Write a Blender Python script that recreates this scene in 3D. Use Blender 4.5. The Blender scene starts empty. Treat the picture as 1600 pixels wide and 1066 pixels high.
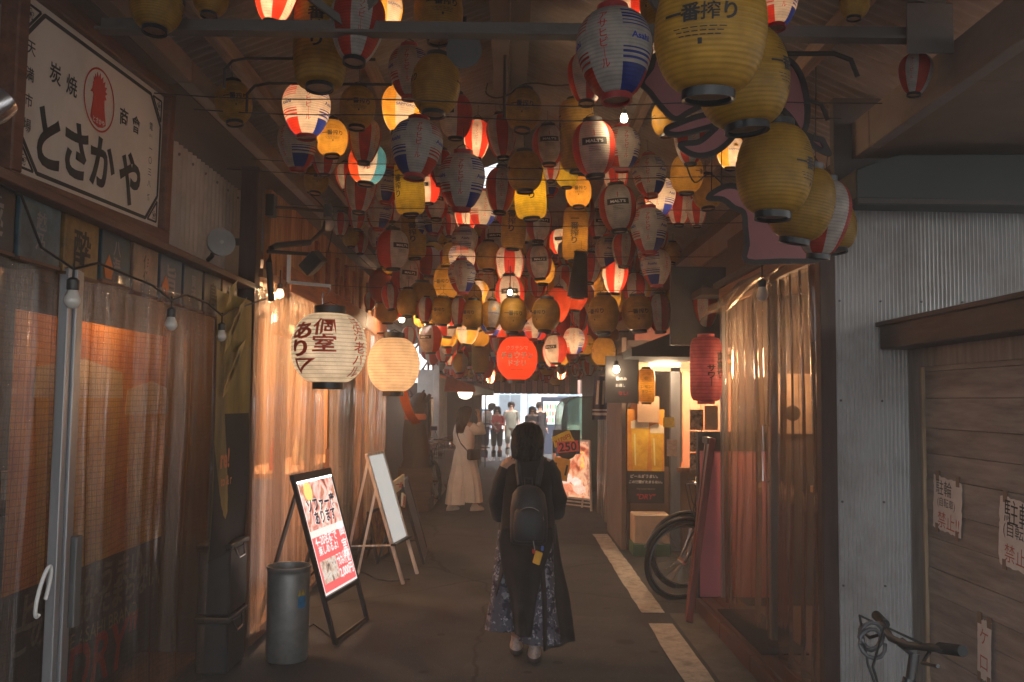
import bpy, bmesh, math, random
from mathutils import Vector, Matrix
random.seed(7)
S = bpy.context.scene
COL = S.collection
R = math.radians
PI = math.pi

# ------------------------------------------------------------------ camera
CZ = 1.70
FPX = 1400.0
yc = Vector((-3, -93, -FPX)).normalized()          # world +Y (down the alley) in camera axes
zc = Vector((0.011, 1, 0)); zc = (zc - yc * zc.dot(yc)).normalized()
xc = yc.cross(zc)
CAMR = Matrix((xc, yc, zc))                         # camera axes -> world
cam = bpy.data.cameras.new('camera'); co = bpy.data.objects.new('camera', cam); COL.objects.link(co)
cam.sensor_width = 36; cam.lens = 36 * FPX / 1600
cam.clip_start = .05; cam.clip_end = 600
co.matrix_world = Matrix.Translation((0, 0, CZ)) @ CAMR.to_4x4()
S.camera = co
# ------------------------------------------------------------------ world, sun, exposure
SUN_EL, SUN_AZ = R(52), R(140)                      # azimuth from +Y clockwise: the sun stands behind and to the side
w = bpy.data.worlds.new('World'); S.world = w; w.use_nodes = True
nt = w.node_tree; bg = nt.nodes['Background']
sky = nt.nodes.new('ShaderNodeTexSky'); sky.sky_type = 'NISHITA'; sky.sun_disc = False
sky.sun_elevation = SUN_EL; sky.sun_rotation = SUN_AZ; sky.dust_density = 2.5; sky.air_density = 1.0
hs = nt.nodes.new('ShaderNodeHueSaturation'); hs.inputs['Saturation'].default_value = .30        # a hazy white summer sky
nt.links.new(sky.outputs[0], hs.inputs['Color']); nt.links.new(hs.outputs[0], bg.inputs[0]); bg.inputs[1].default_value = 0.125
sl = bpy.data.lights.new('sun', 'SUN'); sl.energy = 3.0; sl.angle = R(.5); sl.color = (1, .95, .88)
so = bpy.data.objects.new('sun', sl); COL.objects.link(so)
sd = Vector((math.sin(SUN_AZ) * math.cos(SUN_EL), math.cos(SUN_AZ) * math.cos(SUN_EL), math.sin(SUN_EL)))
so.rotation_euler = (-sd).to_track_quat('-Z', 'Y').to_euler(); so.location = (0, 0, 30)
S.view_settings.view_transform = 'Standard'; S.view_settings.look = 'None'
S.view_settings.exposure = 2.12; S.view_settings.gamma = 1
S.render.engine = 'CYCLES'
S.cycles.use_denoising = True
S.cycles.max_bounces = 10; S.cycles.diffuse_bounces = 5; S.cycles.glossy_bounces = 3
S.cycles.transmission_bounces = 6; S.cycles.transparent_max_bounces = 24
S.cycles.sample_clamp_indirect = 3.0
S.cycles.caustics_reflective = False; S.cycles.caustics_refractive = False
LK = 7.6        # lit paper lantern: watts per square metre of diameter
LAMP = 1.0      # other lit lamps

# ------------------------------------------------------------------ where a sight line meets a depth, a side plane or the ground
def _dir(px, py): return CAMR @ Vector(((px - 800) / FPX, (533 - py) / FPX, -1))
def P(px, py, Y):
    d = _dir(px, py); return Vector((0, 0, CZ)) + d * (Y / d.y)
def PX(px, py, X):
    d = _dir(px, py); return Vector((0, 0, CZ)) + d * (X / d.x)
def PG(px, py, z=0.0):
    d = _dir(px, py); return Vector((0, 0, CZ)) + d * ((z - CZ) / d.z)

# ------------------------------------------------------------------ objects
def link(o, parent=None):
    COL.objects.link(o)
    if parent: o.parent = parent
    return o
def thing(name, label, cat, loc=(0, 0, 0), rz=0, group=None):
    o = bpy.data.objects.new(name, None); o.empty_display_size = .1; link(o)
    o.location = loc; o.rotation_euler = (0, 0, rz)
    return tag(o, label, cat, group)
def tag(o, label=None, cat=None, group=None, kind=None):
    if label: o['label'] = label
    if cat: o['category'] = cat
    if group: o['group'] = group
    if kind: o['kind'] = kind
    return o
class G:
    def __init__(s): s.v = []; s.f = []; s.mi = []
    def add(s, vs, fs, mi=0):
        o = len(s.v); s.v += [tuple(v) for v in vs]; s.f += [tuple(i + o for i in f) for f in fs]; s.mi += [mi] * len(fs); return s
    def box(s, c, d, rot=None, mi=0):
        hx, hy, hz = d[0] / 2, d[1] / 2, d[2] / 2; c = Vector(c)
        vs = [Vector((x, y, z)) for x in (-hx, hx) for y in (-hy, hy) for z in (-hz, hz)]
        if rot is not None: vs = [rot @ v for v in vs]
        return s.add([v + c for v in vs], [(0, 1, 3, 2), (4, 6, 7, 5), (0, 4, 5, 1), (2, 3, 7, 6), (0, 2, 6, 4), (1, 5, 7, 3)], mi)
    def span(s, a, b, mi=0):
        a, b = Vector(a), Vector(b); return s.box((a + b) / 2, [abs(b[i] - a[i]) for i in range(3)], None, mi)
    def bar(s, a, b, wd, ht, up=(0, 0, 1), mi=0):          # rectangular bar from a to b
        a, b = Vector(a), Vector(b); y = (b - a); L = y.length; y.normalize(); u = Vector(up)
        x = y.cross(u)
        if x.length < 1e-4: x = y.cross(Vector((1, 0, 0)))
        x.normalize(); z = x.cross(y)
        return s.box((a + b) / 2, (wd, L, ht), Matrix((x, y, z)).transposed(), mi)
    def tube(s, pts, r, n=8, cap=True, mi=0):
        pts = [Vector(p) for p in pts]; m = len(pts); vs = []; fs = []
        rr = r if isinstance(r, (list, tuple)) else [r] * m
        for i, p in enumerate(pts):
            t = (pts[min(i + 1, m - 1)] - pts[max(i - 1, 0)]).normalized()
            a = t.cross(Vector((0, 0, 1)))
            if a.length < .05: a = t.cross(Vector((0, 1, 0)))
            a.normalize(); b = a.cross(t)
            for k in range(n):
                q = 2 * PI * k / n; vs.append(p + a * math.cos(q) * rr[i] + b * math.sin(q) * rr[i])
        for i in range(m - 1):
            for k in range(n):
                k2 = (k + 1) % n; fs.append((i * n + k, i * n + k2, (i + 1) * n + k2, (i + 1) * n + k))
        if cap: fs.append(tuple(range(n - 1, -1, -1))); fs.append(tuple((m - 1) * n + k for k in range(n)))
        return s.add(vs, fs, mi)
    def lathe(s, prof, n=24, c=(0, 0, 0), mi=0, sx=1, sy=1):   # prof: (r, z) from low to high
        vs = []; fs = []
        for r, z in prof:
            for k in range(n):
                q = 2 * PI * k / n; vs.append((c[0] + r * math.cos(q) * sx, c[1] + r * math.sin(q) * sy, c[2] + z))
        for i in range(len(prof) - 1):
            for k in range(n):
                k2 = (k + 1) % n; fs.append((i * n + k, i * n + k2, (i + 1) * n + k2, (i + 1) * n + k))
        if prof[0][0] > 1e-5: fs.append(tuple(range(n - 1, -1, -1)))
        if prof[-1][0] > 1e-5: fs.append(tuple((len(prof) - 1) * n + k for k in range(n)))
        return s.add(vs, fs, mi)
    def rings(s, rg, n=20, cap=True, fold=0, nf=9, seed=0, mi=0):   # rg: (cx, cy, z, rx, ry) low to high, a garment or a body
        rd = random.Random(seed); ph = [rd.uniform(0, 6.3) for _ in range(4)]; vs = []; fs = []
        for i, (cx, cy, z, rx, ry) in enumerate(rg):
            a = fold[i] if isinstance(fold, (list, tuple)) else fold
            for k in range(n):
                q = 2 * PI * k / n
                m = 1 + a * (math.sin(nf * q + ph[0]) * .6 + math.sin((nf - 4) * q + ph[1] + i * .2) * .4)
                vs.append((cx + rx * m * math.cos(q), cy + ry * m * math.sin(q), z))
        for i in range(len(rg) - 1):
            for k in range(n):
                k2 = (k + 1) % n; fs.append((i * n + k, i * n + k2, (i + 1) * n + k2, (i + 1) * n + k))
        if cap: fs.append(tuple(range(n - 1, -1, -1))); fs.append(tuple((len(rg) - 1) * n + k for k in range(n)))
        return s.add(vs, fs, mi)
    def sheet(s, fn, nu, nv, mi=0):
        vs = [fn(i / nu, j / nv) for j in range(nv + 1) for i in range(nu + 1)]
        fs = [(j * (nu + 1) + i, j * (nu + 1) + i + 1, (j + 1) * (nu + 1) + i + 1, (j + 1) * (nu + 1) + i) for j in range(nv) for i in range(nu)]
        return s.add(vs, fs, mi)
    def prism(s, pts, th, o, ex, ey, mi=0):                 # flat outline pts in the ex/ey frame at o, given thickness along ex x ey
        o, ex, ey = Vector(o), Vector(ex), Vector(ey); nrm = ex.cross(ey).normalized(); n = len(pts)
        a = [o + ex * p[0] + ey * p[1] for p in pts]
        vs = [p for p in a] + [p + nrm * th for p in a]
        return s.add(vs, [tuple(range(n - 1, -1, -1)), tuple(range(n, 2 * n))] + [(i, (i + 1) % n, n + (i + 1) % n, n + i) for i in range(n)], mi)
    def mesh(s, name, mats, smooth=None):
        me = bpy.data.meshes.new(name); me.from_pydata(s.v, [], s.f)
        for m in (mats if isinstance(mats, (list, tuple)) else [mats]): me.materials.append(m)
        if any(s.mi): me.polygons.foreach_set('material_index', s.mi)
        if smooth:
            me.polygons.foreach_set('use_smooth', [True] * len(me.polygons)); me.set_sharp_from_angle(angle=R(smooth))
        me.update(); return me
    def build(s, name, mats, parent=None, smooth=None, bevel=0, loc=None):
        o = bpy.data.objects.new(name, s.mesh(name, mats, smooth)); link(o, parent)
        if loc is not None: o.location = loc
        if bevel:
            b = o.modifiers.new('bevel', 'BEVEL'); b.width = bevel; b.segments = 1; b.limit_method = 'ANGLE'
        return o
def copy_tree(o, parent=None):
    c = o.copy(); COL.objects.link(c)
    if parent: c.parent = parent
    for ch in list(o.children): copy_tree(ch, c)
    return c

# ------------------------------------------------------------------ materials
_M = {}
def mat(name, col, rough=.6, metal=0, var=.18, scale=5, bump=0, bscale=90, spec=.4, stretch=(1, 1, 1), col2=None, dirt=None, coat=0, sheen=0, detail=6):
    if name in _M: return _M[name]
    m = bpy.data.materials.new(name); m.use_nodes = True; n = m.node_tree.nodes; L = m.node_tree.links
    b = n['Principled BSDF']; b.inputs['Roughness'].default_value = rough; b.inputs['Metallic'].default_value = metal
    b.inputs['Specular IOR Level'].default_value = spec; b.inputs['Coat Weight'].default_value = coat
    tc = n.new('ShaderNodeTexCoord'); mp = n.new('ShaderNodeMapping'); mp.inputs['Scale'].default_value = stretch
    L.new(tc.outputs['Object'], mp.inputs[0])
    nz = n.new('ShaderNodeTexNoise'); nz.inputs['Scale'].default_value = scale; nz.inputs['Detail'].default_value = detail; nz.inputs['Roughness'].default_value = .65
    L.new(mp.outputs[0], nz.inputs['Vector'])
    rp = n.new('ShaderNodeValToRGB'); c2 = col2 or [min(1, c * (1 + var)) for c in col]
    rp.color_ramp.elements[0].position = .32; rp.color_ramp.elements[1].position = .68
    rp.color_ramp.elements[0].color = (*[c * (1 - var) for c in col], 1); rp.color_ramp.elements[1].color = (*c2, 1)
    L.new(nz.outputs[0], rp.inputs[0]); out = rp.outputs[0]
    if dirt:                                                # (colour, amount, scale): broad stains
        n2 = n.new('ShaderNodeTexNoise'); n2.inputs['Scale'].default_value = dirt[2]; n2.inputs['Detail'].default_value = 8; n2.inputs['Roughness'].default_value = .7
        L.new(tc.outputs['Object'], n2.inputs['Vector'])
        r2 = n.new('ShaderNodeValToRGB'); r2.color_ramp.elements[0].position = .45; r2.color_ramp.elements[1].position = .72
        r2.color_ramp.elements[0].color = (0, 0, 0, 1); r2.color_ramp.elements[1].color = (dirt[1],) * 3 + (1,)
        L.new(n2.outputs[0], r2.inputs[0])
        mx = n.new('ShaderNodeMix'); mx.data_type = 'RGBA'; L.new(r2.outputs[0], mx.inputs[0]); L.new(out, mx.inputs[6]); mx.inputs[7].default_value = (*dirt[0], 1); out = mx.outputs[2]
    L.new(out, b.inputs['Base Color'])
    rr = n.new('ShaderNodeMapRange'); rr.inputs[3].default_value = max(.02, rough - .1); rr.inputs[4].default_value = min(1, rough + .12)
    L.new(nz.outputs[0], rr.inputs[0]); L.new(rr.outputs[0], b.inputs['Roughness'])
    if bump:
        nb = n.new('ShaderNodeTexNoise'); nb.inputs['Scale'].default_value = bscale; nb.inputs['Detail'].default_value = 4
        L.new(mp.outputs[0], nb.inputs['Vector'])
        bp = n.new('ShaderNodeBump'); bp.inputs['Strength'].default_value = bump; bp.inputs['Distance'].default_value = .01
        L.new(nb.outputs[0], bp.inputs['Height']); L.new(bp.outputs[0], b.inputs['Normal'])
    if sheen: b.inputs['Sheen Weight'].default_value = sheen
    _M[name] = m; return m
def wood(name, col, axis='z', rough=.65, var=.35, col2=None):
    st = {'x': (.12, 1, 1), 'y': (1, .12, 1), 'z': (1, 1, .12)}[axis]
    return mat(name, col, rough, 0, var, 22, .25, 60, .3, st, col2)
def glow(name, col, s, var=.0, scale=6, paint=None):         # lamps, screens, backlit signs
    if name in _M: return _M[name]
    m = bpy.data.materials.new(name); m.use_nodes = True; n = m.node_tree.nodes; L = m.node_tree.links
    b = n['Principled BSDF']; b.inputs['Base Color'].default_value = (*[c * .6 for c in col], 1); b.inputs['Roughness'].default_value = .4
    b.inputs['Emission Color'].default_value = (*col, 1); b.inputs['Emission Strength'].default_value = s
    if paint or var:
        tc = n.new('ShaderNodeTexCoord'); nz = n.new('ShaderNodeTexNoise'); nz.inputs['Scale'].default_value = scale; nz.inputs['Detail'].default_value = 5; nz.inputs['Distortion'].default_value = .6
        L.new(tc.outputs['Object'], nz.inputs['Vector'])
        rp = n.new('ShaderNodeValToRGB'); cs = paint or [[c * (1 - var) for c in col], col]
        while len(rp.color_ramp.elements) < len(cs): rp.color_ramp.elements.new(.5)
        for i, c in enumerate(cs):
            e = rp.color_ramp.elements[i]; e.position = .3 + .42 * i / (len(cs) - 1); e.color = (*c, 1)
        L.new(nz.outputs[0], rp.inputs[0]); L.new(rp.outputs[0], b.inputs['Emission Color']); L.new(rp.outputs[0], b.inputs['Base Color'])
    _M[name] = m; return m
def ink(name, col, rough=.6): return mat(name, col, rough, 0, .05, 20, 0)
def paper_mat(name, tr=.45, attr=True, col=(1, 1, 1), rough=.42):
    m = bpy.data.materials.new(name); m.use_nodes = True; n = m.node_tree.nodes; L = m.node_tree.links
    b = n['Principled BSDF']; b.inputs['Roughness'].default_value = rough; b.inputs['Specular IOR Level'].default_value = .35
    tl = n.new('ShaderNodeBsdfTranslucent'); mx = n.new('ShaderNodeMixShader'); mx.inputs[0].default_value = tr
    tc = n.new('ShaderNodeTexCoord'); nz = n.new('ShaderNodeTexNoise'); nz.inputs['Scale'].default_value = 5; nz.inputs['Detail'].default_value = 6
    L.new(tc.outputs['Object'], nz.inputs['Vector'])
    oi = n.new('ShaderNodeObjectInfo'); ad = n.new('ShaderNodeMath'); ad.operation = 'MULTIPLY_ADD'; ad.inputs[1].default_value = .22; ad.inputs[2].default_value = .72
    L.new(oi.outputs['Random'], ad.inputs[0])                # paper ages differently from lantern to lantern
    mr = n.new('ShaderNodeMapRange'); mr.inputs[1].default_value = .3; mr.inputs[2].default_value = .7; mr.inputs[3].default_value = .70; mr.inputs[4].default_value = 1.06
    L.new(nz.outputs[0], mr.inputs[0])
    mu = n.new('ShaderNodeMath'); mu.operation = 'MULTIPLY'; L.new(ad.outputs[0], mu.inputs[0]); L.new(mr.outputs[0], mu.inputs[1])
    vm = n.new('ShaderNodeVectorMath'); vm.operation = 'SCALE'; L.new(mu.outputs[0], vm.inputs['Scale'])
    if attr:
        a = n.new('ShaderNodeAttribute'); a.attribute_name = 'col'; L.new(a.outputs['Color'], vm.inputs[0])
    else: vm.inputs[0].default_value = col
    L.new(vm.outputs[0], b.inputs['Base Color']); L.new(vm.outputs[0], tl.inputs['Color'])
    L.new(b.outputs[0], mx.inputs[1]); L.new(tl.outputs[0], mx.inputs[2]); L.new(mx.outputs[0], n['Material Output'].inputs[0])
    return m
def vinyl_mat(name, body=.22, tint=(1, .95, .9), grid=0, milk=(.75, .7, .65), rough=.12):
    m = bpy.data.materials.new(name); m.use_nodes = True; n = m.node_tree.nodes; L = m.node_tree.links
    for x in list(n):
        if x.type == 'BSDF_PRINCIPLED': n.remove(x)
    tr = n.new('ShaderNodeBsdfTransparent'); tr.inputs[0].default_value = (*tint, 1)
    df = n.new('ShaderNodeBsdfDiffuse'); df.inputs[0].default_value = (*milk, 1)
    tl = n.new('ShaderNodeBsdfTranslucent'); tl.inputs[0].default_value = (*milk, 1)
    gl = n.new('ShaderNodeBsdfGlossy'); gl.inputs['Roughness'].default_value = rough
    m1 = n.new('ShaderNodeMixShader'); L.new(df.outputs[0], m1.inputs[1]); L.new(tl.outputs[0], m1.inputs[2])
    tc = n.new('ShaderNodeTexCoord'); mp = n.new('ShaderNodeMapping'); mp.inputs['Scale'].default_value = (1, 3, .16); L.new(tc.outputs['Object'], mp.inputs[0])
    nz = n.new('ShaderNodeTexNoise'); nz.inputs['Scale'].default_value = 3; nz.inputs['Detail'].default_value = 7; L.new(mp.outputs[0], nz.inputs['Vector'])
    mr = n.new('ShaderNodeMapRange'); mr.inputs[1].default_value = .3; mr.inputs[2].default_value = .75; mr.inputs[3].default_value = body * .45; mr.inputs[4].default_value = body * 1.6
    L.new(nz.outputs[0], mr.inputs[0]); fac = mr.outputs[0]
    if grid:
        sp = n.new('ShaderNodeSeparateXYZ'); L.new(tc.outputs['UV'], sp.inputs[0]); outs = []
        for k in (0, 1):
            a = n.new('ShaderNodeMath'); a.operation = 'FRACT'; s0 = n.new('ShaderNodeMath'); s0.operation = 'DIVIDE'; s0.inputs[1].default_value = grid
            L.new(sp.outputs[k], s0.inputs[0]); L.new(s0.outputs[0], a.inputs[0])
            g = n.new('ShaderNodeMath'); g.operation = 'LESS_THAN'; g.inputs[1].default_value = .13; L.new(a.outputs[0], g.inputs[0]); outs.append(g)
        mxm = n.new('ShaderNodeMath'); mxm.operation = 'MAXIMUM'; L.new(outs[0].outputs[0], mxm.inputs[0]); L.new(outs[1].outputs[0], mxm.inputs[1])
        sc = n.new('ShaderNodeMath'); sc.operation = 'MULTIPLY_ADD'; sc.inputs[1].default_value = .30; L.new(mxm.outputs[0], sc.inputs[0]); L.new(fac, sc.inputs[2]); fac = sc.outputs[0]
    m2 = n.new('ShaderNodeMixShader'); L.new(fac, m2.inputs[0]); L.new(tr.outputs[0], m2.inputs[1]); L.new(m1.outputs[0], m2.inputs[2])
    fr = n.new('ShaderNodeFresnel'); fr.inputs[0].default_value = 1.45
    bp = n.new('ShaderNodeBump'); bp.inputs['Strength'].default_value = .6; bp.inputs['Distance'].default_value = .02
    nb = n.new('ShaderNodeTexNoise'); nb.inputs['Scale'].default_value = 17 if not grid else 90; nb.inputs['Detail'].default_value = 3; L.new(mp.outputs[0], nb.inputs['Vector'])
    L.new(nb.outputs[0], bp.inputs['Height']); L.new(bp.outputs[0], gl.inputs['Normal']); L.new(bp.outputs[0], fr.inputs['Normal'])
    fa = n.new('ShaderNodeMath'); fa.operation = 'MULTIPLY_ADD'; fa.inputs[1].default_value = 1.15; fa.inputs[2].default_value = .03; L.new(fr.outputs[0], fa.inputs[0])
    m3 = n.new('ShaderNodeMixShader'); L.new(fa.outputs[0], m3.inputs[0]); L.new(m2.outputs[0], m3.inputs[1]); L.new(gl.outputs[0], m3.inputs[2])
    L.new(m3.outputs[0], n['Material Output'].inputs[0]); return m

BLACK = mat('black_steel', (.035, .033, .032), .45, .3, .3, 12)
BLACKP = mat('black_plastic', (.032, .030, .029), .4, 0, .25, 10)
ALU = mat('aluminium', (.30, .30, .31), .38, .7, .15, 9, stretch=(1, 1, .1))
STEEL = mat('painted_steel', (.15, .135, .125), .55, .1, .3, 6, dirt=((.07, .04, .025), .8, 3))
WHITE = mat('white_paint', (.75, .74, .72), .5, 0, .08, 5, dirt=((.45, .4, .34), .5, 4))
CHROME = mat('chrome', (.6, .6, .62), .18, 1, .1, 9)
RUBBER = mat('rubber', (.018, .018, .018), .75, 0, .2, 20)
SKIN = mat('skin', (.46, .27, .19), .5, 0, .08, 14)
HAIR = mat('black_hair', (.022, .017, .014), .62, 0, .4, 60, .3, 120, stretch=(1, 1, .06))

# ------------------------------------------------------------------ lettering, cut from the built-in font
_T = {}
def text2d(body, bold=.0, vertical=False, step=0, space=1.0, lead=1.0):
    key = (body, bold, vertical, step, space, lead)
    if key in _T: return _T[key]
    if vertical: body = '\n'.join(body.replace('ー', '｜'))
    c = bpy.data.curves.new('lettering', 'FONT'); c.body = body; c.size = 1; c.offset = bold; c.align_x = 'CENTER'; c.align_y = 'CENTER'
    c.space_character = space; c.space_line = lead * (1.02 if vertical else 1.15); c.resolution_u = 3
    o = bpy.data.objects.new('lettering', c); COL.objects.link(o); bpy.context.view_layer.update()
    me = bpy.data.meshes.new_from_object(o.evaluated_get(bpy.context.evaluated_depsgraph_get()))
    bpy.data.objects.remove(o); bpy.data.curves.remove(c)
    bm = bmesh.new(); bm.from_mesh(me); bpy.data.meshes.remove(me)
    bmesh.ops.triangulate(bm, faces=bm.faces[:])
    xs = [v.co.x for v in bm.verts] or [0]; ys = [v.co.y for v in bm.verts] or [0]
    mx, my = (min(xs) + max(xs)) / 2, (min(ys) + max(ys)) / 2
    for v in bm.verts: v.co.x -= mx; v.co.y -= my
    W, H = max(xs) - min(xs), max(ys) - min(ys)
    if step:
        for ax, ext in (((1, 0, 0), W / 2), ((0, 1, 0), H / 2)):
            k = -ext + step
            while k < ext:
                bmesh.ops.bisect_plane(bm, geom=bm.verts[:] + bm.edges[:] + bm.faces[:], plane_co=Vector(ax) * k, plane_no=ax); k += step
    bm.verts.index_update()
    r = ([tuple(v.co[:2]) for v in bm.verts], [tuple(v.index for v in f.verts) for f in bm.faces], W, H); bm.free()
    _T[key] = r; return r
def letter(body, m, o, ex, ey, parent, height=None, width=None, bold=.01, vertical=False, name='lettering', skew=0, space=1.0, lead=1.0):
    # flat print on a board; o is the centre, ex/ey unit axes of the board, print facing ex x ey
    vs, fs, W, H = text2d(body, bold, vertical, 0, space, lead)
    sy = height / H if height else width / W; sx = width / W if width else sy
    o, ex, ey = Vector(o), Vector(ex).normalized(), Vector(ey).normalized()
    g = G(); g.add([o + ex * (x * sx + skew * y * sy) + ey * (y * sy) for x, y in vs], fs)
    return tag(g.build(name, m, parent), kind='stuff') if False else g.build(name, m, parent)

# ================================================================== SETTING
ASPH = mat('asphalt', (.049, .051, .055), .82, 0, .38, 2.2, .8, 110, .35, dirt=((.098, .098, .098), .6, .8), detail=14)
def weather(m):                                             # aggregate grains, tar patches and dark gum spots
    n = m.node_tree.nodes; L = m.node_tree.links; b = n['Principled BSDF']; src = b.inputs['Base Color'].links[0].from_socket
    tc = n.new('ShaderNodeTexCoord')
    for sc, lo, hi, col, amt in ((34, .20, .06, (.20, .195, .185), .6), (52, .2, .06, (.012, .012, .012), .7), (2.6, .10, .085, (.022, .021, .021), .85), (.9, .075, .065, (.022, .021, .02), .7), (7, .055, .045, (.16, .15, .14), .5)):
        v = n.new('ShaderNodeTexVoronoi'); v.inputs['Scale'].default_value = sc; v.inputs['Randomness'].default_value = 1; L.new(tc.outputs['Object'], v.inputs['Vector'])
        r = n.new('ShaderNodeMapRange'); r.inputs[1].default_value = lo; r.inputs[2].default_value = hi; r.inputs[3].default_value = 0; r.inputs[4].default_value = amt; L.new(v.outputs['Distance'], r.inputs[0])
        mx = n.new('ShaderNodeMix'); mx.data_type = 'RGBA'; L.new(r.outputs[0], mx.inputs[0]); L.new(src, mx.inputs[6]); mx.inputs[7].default_value = (*col, 1); src = mx.outputs[2]
    nz = n.new('ShaderNodeTexNoise'); nz.inputs['Scale'].default_value = .55; nz.inputs['Detail'].default_value = 3; nz.inputs['Distortion'].default_value = 1.2; L.new(tc.outputs['Object'], nz.inputs['Vector'])
    r = n.new('ShaderNodeMapRange'); r.inputs[1].default_value = .495; r.inputs[2].default_value = .503; r.inputs[3].default_value = .0; r.inputs[4].default_value = .28; L.new(nz.outputs[0], r.inputs[0])
    mx = n.new('ShaderNodeMix'); mx.data_type = 'RGBA'; L.new(r.outputs[0], mx.inputs[0]); L.new(src, mx.inputs[6]); mx.inputs[7].default_value = (.03, .03, .031, 1); src = mx.outputs[2]
    v = n.new('ShaderNodeTexVoronoi'); v.feature = 'DISTANCE_TO_EDGE'; v.inputs['Scale'].default_value = .42; nz = n.new('ShaderNodeTexNoise'); nz.inputs['Scale'].default_value = 2.5; nz.inputs['Detail'].default_value = 6
    ad = n.new('ShaderNodeMix'); ad.data_type = 'RGBA'; ad.inputs[0].default_value = .16; L.new(tc.outputs['Object'], nz.inputs['Vector']); L.new(tc.outputs['Object'], ad.inputs[6]); L.new(nz.outputs['Color'], ad.inputs[7]); L.new(ad.outputs[2], v.inputs['Vector'])
    r = n.new('ShaderNodeMapRange'); r.inputs[1].default_value = .006; r.inputs[2].default_value = .002; r.inputs[3].default_value = 0; r.inputs[4].default_value = .8; L.new(v.outputs['Distance'], r.inputs[0])
    mx = n.new('ShaderNodeMix'); mx.data_type = 'RGBA'; L.new(r.outputs[0], mx.inputs[0]); L.new(src, mx.inputs[6]); mx.inputs[7].default_value = (.012, .012, .012, 1); src = mx.outputs[2]
    L.new(src, b.inputs['Base Color'])
weather(ASPH)
CONC = mat('gutter_concrete', (.15, .14, .125), .85, 0, .22, 7, .3, 120, .3, dirt=((.07, .06, .05), .7, 2))
LINE = mat('worn_road_paint', (.50, .46, .40), .75, 0, .12, 30, .25, 160, .3, dirt=((.12, .10, .085), .75, 9))
g = G().add([(-60, -25, 0), (60, -25, 0), (60, 160, 0), (-60, 160, 0)], [(0, 1, 2, 3)])
tag(g.build('ground', ASPH), 'dark worn asphalt lane running between the shopfronts', kind='structure')
g = G().add([(1.30, -2, .004), (1.86, -2, .004), (1.86, 7.35, .004), (1.30, 7.35, .004)], [(0, 1, 2, 3)])
tag(g.build('gutter_strip', CONC), 'pale concrete strip beside the painted lane line', kind='structure')
g = G()
for a, b in ((-2, 6.99), (7.34, 11.6)):
    n = 30; xs = [(a + (b - a) * i / n, random.uniform(-.006, .006), random.uniform(-.006, .006)) for i in range(n + 1)]
    g.add([(1.075 + e0, y, .009) for y, e0, e1 in xs] + [(1.265 + e1, y, .009) for y, e0, e1 in xs], [(i + 1, i, n + 1 + i, n + 2 + i) for i in range(n)])
tag(g.build('road_marking', LINE), 'worn white lane line with a gap', kind='structure')
g = G().add([(-1.34, 14.2, .006), (-1.2, 14.2, .006), (-1.2, 24, .006), (-1.34, 24, .006)], [(0, 1, 2, 3)])
tag(g.build('road_marking', LINE), 'white lane line deep in the alley on the motorbike side', kind='structure')

# ---- roof: zr(X) is the underside
RZ, EZL, EZR, EX = 4.32, 3.50, 3.36, 2.15
RY0, RY1 = -3.0, 24.0
def zr(X): return RZ - (RZ - (EZL if X < 0 else EZR)) * abs(X) / EX
roof = thing('arcade_roof', 'ribbed steel roof over the alley on long purlins', 'roof')
ROOF = mat('faded_roof_steel', (.24, .205, .185), .6, .05, .2, 2.5, 0, 80, .4, dirt=((.15, .085, .055), .8, 1.6))
nr = int((RY1 - RY0) / 2)
for i in range(nr + 1):
    y0 = RY0 + i * 2.0
    if y0 >= RY1: break
    for sgn in (-1, 1):
        segs = [(y0, min(y0 + 2.03, RY1), 0)]
        if sgn < 0 and y0 == 9: segs = [(9, 9.6, 0), (9.6, 10.8, .34), (10.8, 11.03, 0)]
        for a, b, xin in segs:
            def fn(u, v, a=a, b=b, xin=xin, sgn=sgn):
                y = a + (b - a) * u; X = sgn * (xin + (EX + .12 - xin) * v)
                return (X, y, zr(X) + .02 + .006 * math.sin(2 * PI * y / .0762) + (.006 if i % 2 else 0))
            G().sheet(fn, max(8, int((b - a) / .0762 * 8)), 2).build('roof_sheet', ROOF, roof, 35)
TIM = wood('purlin_timber', (.30, .20, .14), 'y', .7)
for X in (-1.62, -.95, .95, 1.60):
    G().span((X - .03, RY0, zr(X) - .09), (X + .03, RY1, zr(X) + .002)).build('purlin', TIM, roof)
G().span((-.15, RY0, 4.06), (-.03, RY1, 4.24)).build('ridge_beam', STEEL, roof, None, .006)
G().span((-.02, RY0, 4.10), (.10, RY1, 4.13)).build('ridge_channel', STEEL, roof)
for y in (10.0, 10.4): G().span((-.36, y - .02, zr(-.2) - .02), (0, y + .02, zr(-.2) + .05)).build('skylight_bar', WHITE, roof)
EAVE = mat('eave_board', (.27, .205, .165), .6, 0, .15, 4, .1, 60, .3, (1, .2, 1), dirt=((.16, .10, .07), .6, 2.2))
ev = thing('eave_beam', 'pale boxed eave beam above the corrugated shed wall', 'beam')
for k in range(9): G().span((1.90, -2.5 + k * 2.4, 3.07), (1.97, -2.5 + k * 2.4 + 2.39, 3.275)).build('beam_board', EAVE, ev, None, .004)
ev = thing('eave_beam', 'dim eave beam above the framed rooster signboard', 'beam')
for k in range(9): G().span((-1.82, -2.5 + k * 2.4, 3.38), (-1.72, -2.5 + k * 2.4 + 2.39, 3.50)).build('beam_board', EAVE, ev, None, .004)
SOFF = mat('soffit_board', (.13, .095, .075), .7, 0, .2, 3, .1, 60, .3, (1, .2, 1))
so_ = thing('eave_soffit', 'dark soffit boards between eave beam and ribbed signboard wall', 'soffit')
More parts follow.
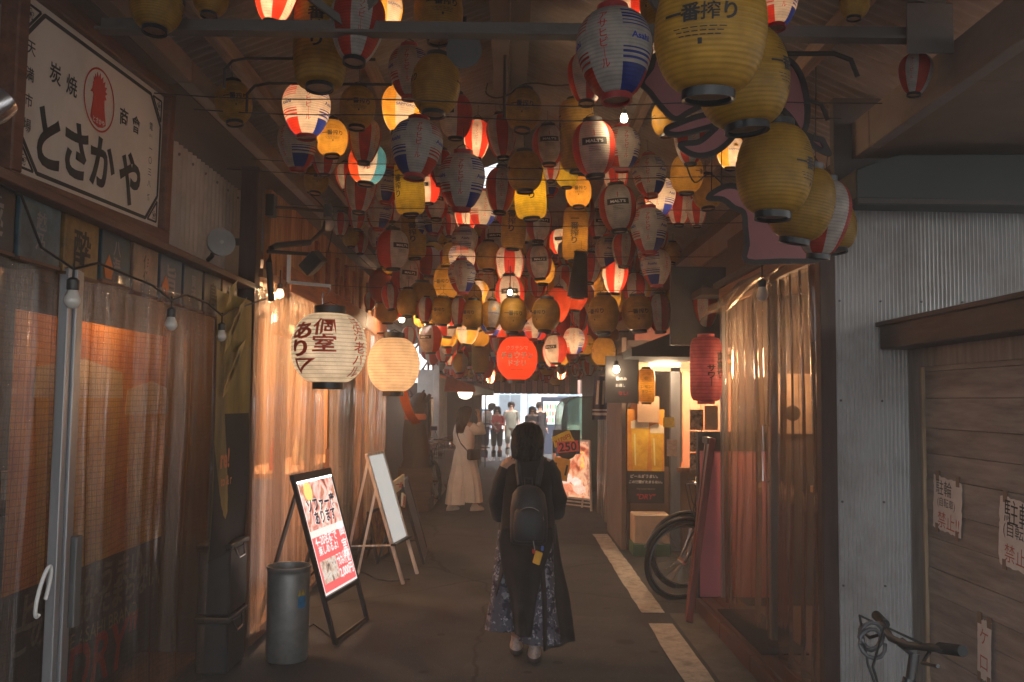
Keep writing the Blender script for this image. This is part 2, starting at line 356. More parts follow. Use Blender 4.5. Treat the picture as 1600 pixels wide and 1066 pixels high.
for k in range(11):
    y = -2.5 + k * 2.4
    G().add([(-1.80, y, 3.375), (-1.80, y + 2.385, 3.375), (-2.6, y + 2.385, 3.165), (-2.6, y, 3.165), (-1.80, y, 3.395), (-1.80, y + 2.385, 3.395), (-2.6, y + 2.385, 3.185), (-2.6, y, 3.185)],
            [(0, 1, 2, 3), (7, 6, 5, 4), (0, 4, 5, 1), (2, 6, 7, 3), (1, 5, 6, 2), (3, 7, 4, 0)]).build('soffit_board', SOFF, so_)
so_ = thing('eave_soffit', 'brown soffit panels above the grey-green awning beam', 'soffit')
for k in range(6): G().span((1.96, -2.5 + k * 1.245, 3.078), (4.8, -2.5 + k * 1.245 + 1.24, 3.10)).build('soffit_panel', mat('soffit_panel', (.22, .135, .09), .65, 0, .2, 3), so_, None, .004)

# ---- roof trusses, cross pipes and wires
def truss(y, label):
    t = thing('roof_truss', label, 'truss', group='steel roof trusses')
    z = 3.27
    for k, zz in ((0, z), (1, z + .30)):
        if k == 0:
            G().span((-1.80, y - .035, zz), (1.88, y + .035, zz + .012)).build('bottom_chord', STEEL, t)
            G().span((-1.80, y + .025, zz + .012), (1.88, y + .037, zz + .075)).build('chord_flange', STEEL, t)
    for sgn in (-1, 1):
        G().bar((sgn * 1.86, y, zr(sgn * 1.86) - .06), (sgn * .06, y, 4.12), .05, .06).build('rafter', STEEL, t)
        if sgn > 0: G().span((sgn * 1.78 - .10, y - .05, z - .07), (sgn * 1.78 + .10, y - .038, z + .15)).build('gusset_plate', STEEL, t, None, .003)
    for a, b in ((-1.3, -.7), (-.1, -.7), (.1, .7), (1.3, .7)):
        G().bar((a, y + .01, zr(a) - .08), (b, y + .01, z + .03), .03, .03).build('web_bar', STEEL, t)
for y, l in ((.6, 'steel roof truss over the photographer, before the first lanterns'), (3.78, 'steel roof truss with gusset plates over the signboard')): truss(y, l)
WIRE = mat('black_cable', (.02, .018, .018), .5, 0, .2, 20)
wires = [(4.35, 3.20), (4.9, 3.3), (5.5, 3.12), (6.0, 3.32), (6.6, 3.05), (7.1, 3.25), (7.9, 3.0), (8.75, 2.81), (9.4, 3.1), (10.3, 3.2), (11.6, 3.05), (12.9, 3.1), (14.0, 3.1), (15.5, 3.2), (16.8, 3.1)]
for i, (y, z) in enumerate(wires):
    g = G(); n = 14; s = random.uniform(.03, .09)
    g.tube([(-1.78 + 3.62 * k / n, y + .03 * math.sin(k), z - s * math.sin(PI * k / n)) for k in range(n + 1)], .003, 6)
    nm = 'nearest first second third fourth fifth sixth seventh eighth ninth tenth eleventh twelfth thirteenth farthest'.split()[i]
    tag(g.build('lantern_wire', WIRE, None, 60), f'thin black wire strung across the alley holding lanterns, {nm} down the alley' if i == 0 or i == 14 else f'thin black wire strung across the alley holding lanterns, {nm} after the nearest', 'wire', 'wires strung across under the roof')
def pipe(pts, r, label):
    tag(G().tube(pts, r, 8).build('conduit_pipe', WIRE, None, 60), label, 'pipe', 'black conduits under the roof')
for dz, y, lab in ((0, 4.55, 'upper bent black conduit above the dim amber lantern by the signboard'), (-.06, 4.75, 'lower bent black conduit above the dim amber lantern by the signboard')):
    pipe([(-1.5 - dz, y, 3.30 + dz), (-1.5 - dz, y, 3.40 + dz), (-1.46 - dz, y, 3.445 + dz), (-1.38 - dz, y, 3.46 + dz), (-.72 - dz, y, 3.46 + dz)], .008, lab)
for y, z, lab in ((4.1, 3.33, 'black hooked conduit beside the topmost pink cut-out'), (4.5, 3.25, 'short black hooked conduit lower beside the pink cut-out')):
    pipe([(.9, y, z), (1.5, y, z + .01), (1.58, y, z - .02), (1.61, y, z - .1)], .012, lab)

# ---- walls
def corr(name, a, b, z0, z1, pitch, amp, m, parent, flip=1, sheets=None):
    a, b = Vector((*a, 0)), Vector((*b, 0)); L = (b - a).length; u = (b - a) / L; nrm = Vector((u.y, -u.x, 0)) * flip
    cuts = sheets or [0, L]
    for s0, s1 in zip(cuts[:-1], cuts[1:]):
        n = max(8, int((s1 - s0) / pitch * 8)); 
        def fn(p, q, s0=s0, s1=s1):
            s = s0 + (s1 - s0) * p; k = s / pitch; v = a + u * s + nrm * (amp * math.sin(2 * PI * k))
            return (v.x, v.y, z0 + (z1 - z0) * q)
        G().sheet(fn, n, 1).build(name, m, parent, 60)
CORR_R = mat('galvanised_sheet', (.60, .59, .58), .42, .25, .1, 3, 0, 80, .4, (1, 1, .15), dirt=((.30, .26, .22), .75, 1.7))
CORR_L = mat('painted_ribbed_sheet', (.42, .36, .31), .5, .1, .12, 3, 0, 80, .4, (1, 1, .15), dirt=((.20, .15, .11), .6, 2.5))
sw = thing('corrugated_wall', 'pale grey corrugated steel wall behind the wooden shed', 'wall')
corr('corrugated_sheet', (1.79, 4.93), (4.8, 4.93), -.02, 2.86, .0226, .0085, CORR_R, sw, 1, [0, .68, 1.36, 2.04, 3.01])
for zz in (.72, 1.17, 1.72, 2.27):
    for k in range(8):
        G().lathe([(.0065, -.004), (.0065, .002), (.003, .004)], 8).build('screw', STEEL, sw, None, 0, (1.815 + .2265 * k, 4.922, zz)).rotation_euler = (R(90), 0, 0)
lw = thing('ribbed_wall', 'grey ribbed metal wall between rooster signboard and lamp brackets', 'wall')
corr('ribbed_sheet', (-1.985, 1.6), (-1.985, 7.0), 2.42, 3.2, .0762, .014, CORR_L, lw, 1, [0, 1.8, 3.6, 5.4])
for k in range(9): G().lathe([(.009, -.006), (.009, .004)], 8).build('screw', STEEL, lw, None, 0, (-1.968, 4.98 + .2286 * k, 3.13)).rotation_euler = (0, R(90), 0)
AWN = mat('grey_green_awning', (.045, .052, .049), .6, .1, .15, 3, dirt=((.04, .045, .04), .6, 2))
t = thing('awning_beam', 'dark grey-green beam along the top of the corrugated shed wall', 'beam')
G().add([(1.80, 4.62, 2.775), (4.8, 4.62, 2.755), (4.8, 4.62, 3.06), (2.02, 4.62, 3.01), (1.80, 4.62, 2.93), (1.80, 4.92, 2.775), (4.8, 4.92, 2.755), (4.8, 4.92, 3.06), (2.02, 4.92, 3.01), (1.80, 4.92, 2.93)],
        [(0, 1, 2, 3, 4), (9, 8, 7, 6, 5), (0, 5, 6, 1), (1, 6, 7, 2), (2, 7, 8, 3), (3, 8, 9, 4), (4, 9, 5, 0)]).build('beam_box', AWN, t, None, .006)
G().span((1.80, 4.60, 2.745), (4.8, 4.64, 2.772)).build('drip_edge', mat('drip_edge', (.05, .042, .038), .5), t)
tag(G().span((1.80, 4.94, 2.87), (4.8, 5.0, 3.42)).build('upper_wall', mat('dark_upper_wall', (.10, .085, .075), .7)), 'dark wall strip above the grey-green awning beam', 'wall')
DKW = wood('dark_post_wood', (.075, .045, .034), 'z')
tag(G().span((1.70, 4.90, 0), (1.785, 4.98, 2.62)).build('corner_post', DKW, None, None, .004), 'dark brown corner post where vinyl curtain meets corrugated wall', 'post')

# ---- bright world past the far end and through the gap
BW = mat('white_building', (.80, .80, .80), .6, 0, .05, 2)
WGL = mat('window_glass', (.10, .14, .18), .1, 0, .2, 4, spec=.8)
WFR = mat('blue_frame', (.35, .5, .66), .4, .2)
fb = thing('office_building', 'sunlit white building with rows of windows past the alley mouth', 'building')
G().span((-9, 40, 0), (9, 46, 12)).build('wall', BW, fb)
for fl in range(4):
    for k in range(-6, 7):
        if fl == 0 and k % 2: z0, z1 = .25, 1.35
        else: z0, z1 = 1.75 + fl * 2.9 - (1.0 if fl == 0 else 0), 2.6 + fl * 2.9 - (.6 if fl == 0 else 0)
        x = k * 1.3
        f = G().span((x - .5, 39.94, z0), (x + .5, 39.99, z1)).build('window', WFR, fb)
        for dx in (-.24, .24): G().span((x + dx - .22, 39.92, z0 + .05), (x + dx + .22, 39.945, z1 - .05)).build('pane', WGL, f)
for x in (-3.2, .9): G().span((x - .1, 39.9, 0), (x + .1, 39.99, 12)).build('downpipe', WFR, fb)
t = thing('oval_sign', 'small white oval sign on a grey bracket above the cream lantern', 'sign', P(594.5, 521, 13.0))
G().lathe([(.001, -.012), (.105, -.012), (.115, 0), (.105, .012), (.001, .012)], 24).build('sign_disc', WHITE, t, 40)
for c in t.children: c.rotation_euler = (R(90), 0, 0); c.scale = (.45, 1.15, 1)
G().tube([(.05, 0, .02), (.12, .1, .02)], .012).build('bracket', STEEL, t)

PLAST = mat('dark_plaster', (.085, .062, .05), .8, 0, .2, 3, .2, 50)
WARM = mat('warm_plaster', (.46, .28, .16), .75, 0, .15, 3, .1, 60, dirt=((.34, .13, .05), .5, 1.5))
def shop(label, x0, x1, y0, y1, top, m_in, side_near=True, side_far=True, up=None, floor=True):
    # a room open to the alley: x0 is the open side
    t = thing('shop_building', label, 'shop'); s = 1 if x1 > x0 else -1
    G().span((x1, y0, 0), (x1 + s * .1, y1, top)).build('back_wall', m_in, t)
    if side_near: G().span((x0 + s * .02, y0 - .05, 0), (x1, y0 + .05, top)).build('side_wall', m_in, t)
    if side_far: G().span((x0 + s * .02, y1 - .05, 0), (x1, y1 + .05, top)).build('side_wall', m_in, t)
    G().span((x0 + s * .05, y0, top), (x1, y1, top + .06)).build('ceiling', PLAST, t)
    if up: G().span((x0, y0 - .05, up[0]), (x0 + s * .08, y1 + .05, up[1])).build('upper_wall', PLAST, t)
    if floor: G().span((x0 + s * .03, y0, .002), (x1, y1, .03)).build('floor', mat('shop_floor', (.16, .09, .06), .6), t)
    return t
shop('near stall behind the mesh vinyl curtain under the rooster signboard', -1.97, -3.4, .8, 6.05, 2.55, PLAST)
shopL = shop('wooden izakaya behind clear vinyl next to the mesh curtain stall', -1.85, -3.3, 6.2, 11.9, 2.75, WARM)
shopR = shop('vinyl curtained bar beside the corrugated wall', 1.86, 3.4, 5.02, 7.6, 2.62, PLAST, up=(2.6, 3.1))
t = shop('beige curtained shop under the orange awning', -1.75, -3.2, 19.2, 24.2, 2.0, PLAST)
G().span((-1.83, 20.9, 2.07), (-1.75, 24.2, 3.5)).build('upper_wall', PLAST, t)
t = thing('shop_wall', 'dark upper wall above the gap with pipes', 'wall')
G().span((-2.05, 11.9, 2.98), (-1.97, 19.2, 3.4)).build('upper_wall', PLAST, t)
G().span((-2.05, 11.9, 0), (-1.97, 19.2, 1.75)).build('lower_wall', mat('grey_sheet', (.2, .19, .18), .6), t)
# opposite side past the bar
t = thing('shop_building', 'dark shop block above the black awning', 'shop')
G().span((2.95, 7.65, 0), (3.05, 10.5, 3.3)).build('side_wall', PLAST, t)
G().span((1.93, 7.62, 2.69), (2.02, 10.6, 3.42)).build('upper_wall', PLAST, t)
G().span((1.45, 10.45, 2.42), (3.0, 10.53, 3.3)).build('front_wall', mat('reddish_panel', (.26, .09, .06), .6, 0, .2, 6), t)
G().span((1.62, 7.6, 2.62), (3.0, 10.4, 2.68)).build('ceiling', PLAST, t)
G().span((1.92, 10.5, 0), (2.0, 24, 3.3)).build('alley_wall', mat('grimy_wall', (.17, .12, .095), .75, 0, .3, 2, .2, 40, dirt=((.3, .22, .17), .6, 1.2)), t)
g = thing('wall_panel', 'black panel above the striped lanterns beside the vinyl bar', 'panel')
a, b = P(1048, 425, 8.0), P(1130, 540, 8.0); G().span((a.x, 8.0, b.z), (2.6, 8.06, a.z + .05)).build('panel', BLACKP, g)
t = thing('striped_fascia', 'pinkish vertically striped fascia across the far end of the alley', 'fascia')
a, b = P(738, 584, 24.2), P(896, 616.5, 24.2); n = 26
for k in range(n):
    x0 = -1.9 + 3.8 * k / n
    G().span((x0 + .008, 24.2 + (.01 if k % 2 else 0), b.z), (x0 + 3.8 / n - .008, 24.26, 3.6)).build('slat', mat('fascia_pink', (.66, .38, .33), .6, 0, .15, 4) if k % 2 else mat('fascia_brown', (.42, .22, .18), .6, 0, .15, 4), t)
G().span((-2.0, 24.27, b.z + .02), (2.0, 24.32, 4.6)).build('backing', PLAST, t)
G().span((1.62, 24.0, b.z - .0), (1.8, 24.19, 2.6)).build('pier', mat('green_grey', (.2, .24, .19), .6), t)

# ================================================================== PAPER LANTERNS
AMB = (.62, .35, .05); AMB_LIT = (.80, .60, .03); RED = (.68, .05, .022); WHT = (.72, .65, .58); BLU = (.02, .045, .34); ORG = (.78, .10, .02); CYAN = (.08, .36, .58); DRK = (.045, .028, .022)  # second yellow: amber paper brightened in its colour to look lit
def sector(a, cols):                                        # a in degrees, first panel centred on the front
    n = len(cols); return cols[int(((a % 360) + 180 / n) // (360 / n)) % n]
def stripes(t, c):
    if t < .27: return c
    for lo, hi in ((.31, .335), (.365, .385), (.41, .425), (.68, .695), (.72, .74), (.765, .785), (.81, .835), (.86, .89)):
        if lo < t < hi: return c
    return WHT
def col_of(k, a, t):
    if k in 'AB': return AMB
    if k in 'LT': return AMB_LIT
    if k == 'C': p = sector(a, (WHT, BLU, RED, WHT, BLU, RED)); return WHT if p is WHT else stripes(t, p)
    if k == 'K': p = sector(a, (WHT, RED, BLU, WHT, RED, BLU)); return WHT if p is WHT else stripes(t, p)
    if k == 'D': return sector(a, (RED, WHT) * 4)
    if k == 'W': return sector(a, (WHT, RED) * 4)
    if k == 'E': return sector(a, (WHT, RED, WHT, RED))
    if k == 'F': return sector(a, (WHT, (.85, .45, .06)) * 3)
    if k == 'H': return ORG
    if k == 'I': return sector(a, (WHT, CYAN, WHT, ORG, WHT, ORG))
    return DRK
SHAPE = dict(A=(1.10, .22, 2.15, 0), L=(1.10, .22, 2.15, 0), B=(2.05, .25, 5, 0), T=(1.75, .25, 4.5, 0), C=(1.14, .19, 2.0, .13), K=(1.14, .19, 2.0, .13), D=(1.30, .19, 2.0, .15), W=(1.30, .19, 2.0, .15),
             E=(1.22, .21, 2.1, .06), F=(1.10, .19, 2.0, .12), H=(1.34, .18, 2.0, .08), I=(1.05, .2, 2.1, .04), J=(2.0, .3, 5, 0), S=(.92, .24, 2.4, 0), Y=(1.9, .28, 4, 0))
def prof(k, t):
    H, r0, p, sk = SHAPE[k]
    if k == 'J': return .28 + .2 * (1 - t)
    tt = t ** (1 / (1 + 2.2 * sk)) if sk else t
    tt = min(1, max(0, tt + sk * .0)); tt = t - sk * math.sin(PI * t) * .9 if sk else t
    return r0 + (.5 - r0) * max(0, 1 - abs(2 * tt - 1) ** p) ** (1 / p * 1.22)
PAPER = paper_mat('lantern_paper', .42)
RINGM = mat('lantern_ring', (.018, .018, .020), .35, 0, .2, 10)
RINGR = mat('lantern_ring_red', (.30, .03, .03), .4, 0, .2, 10)
INKB = ink('ink_black', (.018, .014, .012)); INKR = ink('ink_red', (.52, .03, .02)); INKU = ink('ink_blue', (.03, .06, .32)); INKW = ink('ink_white', (.7, .68, .64)); INKY = ink('ink_gold', (.75, .36, .03))
def body_mesh(k, colfn=None, nseg=48, ribs=24, sub=3, name='paper_lantern', rib=.84):
    H = SHAPE[k][0]; nz = ribs * sub; vs = []; fs = []; cs = []
    for i in range(nz + 1):
        t = i / nz; r = prof(k, t) * (1 - (.014 if i % sub == 0 else 0))
        for s in range(nseg):
            q = 2 * PI * s / nseg - PI / 2; vs.append((r * math.cos(q), r * math.sin(q), H * (t - .5)))
    for i in range(nz):
        for s in range(nseg):
            s2 = (s + 1) % nseg; fs.append((i * nseg + s, i * nseg + s2, (i + 1) * nseg + s2, (i + 1) * nseg + s))
            c_ = (colfn or (lambda a, t: col_of(k, a, t)))(360 * (s + .5) / nseg, (i + .5) / nz); cs.append([q * rib for q in c_] if i % sub == 0 else c_)
    me = bpy.data.meshes.new(name); me.from_pydata(vs, [], fs); me.materials.append(PAPER)
    at = me.color_attributes.new('col', 'FLOAT_COLOR', 'CORNER'); flat = []
    for c in cs: flat += [c[0], c[1], c[2], 1] * 4
    at.data.foreach_set('color', flat)
    me.polygons.foreach_set('use_smooth', [True] * len(fs)); return me
def wrap(k, items, parent_mats):
    # lettering wrapped round a lantern: (body, ink index, angle, height t, letter height, vertical, bold, squeeze)
    g = G(); H = SHAPE[k][0]
    for body, mi, ang, t, hh, vert, bold, sq in items:
        vs, fs, W, Ht = text2d(body, bold, vert, .16, 1, .92)
        sc = hh / Ht if hh > 0 else -hh; out = []
        for x, y in vs:
            z = H * (t - .5) + y * sc; tt = min(.995, max(.005, z / H + .5)); r = prof(k, tt) * 1.012 + .002
            q = R(ang) + x * sc * sq / .47 - PI / 2
            out.append((r * math.cos(q), r * math.sin(q), z))
        g.add(out, fs, mi)
    return g
def patch(g, k, mi, a0, a1, t0, t1, n=8, lift=1.006):       # a printed block round the lantern
    H = SHAPE[k][0]; m = max(2, int((t1 - t0) * 30))
    def fn(u, v):
        t = t0 + (t1 - t0) * v; q = R(a0 + (a1 - a0) * u) - PI / 2; r = prof(k, t) * lift + .001
        return (r * math.cos(q), r * math.sin(q), H * (t - .5))
    return g.sheet(fn, n, m, mi)
def print_mesh(k):
    M4 = [INKB, INKR, INKU, INKW, INKY]
    if k in 'AL':
        g = wrap(k, [(c, 0, a0 + (i - 1.5) * 19.6, .52, -.165, False, bd, 1.0) for a0 in (0, 180) for i, (c, bd) in enumerate((('一', .03), ('番', .03), ('搾', .012), ('り', .03)))], 0)
        for a0 in (0, 180):
            for j, (t, w_) in enumerate(((.395, 38), (.365, 34), (.335, 30))): 
                for s0 in range(6): patch(g, k, 0, a0 - w_ / 2 * 1.5 + s0 * w_ / 4, a0 - w_ / 2 * 1.5 + s0 * w_ / 4 + w_ / 5.2, t, t + .008, 2)
            for j in range(5): patch(g, k, 0, a0 - 26 + j * 3, a0 + 26 - j * 3, .655 + j * .028 , .661 + j * .028, 8)
            patch(g, k, 0, a0 - 2.2, a0 + 2.2, .27, .315, 2)
        return g, M4
    if k in 'BT': return wrap(k, [(c, 0, a0, .56 + (1.5 - i) * (.138 if k == 'B' else .142), -.29 if k == 'B' else -.25, False, bd, 1.1) for a0 in (0, 180) for i, (c, bd) in enumerate((('一', .03), ('番', .03), ('搾', .012), ('り', .03)))], 0), M4
    if k in 'CK':
        it = []
        for a in (0, 180): it.append(('アサヒビール', 1, a, .53, .72, True, .012, 1.0))
        for a in (60, 120, 240, 300): it.append(('Asahi', 2, a, .56, .085, False, .03, 1.15))
        return wrap(k, it, 0), M4
    if k in 'DW':
        a0 = 0 if k == 'W' else 45
        return wrap(k, [('キリンビール', 1, a0 + a, .54, .70, True, .008, .95) for a in (0, 180)], 0), M4
    if k == 'E':
        g = G()
        for a in (0, 180): patch(g, k, 0, a - 34, a + 34, .50, .635, 10); patch(g, k, 1, a - 1.2, a + 1.2, .66, .78, 2)
        h = wrap(k, [("MALT'S", 3, a, .565, .075, False, .03, 1.25) for a in (0, 180)], 0)
        H = SHAPE[k][0]; g.add([(v[0] * 1.012, v[1] * 1.012, v[2]) for v in h.v], h.f)
        g.mi = g.mi[:-len(h.f)] + [3] * len(h.f)
        for a in (0, 180):
            for t in (.45, .42, .39): patch(g, k, 0, a - 16, a + 16, t, t + .006, 6)
        return g, M4
    if k == 'F': return wrap(k, [('★', 4, a, .66, .2, False, .02, 1.2) for a in (0, 120, 240)] + [('SAPPORO', 2, a, .5, .06, False, .02, 1.3) for a in (0, 120, 240)], 0), M4
    if k == 'I': return wrap(k, [('ビール', 1, 0, .5, .55, True, .02, 1)], 0), M4
    return None, None
_LP = {}
BASED = paper_mat('lantern_base_paper', .4, False, (.62, .36, .22))
def lantern_proto(k, plain=False):
    key = (k, plain)
    if key in _LP: return _LP[key]
    H, r0 = SHAPE[k][0], SHAPE[k][1]
    o = bpy.data.objects.new('paper_lantern', body_mesh(k)); o['category'] = 'lantern'
    rm = RINGR if k in 'CK' else RINGM; parts = []
    def part(name, g, m, sm=40):
        p = bpy.data.objects.new(name, g.mesh(name, m, sm)); parts.append(p)
    rt = r0 * 1.03
    part('top_ring', G().lathe([(rt, H / 2 - .01), (rt + .012, H / 2), (rt + .012, H / 2 + .085), (rt - .03, H / 2 + .085), (rt - .03, H / 2 - .01)], 28), rm)
    part('bottom_ring', G().lathe([(rt - .02, -H / 2 + .02), (rt - .02, -H / 2 - .075), (rt + .012, -H / 2 - .085), (rt + .012, -H / 2), (rt, -H / 2 + .01)], 28), rm)
    part('base_disc', G().lathe([(.001, -H / 2 - .035), (rt * .5, -H / 2 - .040), (rt - .022, -H / 2 - .035)], 24), BASED)
    part('hanger', G().tube([(-rt + .02, 0, H / 2 + .07), (-rt * .5, 0, H / 2 + .16), (0, 0, H / 2 + .21), (0, .0, H / 2 + .55)], .010, 5).tube([(0, 0, H / 2 + .21), (rt * .5, 0, H / 2 + .16), (rt - .02, 0, H / 2 + .07)], .010, 5), WIRE)
    if not plain:
        g, ms = print_mesh(k)
        if g: part('lettering', g, ms, None)
    _LP[key] = (o, parts); return _LP[key]
LOOK = dict(A='amber round lantern', L='lit-coloured amber round lantern', B='tall amber lantern', T='tall lit-coloured amber lantern', C='red white and blue lantern', K='blue white and red lantern', D='red striped lantern',
            W='white fronted striped lantern', E='black labelled white lantern', F='white and gold lantern', H='plain orange red lantern', I='sky blue panelled lantern', J='dark cloth lantern tube')
LAN = []
def place_lantern(k, px, py, wpx, rot=0, lit=0, diam=None, plain=False, tilt=0, group='paper lanterns massed under the arcade roof', fixed=None):
    D0 = diam or dict(A=.26, L=.26, B=.25, T=.25, C=.27, K=.27, D=.25, W=.25, E=.28, F=.27, H=.25, I=.27, J=.2)[k]
    wpx *= 1.10; Y = FPX * D0 / wpx; H = SHAPE[k][0]
    if fixed: Y = fixed
    for _ in range(40):
        p = P(px, py, Y); d = wpx * Y / FPX
        if p.z + d * (H / 2 + .3) < zr(p.x) - .13 and abs(p.x) < (1.78 if p.x < 0 else 1.86) - d * .35: break
        Y *= .96
    o, parts = lantern_proto(k, plain)
    r = o.copy(); COL.objects.link(r); r.location = p; r.scale = (d * random.uniform(.96, 1.03), d * random.uniform(.96, 1.03), d * random.uniform(.94, 1.06))
    face = math.atan2(p.x, p.y)                             # rot is counted from the side that faces the lane's near end
    r.rotation_euler = (R(random.uniform(-5, 5)), R(tilt + random.uniform(-4.5, 4.5)), R(rot) - face)
    for q in parts:
        c = q.copy(); COL.objects.link(c); c.parent = r
    if lit:
        L = bpy.data.lights.new('lantern_bulb', 'POINT'); L.energy = LK * d * d * lit; L.color = (1, .62, .32); L.shadow_soft_size = .07 * d
        lo = bpy.data.objects.new('lantern_bulb', L); COL.objects.link(lo); lo.parent = r; lo.location = (0, 0, -.12 * H)
    r['group'] = group
    LAN.append((r, k, px, py, bool(lit), plain, d)); return r
LIST = '''D 430 -8 64 20 1.6|B 500 58 76 -8 0|W 558 42 82 8 0|F 600 18 56 40 1.5|A 685 20 70 10 0|C 640 113 62 -8 0|A 681 133 70 95 0|C 479 172 68 4 .9|A 559 168 53 4 0|F 628 170 58 12 1.3|A 518 216 47 4 1.5
D 570 220 46 0 0|C 465 226 58 -50 0|D 507 245 40 20 0|I 574 256 54 0 1.2|K 651 232 74 4 0|C 722 283 65 -4 0|A 494 281 36 6 0|D 563 297 46 2 0|D 541 276 30 10 .3|C 605 290 42 -58 0
T 640 292 44 -50 .35|B 646 365 34 -5 0|E 668 295 36 -30 1.2|E 682 318 36 0 0|E 614 390 46 35 0|C 592 332 40 -25 0|D 532 350 25 0 0|D 560 338 29 20 0|A 548 370 24 90 0|D 563 380 24 0 0|C 590 370 29 -40 0|E 612 325 30 60 0
A 662 404 26 30 1.3|D 645 408 26 20 0|D 631 420 25 0 0|A 655 443 31 120 0|D 579 470 20 20 0|K 678 345 34 20 0
E 712 182 50 -40 0|W 745 218 40 0 1.2|D 784 213 46 3 0|A 818 172 50 -4 0|A 820 268 50 90 0|E 857 227 46 4 0|B 902 212 52 100 0|C 960 85 112 -16 0|D 917 122 58 20 0|E 928 232 62 2 0|C 972 232 52 15 0|W 783 297 46 2 0
T 828 298 46 4 .9|C 860 287 30 -45 0|L 886 272 32 60 .5|A 904 300 38 0 1.4|D 962 275 38 -10 .35|E 907 330 40 0 0|E 965 325 54 2 0|C 1015 275 50 -6 0|C 1031 308 46 -8 1.2|C 1014 360 52 -3 0|W 728 340 31 0 1.4|C 755 326 42 10 .8
B 803 347 37 -10 0|E 842 350 37 20 0|E 875 378 30 4 1.2|B 899 366 36 -4 1.0|E 934 350 30 25 0|K 726 377 38 62 0|A 697 385 29 5 0|A 763 400 36 90 0|E 772 376 38 5 0|C 722 405 38 60 .9|A 695 429 27 8 1.3|C 722 432 40 -6 0
C 724 459 34 20 .6|D 745 452 24 0 .8|C 767 424 28 -60 1.0|L 775 440 19 80 .6|B 800 420 26 8 .7|E 814 404 24 0 1.2|E 842 410 38 3 0|H 814 453 29 0 .35|C 862 437 30 8 1.2|C 871 457 24 10 .9|L 835 466 24 90 .4|D 885 438 22 0 .4
J 905 430 31 0 0|W 905 470 26 20 .9|D 922 419 33 2 0|W 975 390 37 10 0|C 950 394 38 -50 0|F 940 438 34 30 1.2|A 953 433 29 -6 0|B 976 440 22 12 0|E 998 442 26 60 0|K 1025 418 44 45 0|D 893 402 24 10 1.0|A 990 470 20 90 0
A 1040 2 76 130 0|J 487 108 26 0 0|A 1110 48 162 -10 0|A 1160 122 130 75 0|A 1210 266 108 72 0|A 1252 318 92 -45 0 8|W 1284 340 80 -50 0 10|A 1302 352 64 120 0 10|C 1212 2 66 25 .35|A 1336 2 44 90 0|W 1430 116 46 -12 0|F 1142 239 42 20 1.3
W 1078 222 46 15 0|A 1073 272 48 70 .25|A 1105 300 42 100 .06|D 1062 325 38 -10 .15|D 1088 332 30 0 .1|A 1040 186 40 100 .2|A 365 161 54 6 0|A 246 2 74 80 0|A 330 -6 52 100 0|D 986 10 44 20 .8|A 1046 326 26 90 0
H 700 455 22 0 .2|D 940 362 24 0 0|A 757 352 32 90 0|D 700 352 24 0 0|E 690 405 22 10 0|W 1000 415 26 20 0|C 1010 325 34 30 0|D 860 262 28 0 .3|A 640 255 40 90 0|D 690 262 36 20 0|D 705 300 28 10 .2|A 985 345 30 90 .1
A 750 470 22 90 .3|D 780 462 22 0 0|A 612 372 26 20 0|K 655 352 30 70 0|W 600 400 24 10 0|A 672 425 28 100 0|C 690 452 26 10 .5|W 708 438 24 30 0|A 742 416 26 90 0|D 752 438 24 10 .6|E 786 438 24 0 0|A 778 398 26 10 .5|C 808 380 28 40 0|D 828 422 24 0 .8|A 848 452 26 90 .3|W 872 414 24 20 0|E 893 425 26 30 .6|A 912 398 26 90 0|K 930 405 28 10 0|A 968 425 28 90 .3|D 985 408 26 0 0|A 1000 440 28 20 0|C 1012 395 30 10 0|W 1030 372 26 30 0|A 1050 395 26 90 0|D 620 442 22 10 0|A 606 432 22 90 0|C 642 462 22 20 0|A 870 378 24 60 .8|W 850 375 26 0 0|A 830 440 22 0 0|E 952 462 24 10 0|D 935 470 22 0 .5|A 850 400 24 90 0|D 835 385 24 10 0|A 925 450 22 90 0|D 965 455 22 0 0|C 895 455 20 30 .5|A 705 470 20 90 0|W 760 505 18 0 .3|D 828 503 22 10 .5|H 790 425 18 0 0|E 710 425 20 20 0'''
for row in LIST.replace('\n', '|').split('|'):
    q = row.split(); k = q[0]; px, py, wp, rot, lit = map(float, q[1:6])
    place_lantern(k, px, py, wp, rot, lit, plain=(k in 'ALB' and 60 < abs(rot) < 125 and False), tilt=float(q[6]) if len(q) > 6 else 0)
# the straight row across the lane
ROW = 'D 579 470 0|W 610 464 2|A 637 473 90|D 665 484 18|A 691 486 -25|D 716 487 22|A 739 491 -30|F 768 492 12|A 801 492 4|A 853 492 -40|A 943 491 -35|A 997 490 2|W 1031 489 -16|A 1062 479 -25|W 1103 481 -14'
rw = []
for row in ROW.split('|')[1:]:
    k, px, py, rot = row.split(); px = float(px); wp = (30 + (px - 600) * .024) * (1.0 if k in 'AF' else .88) * (1.05 if k == 'A' else 1)
    rw.append(place_lantern(k, px, float(py), wp * (1.12 if px > 780 else 1), float(rot), 0, fixed=8.72, group='lanterns in the straight row across the lane'))
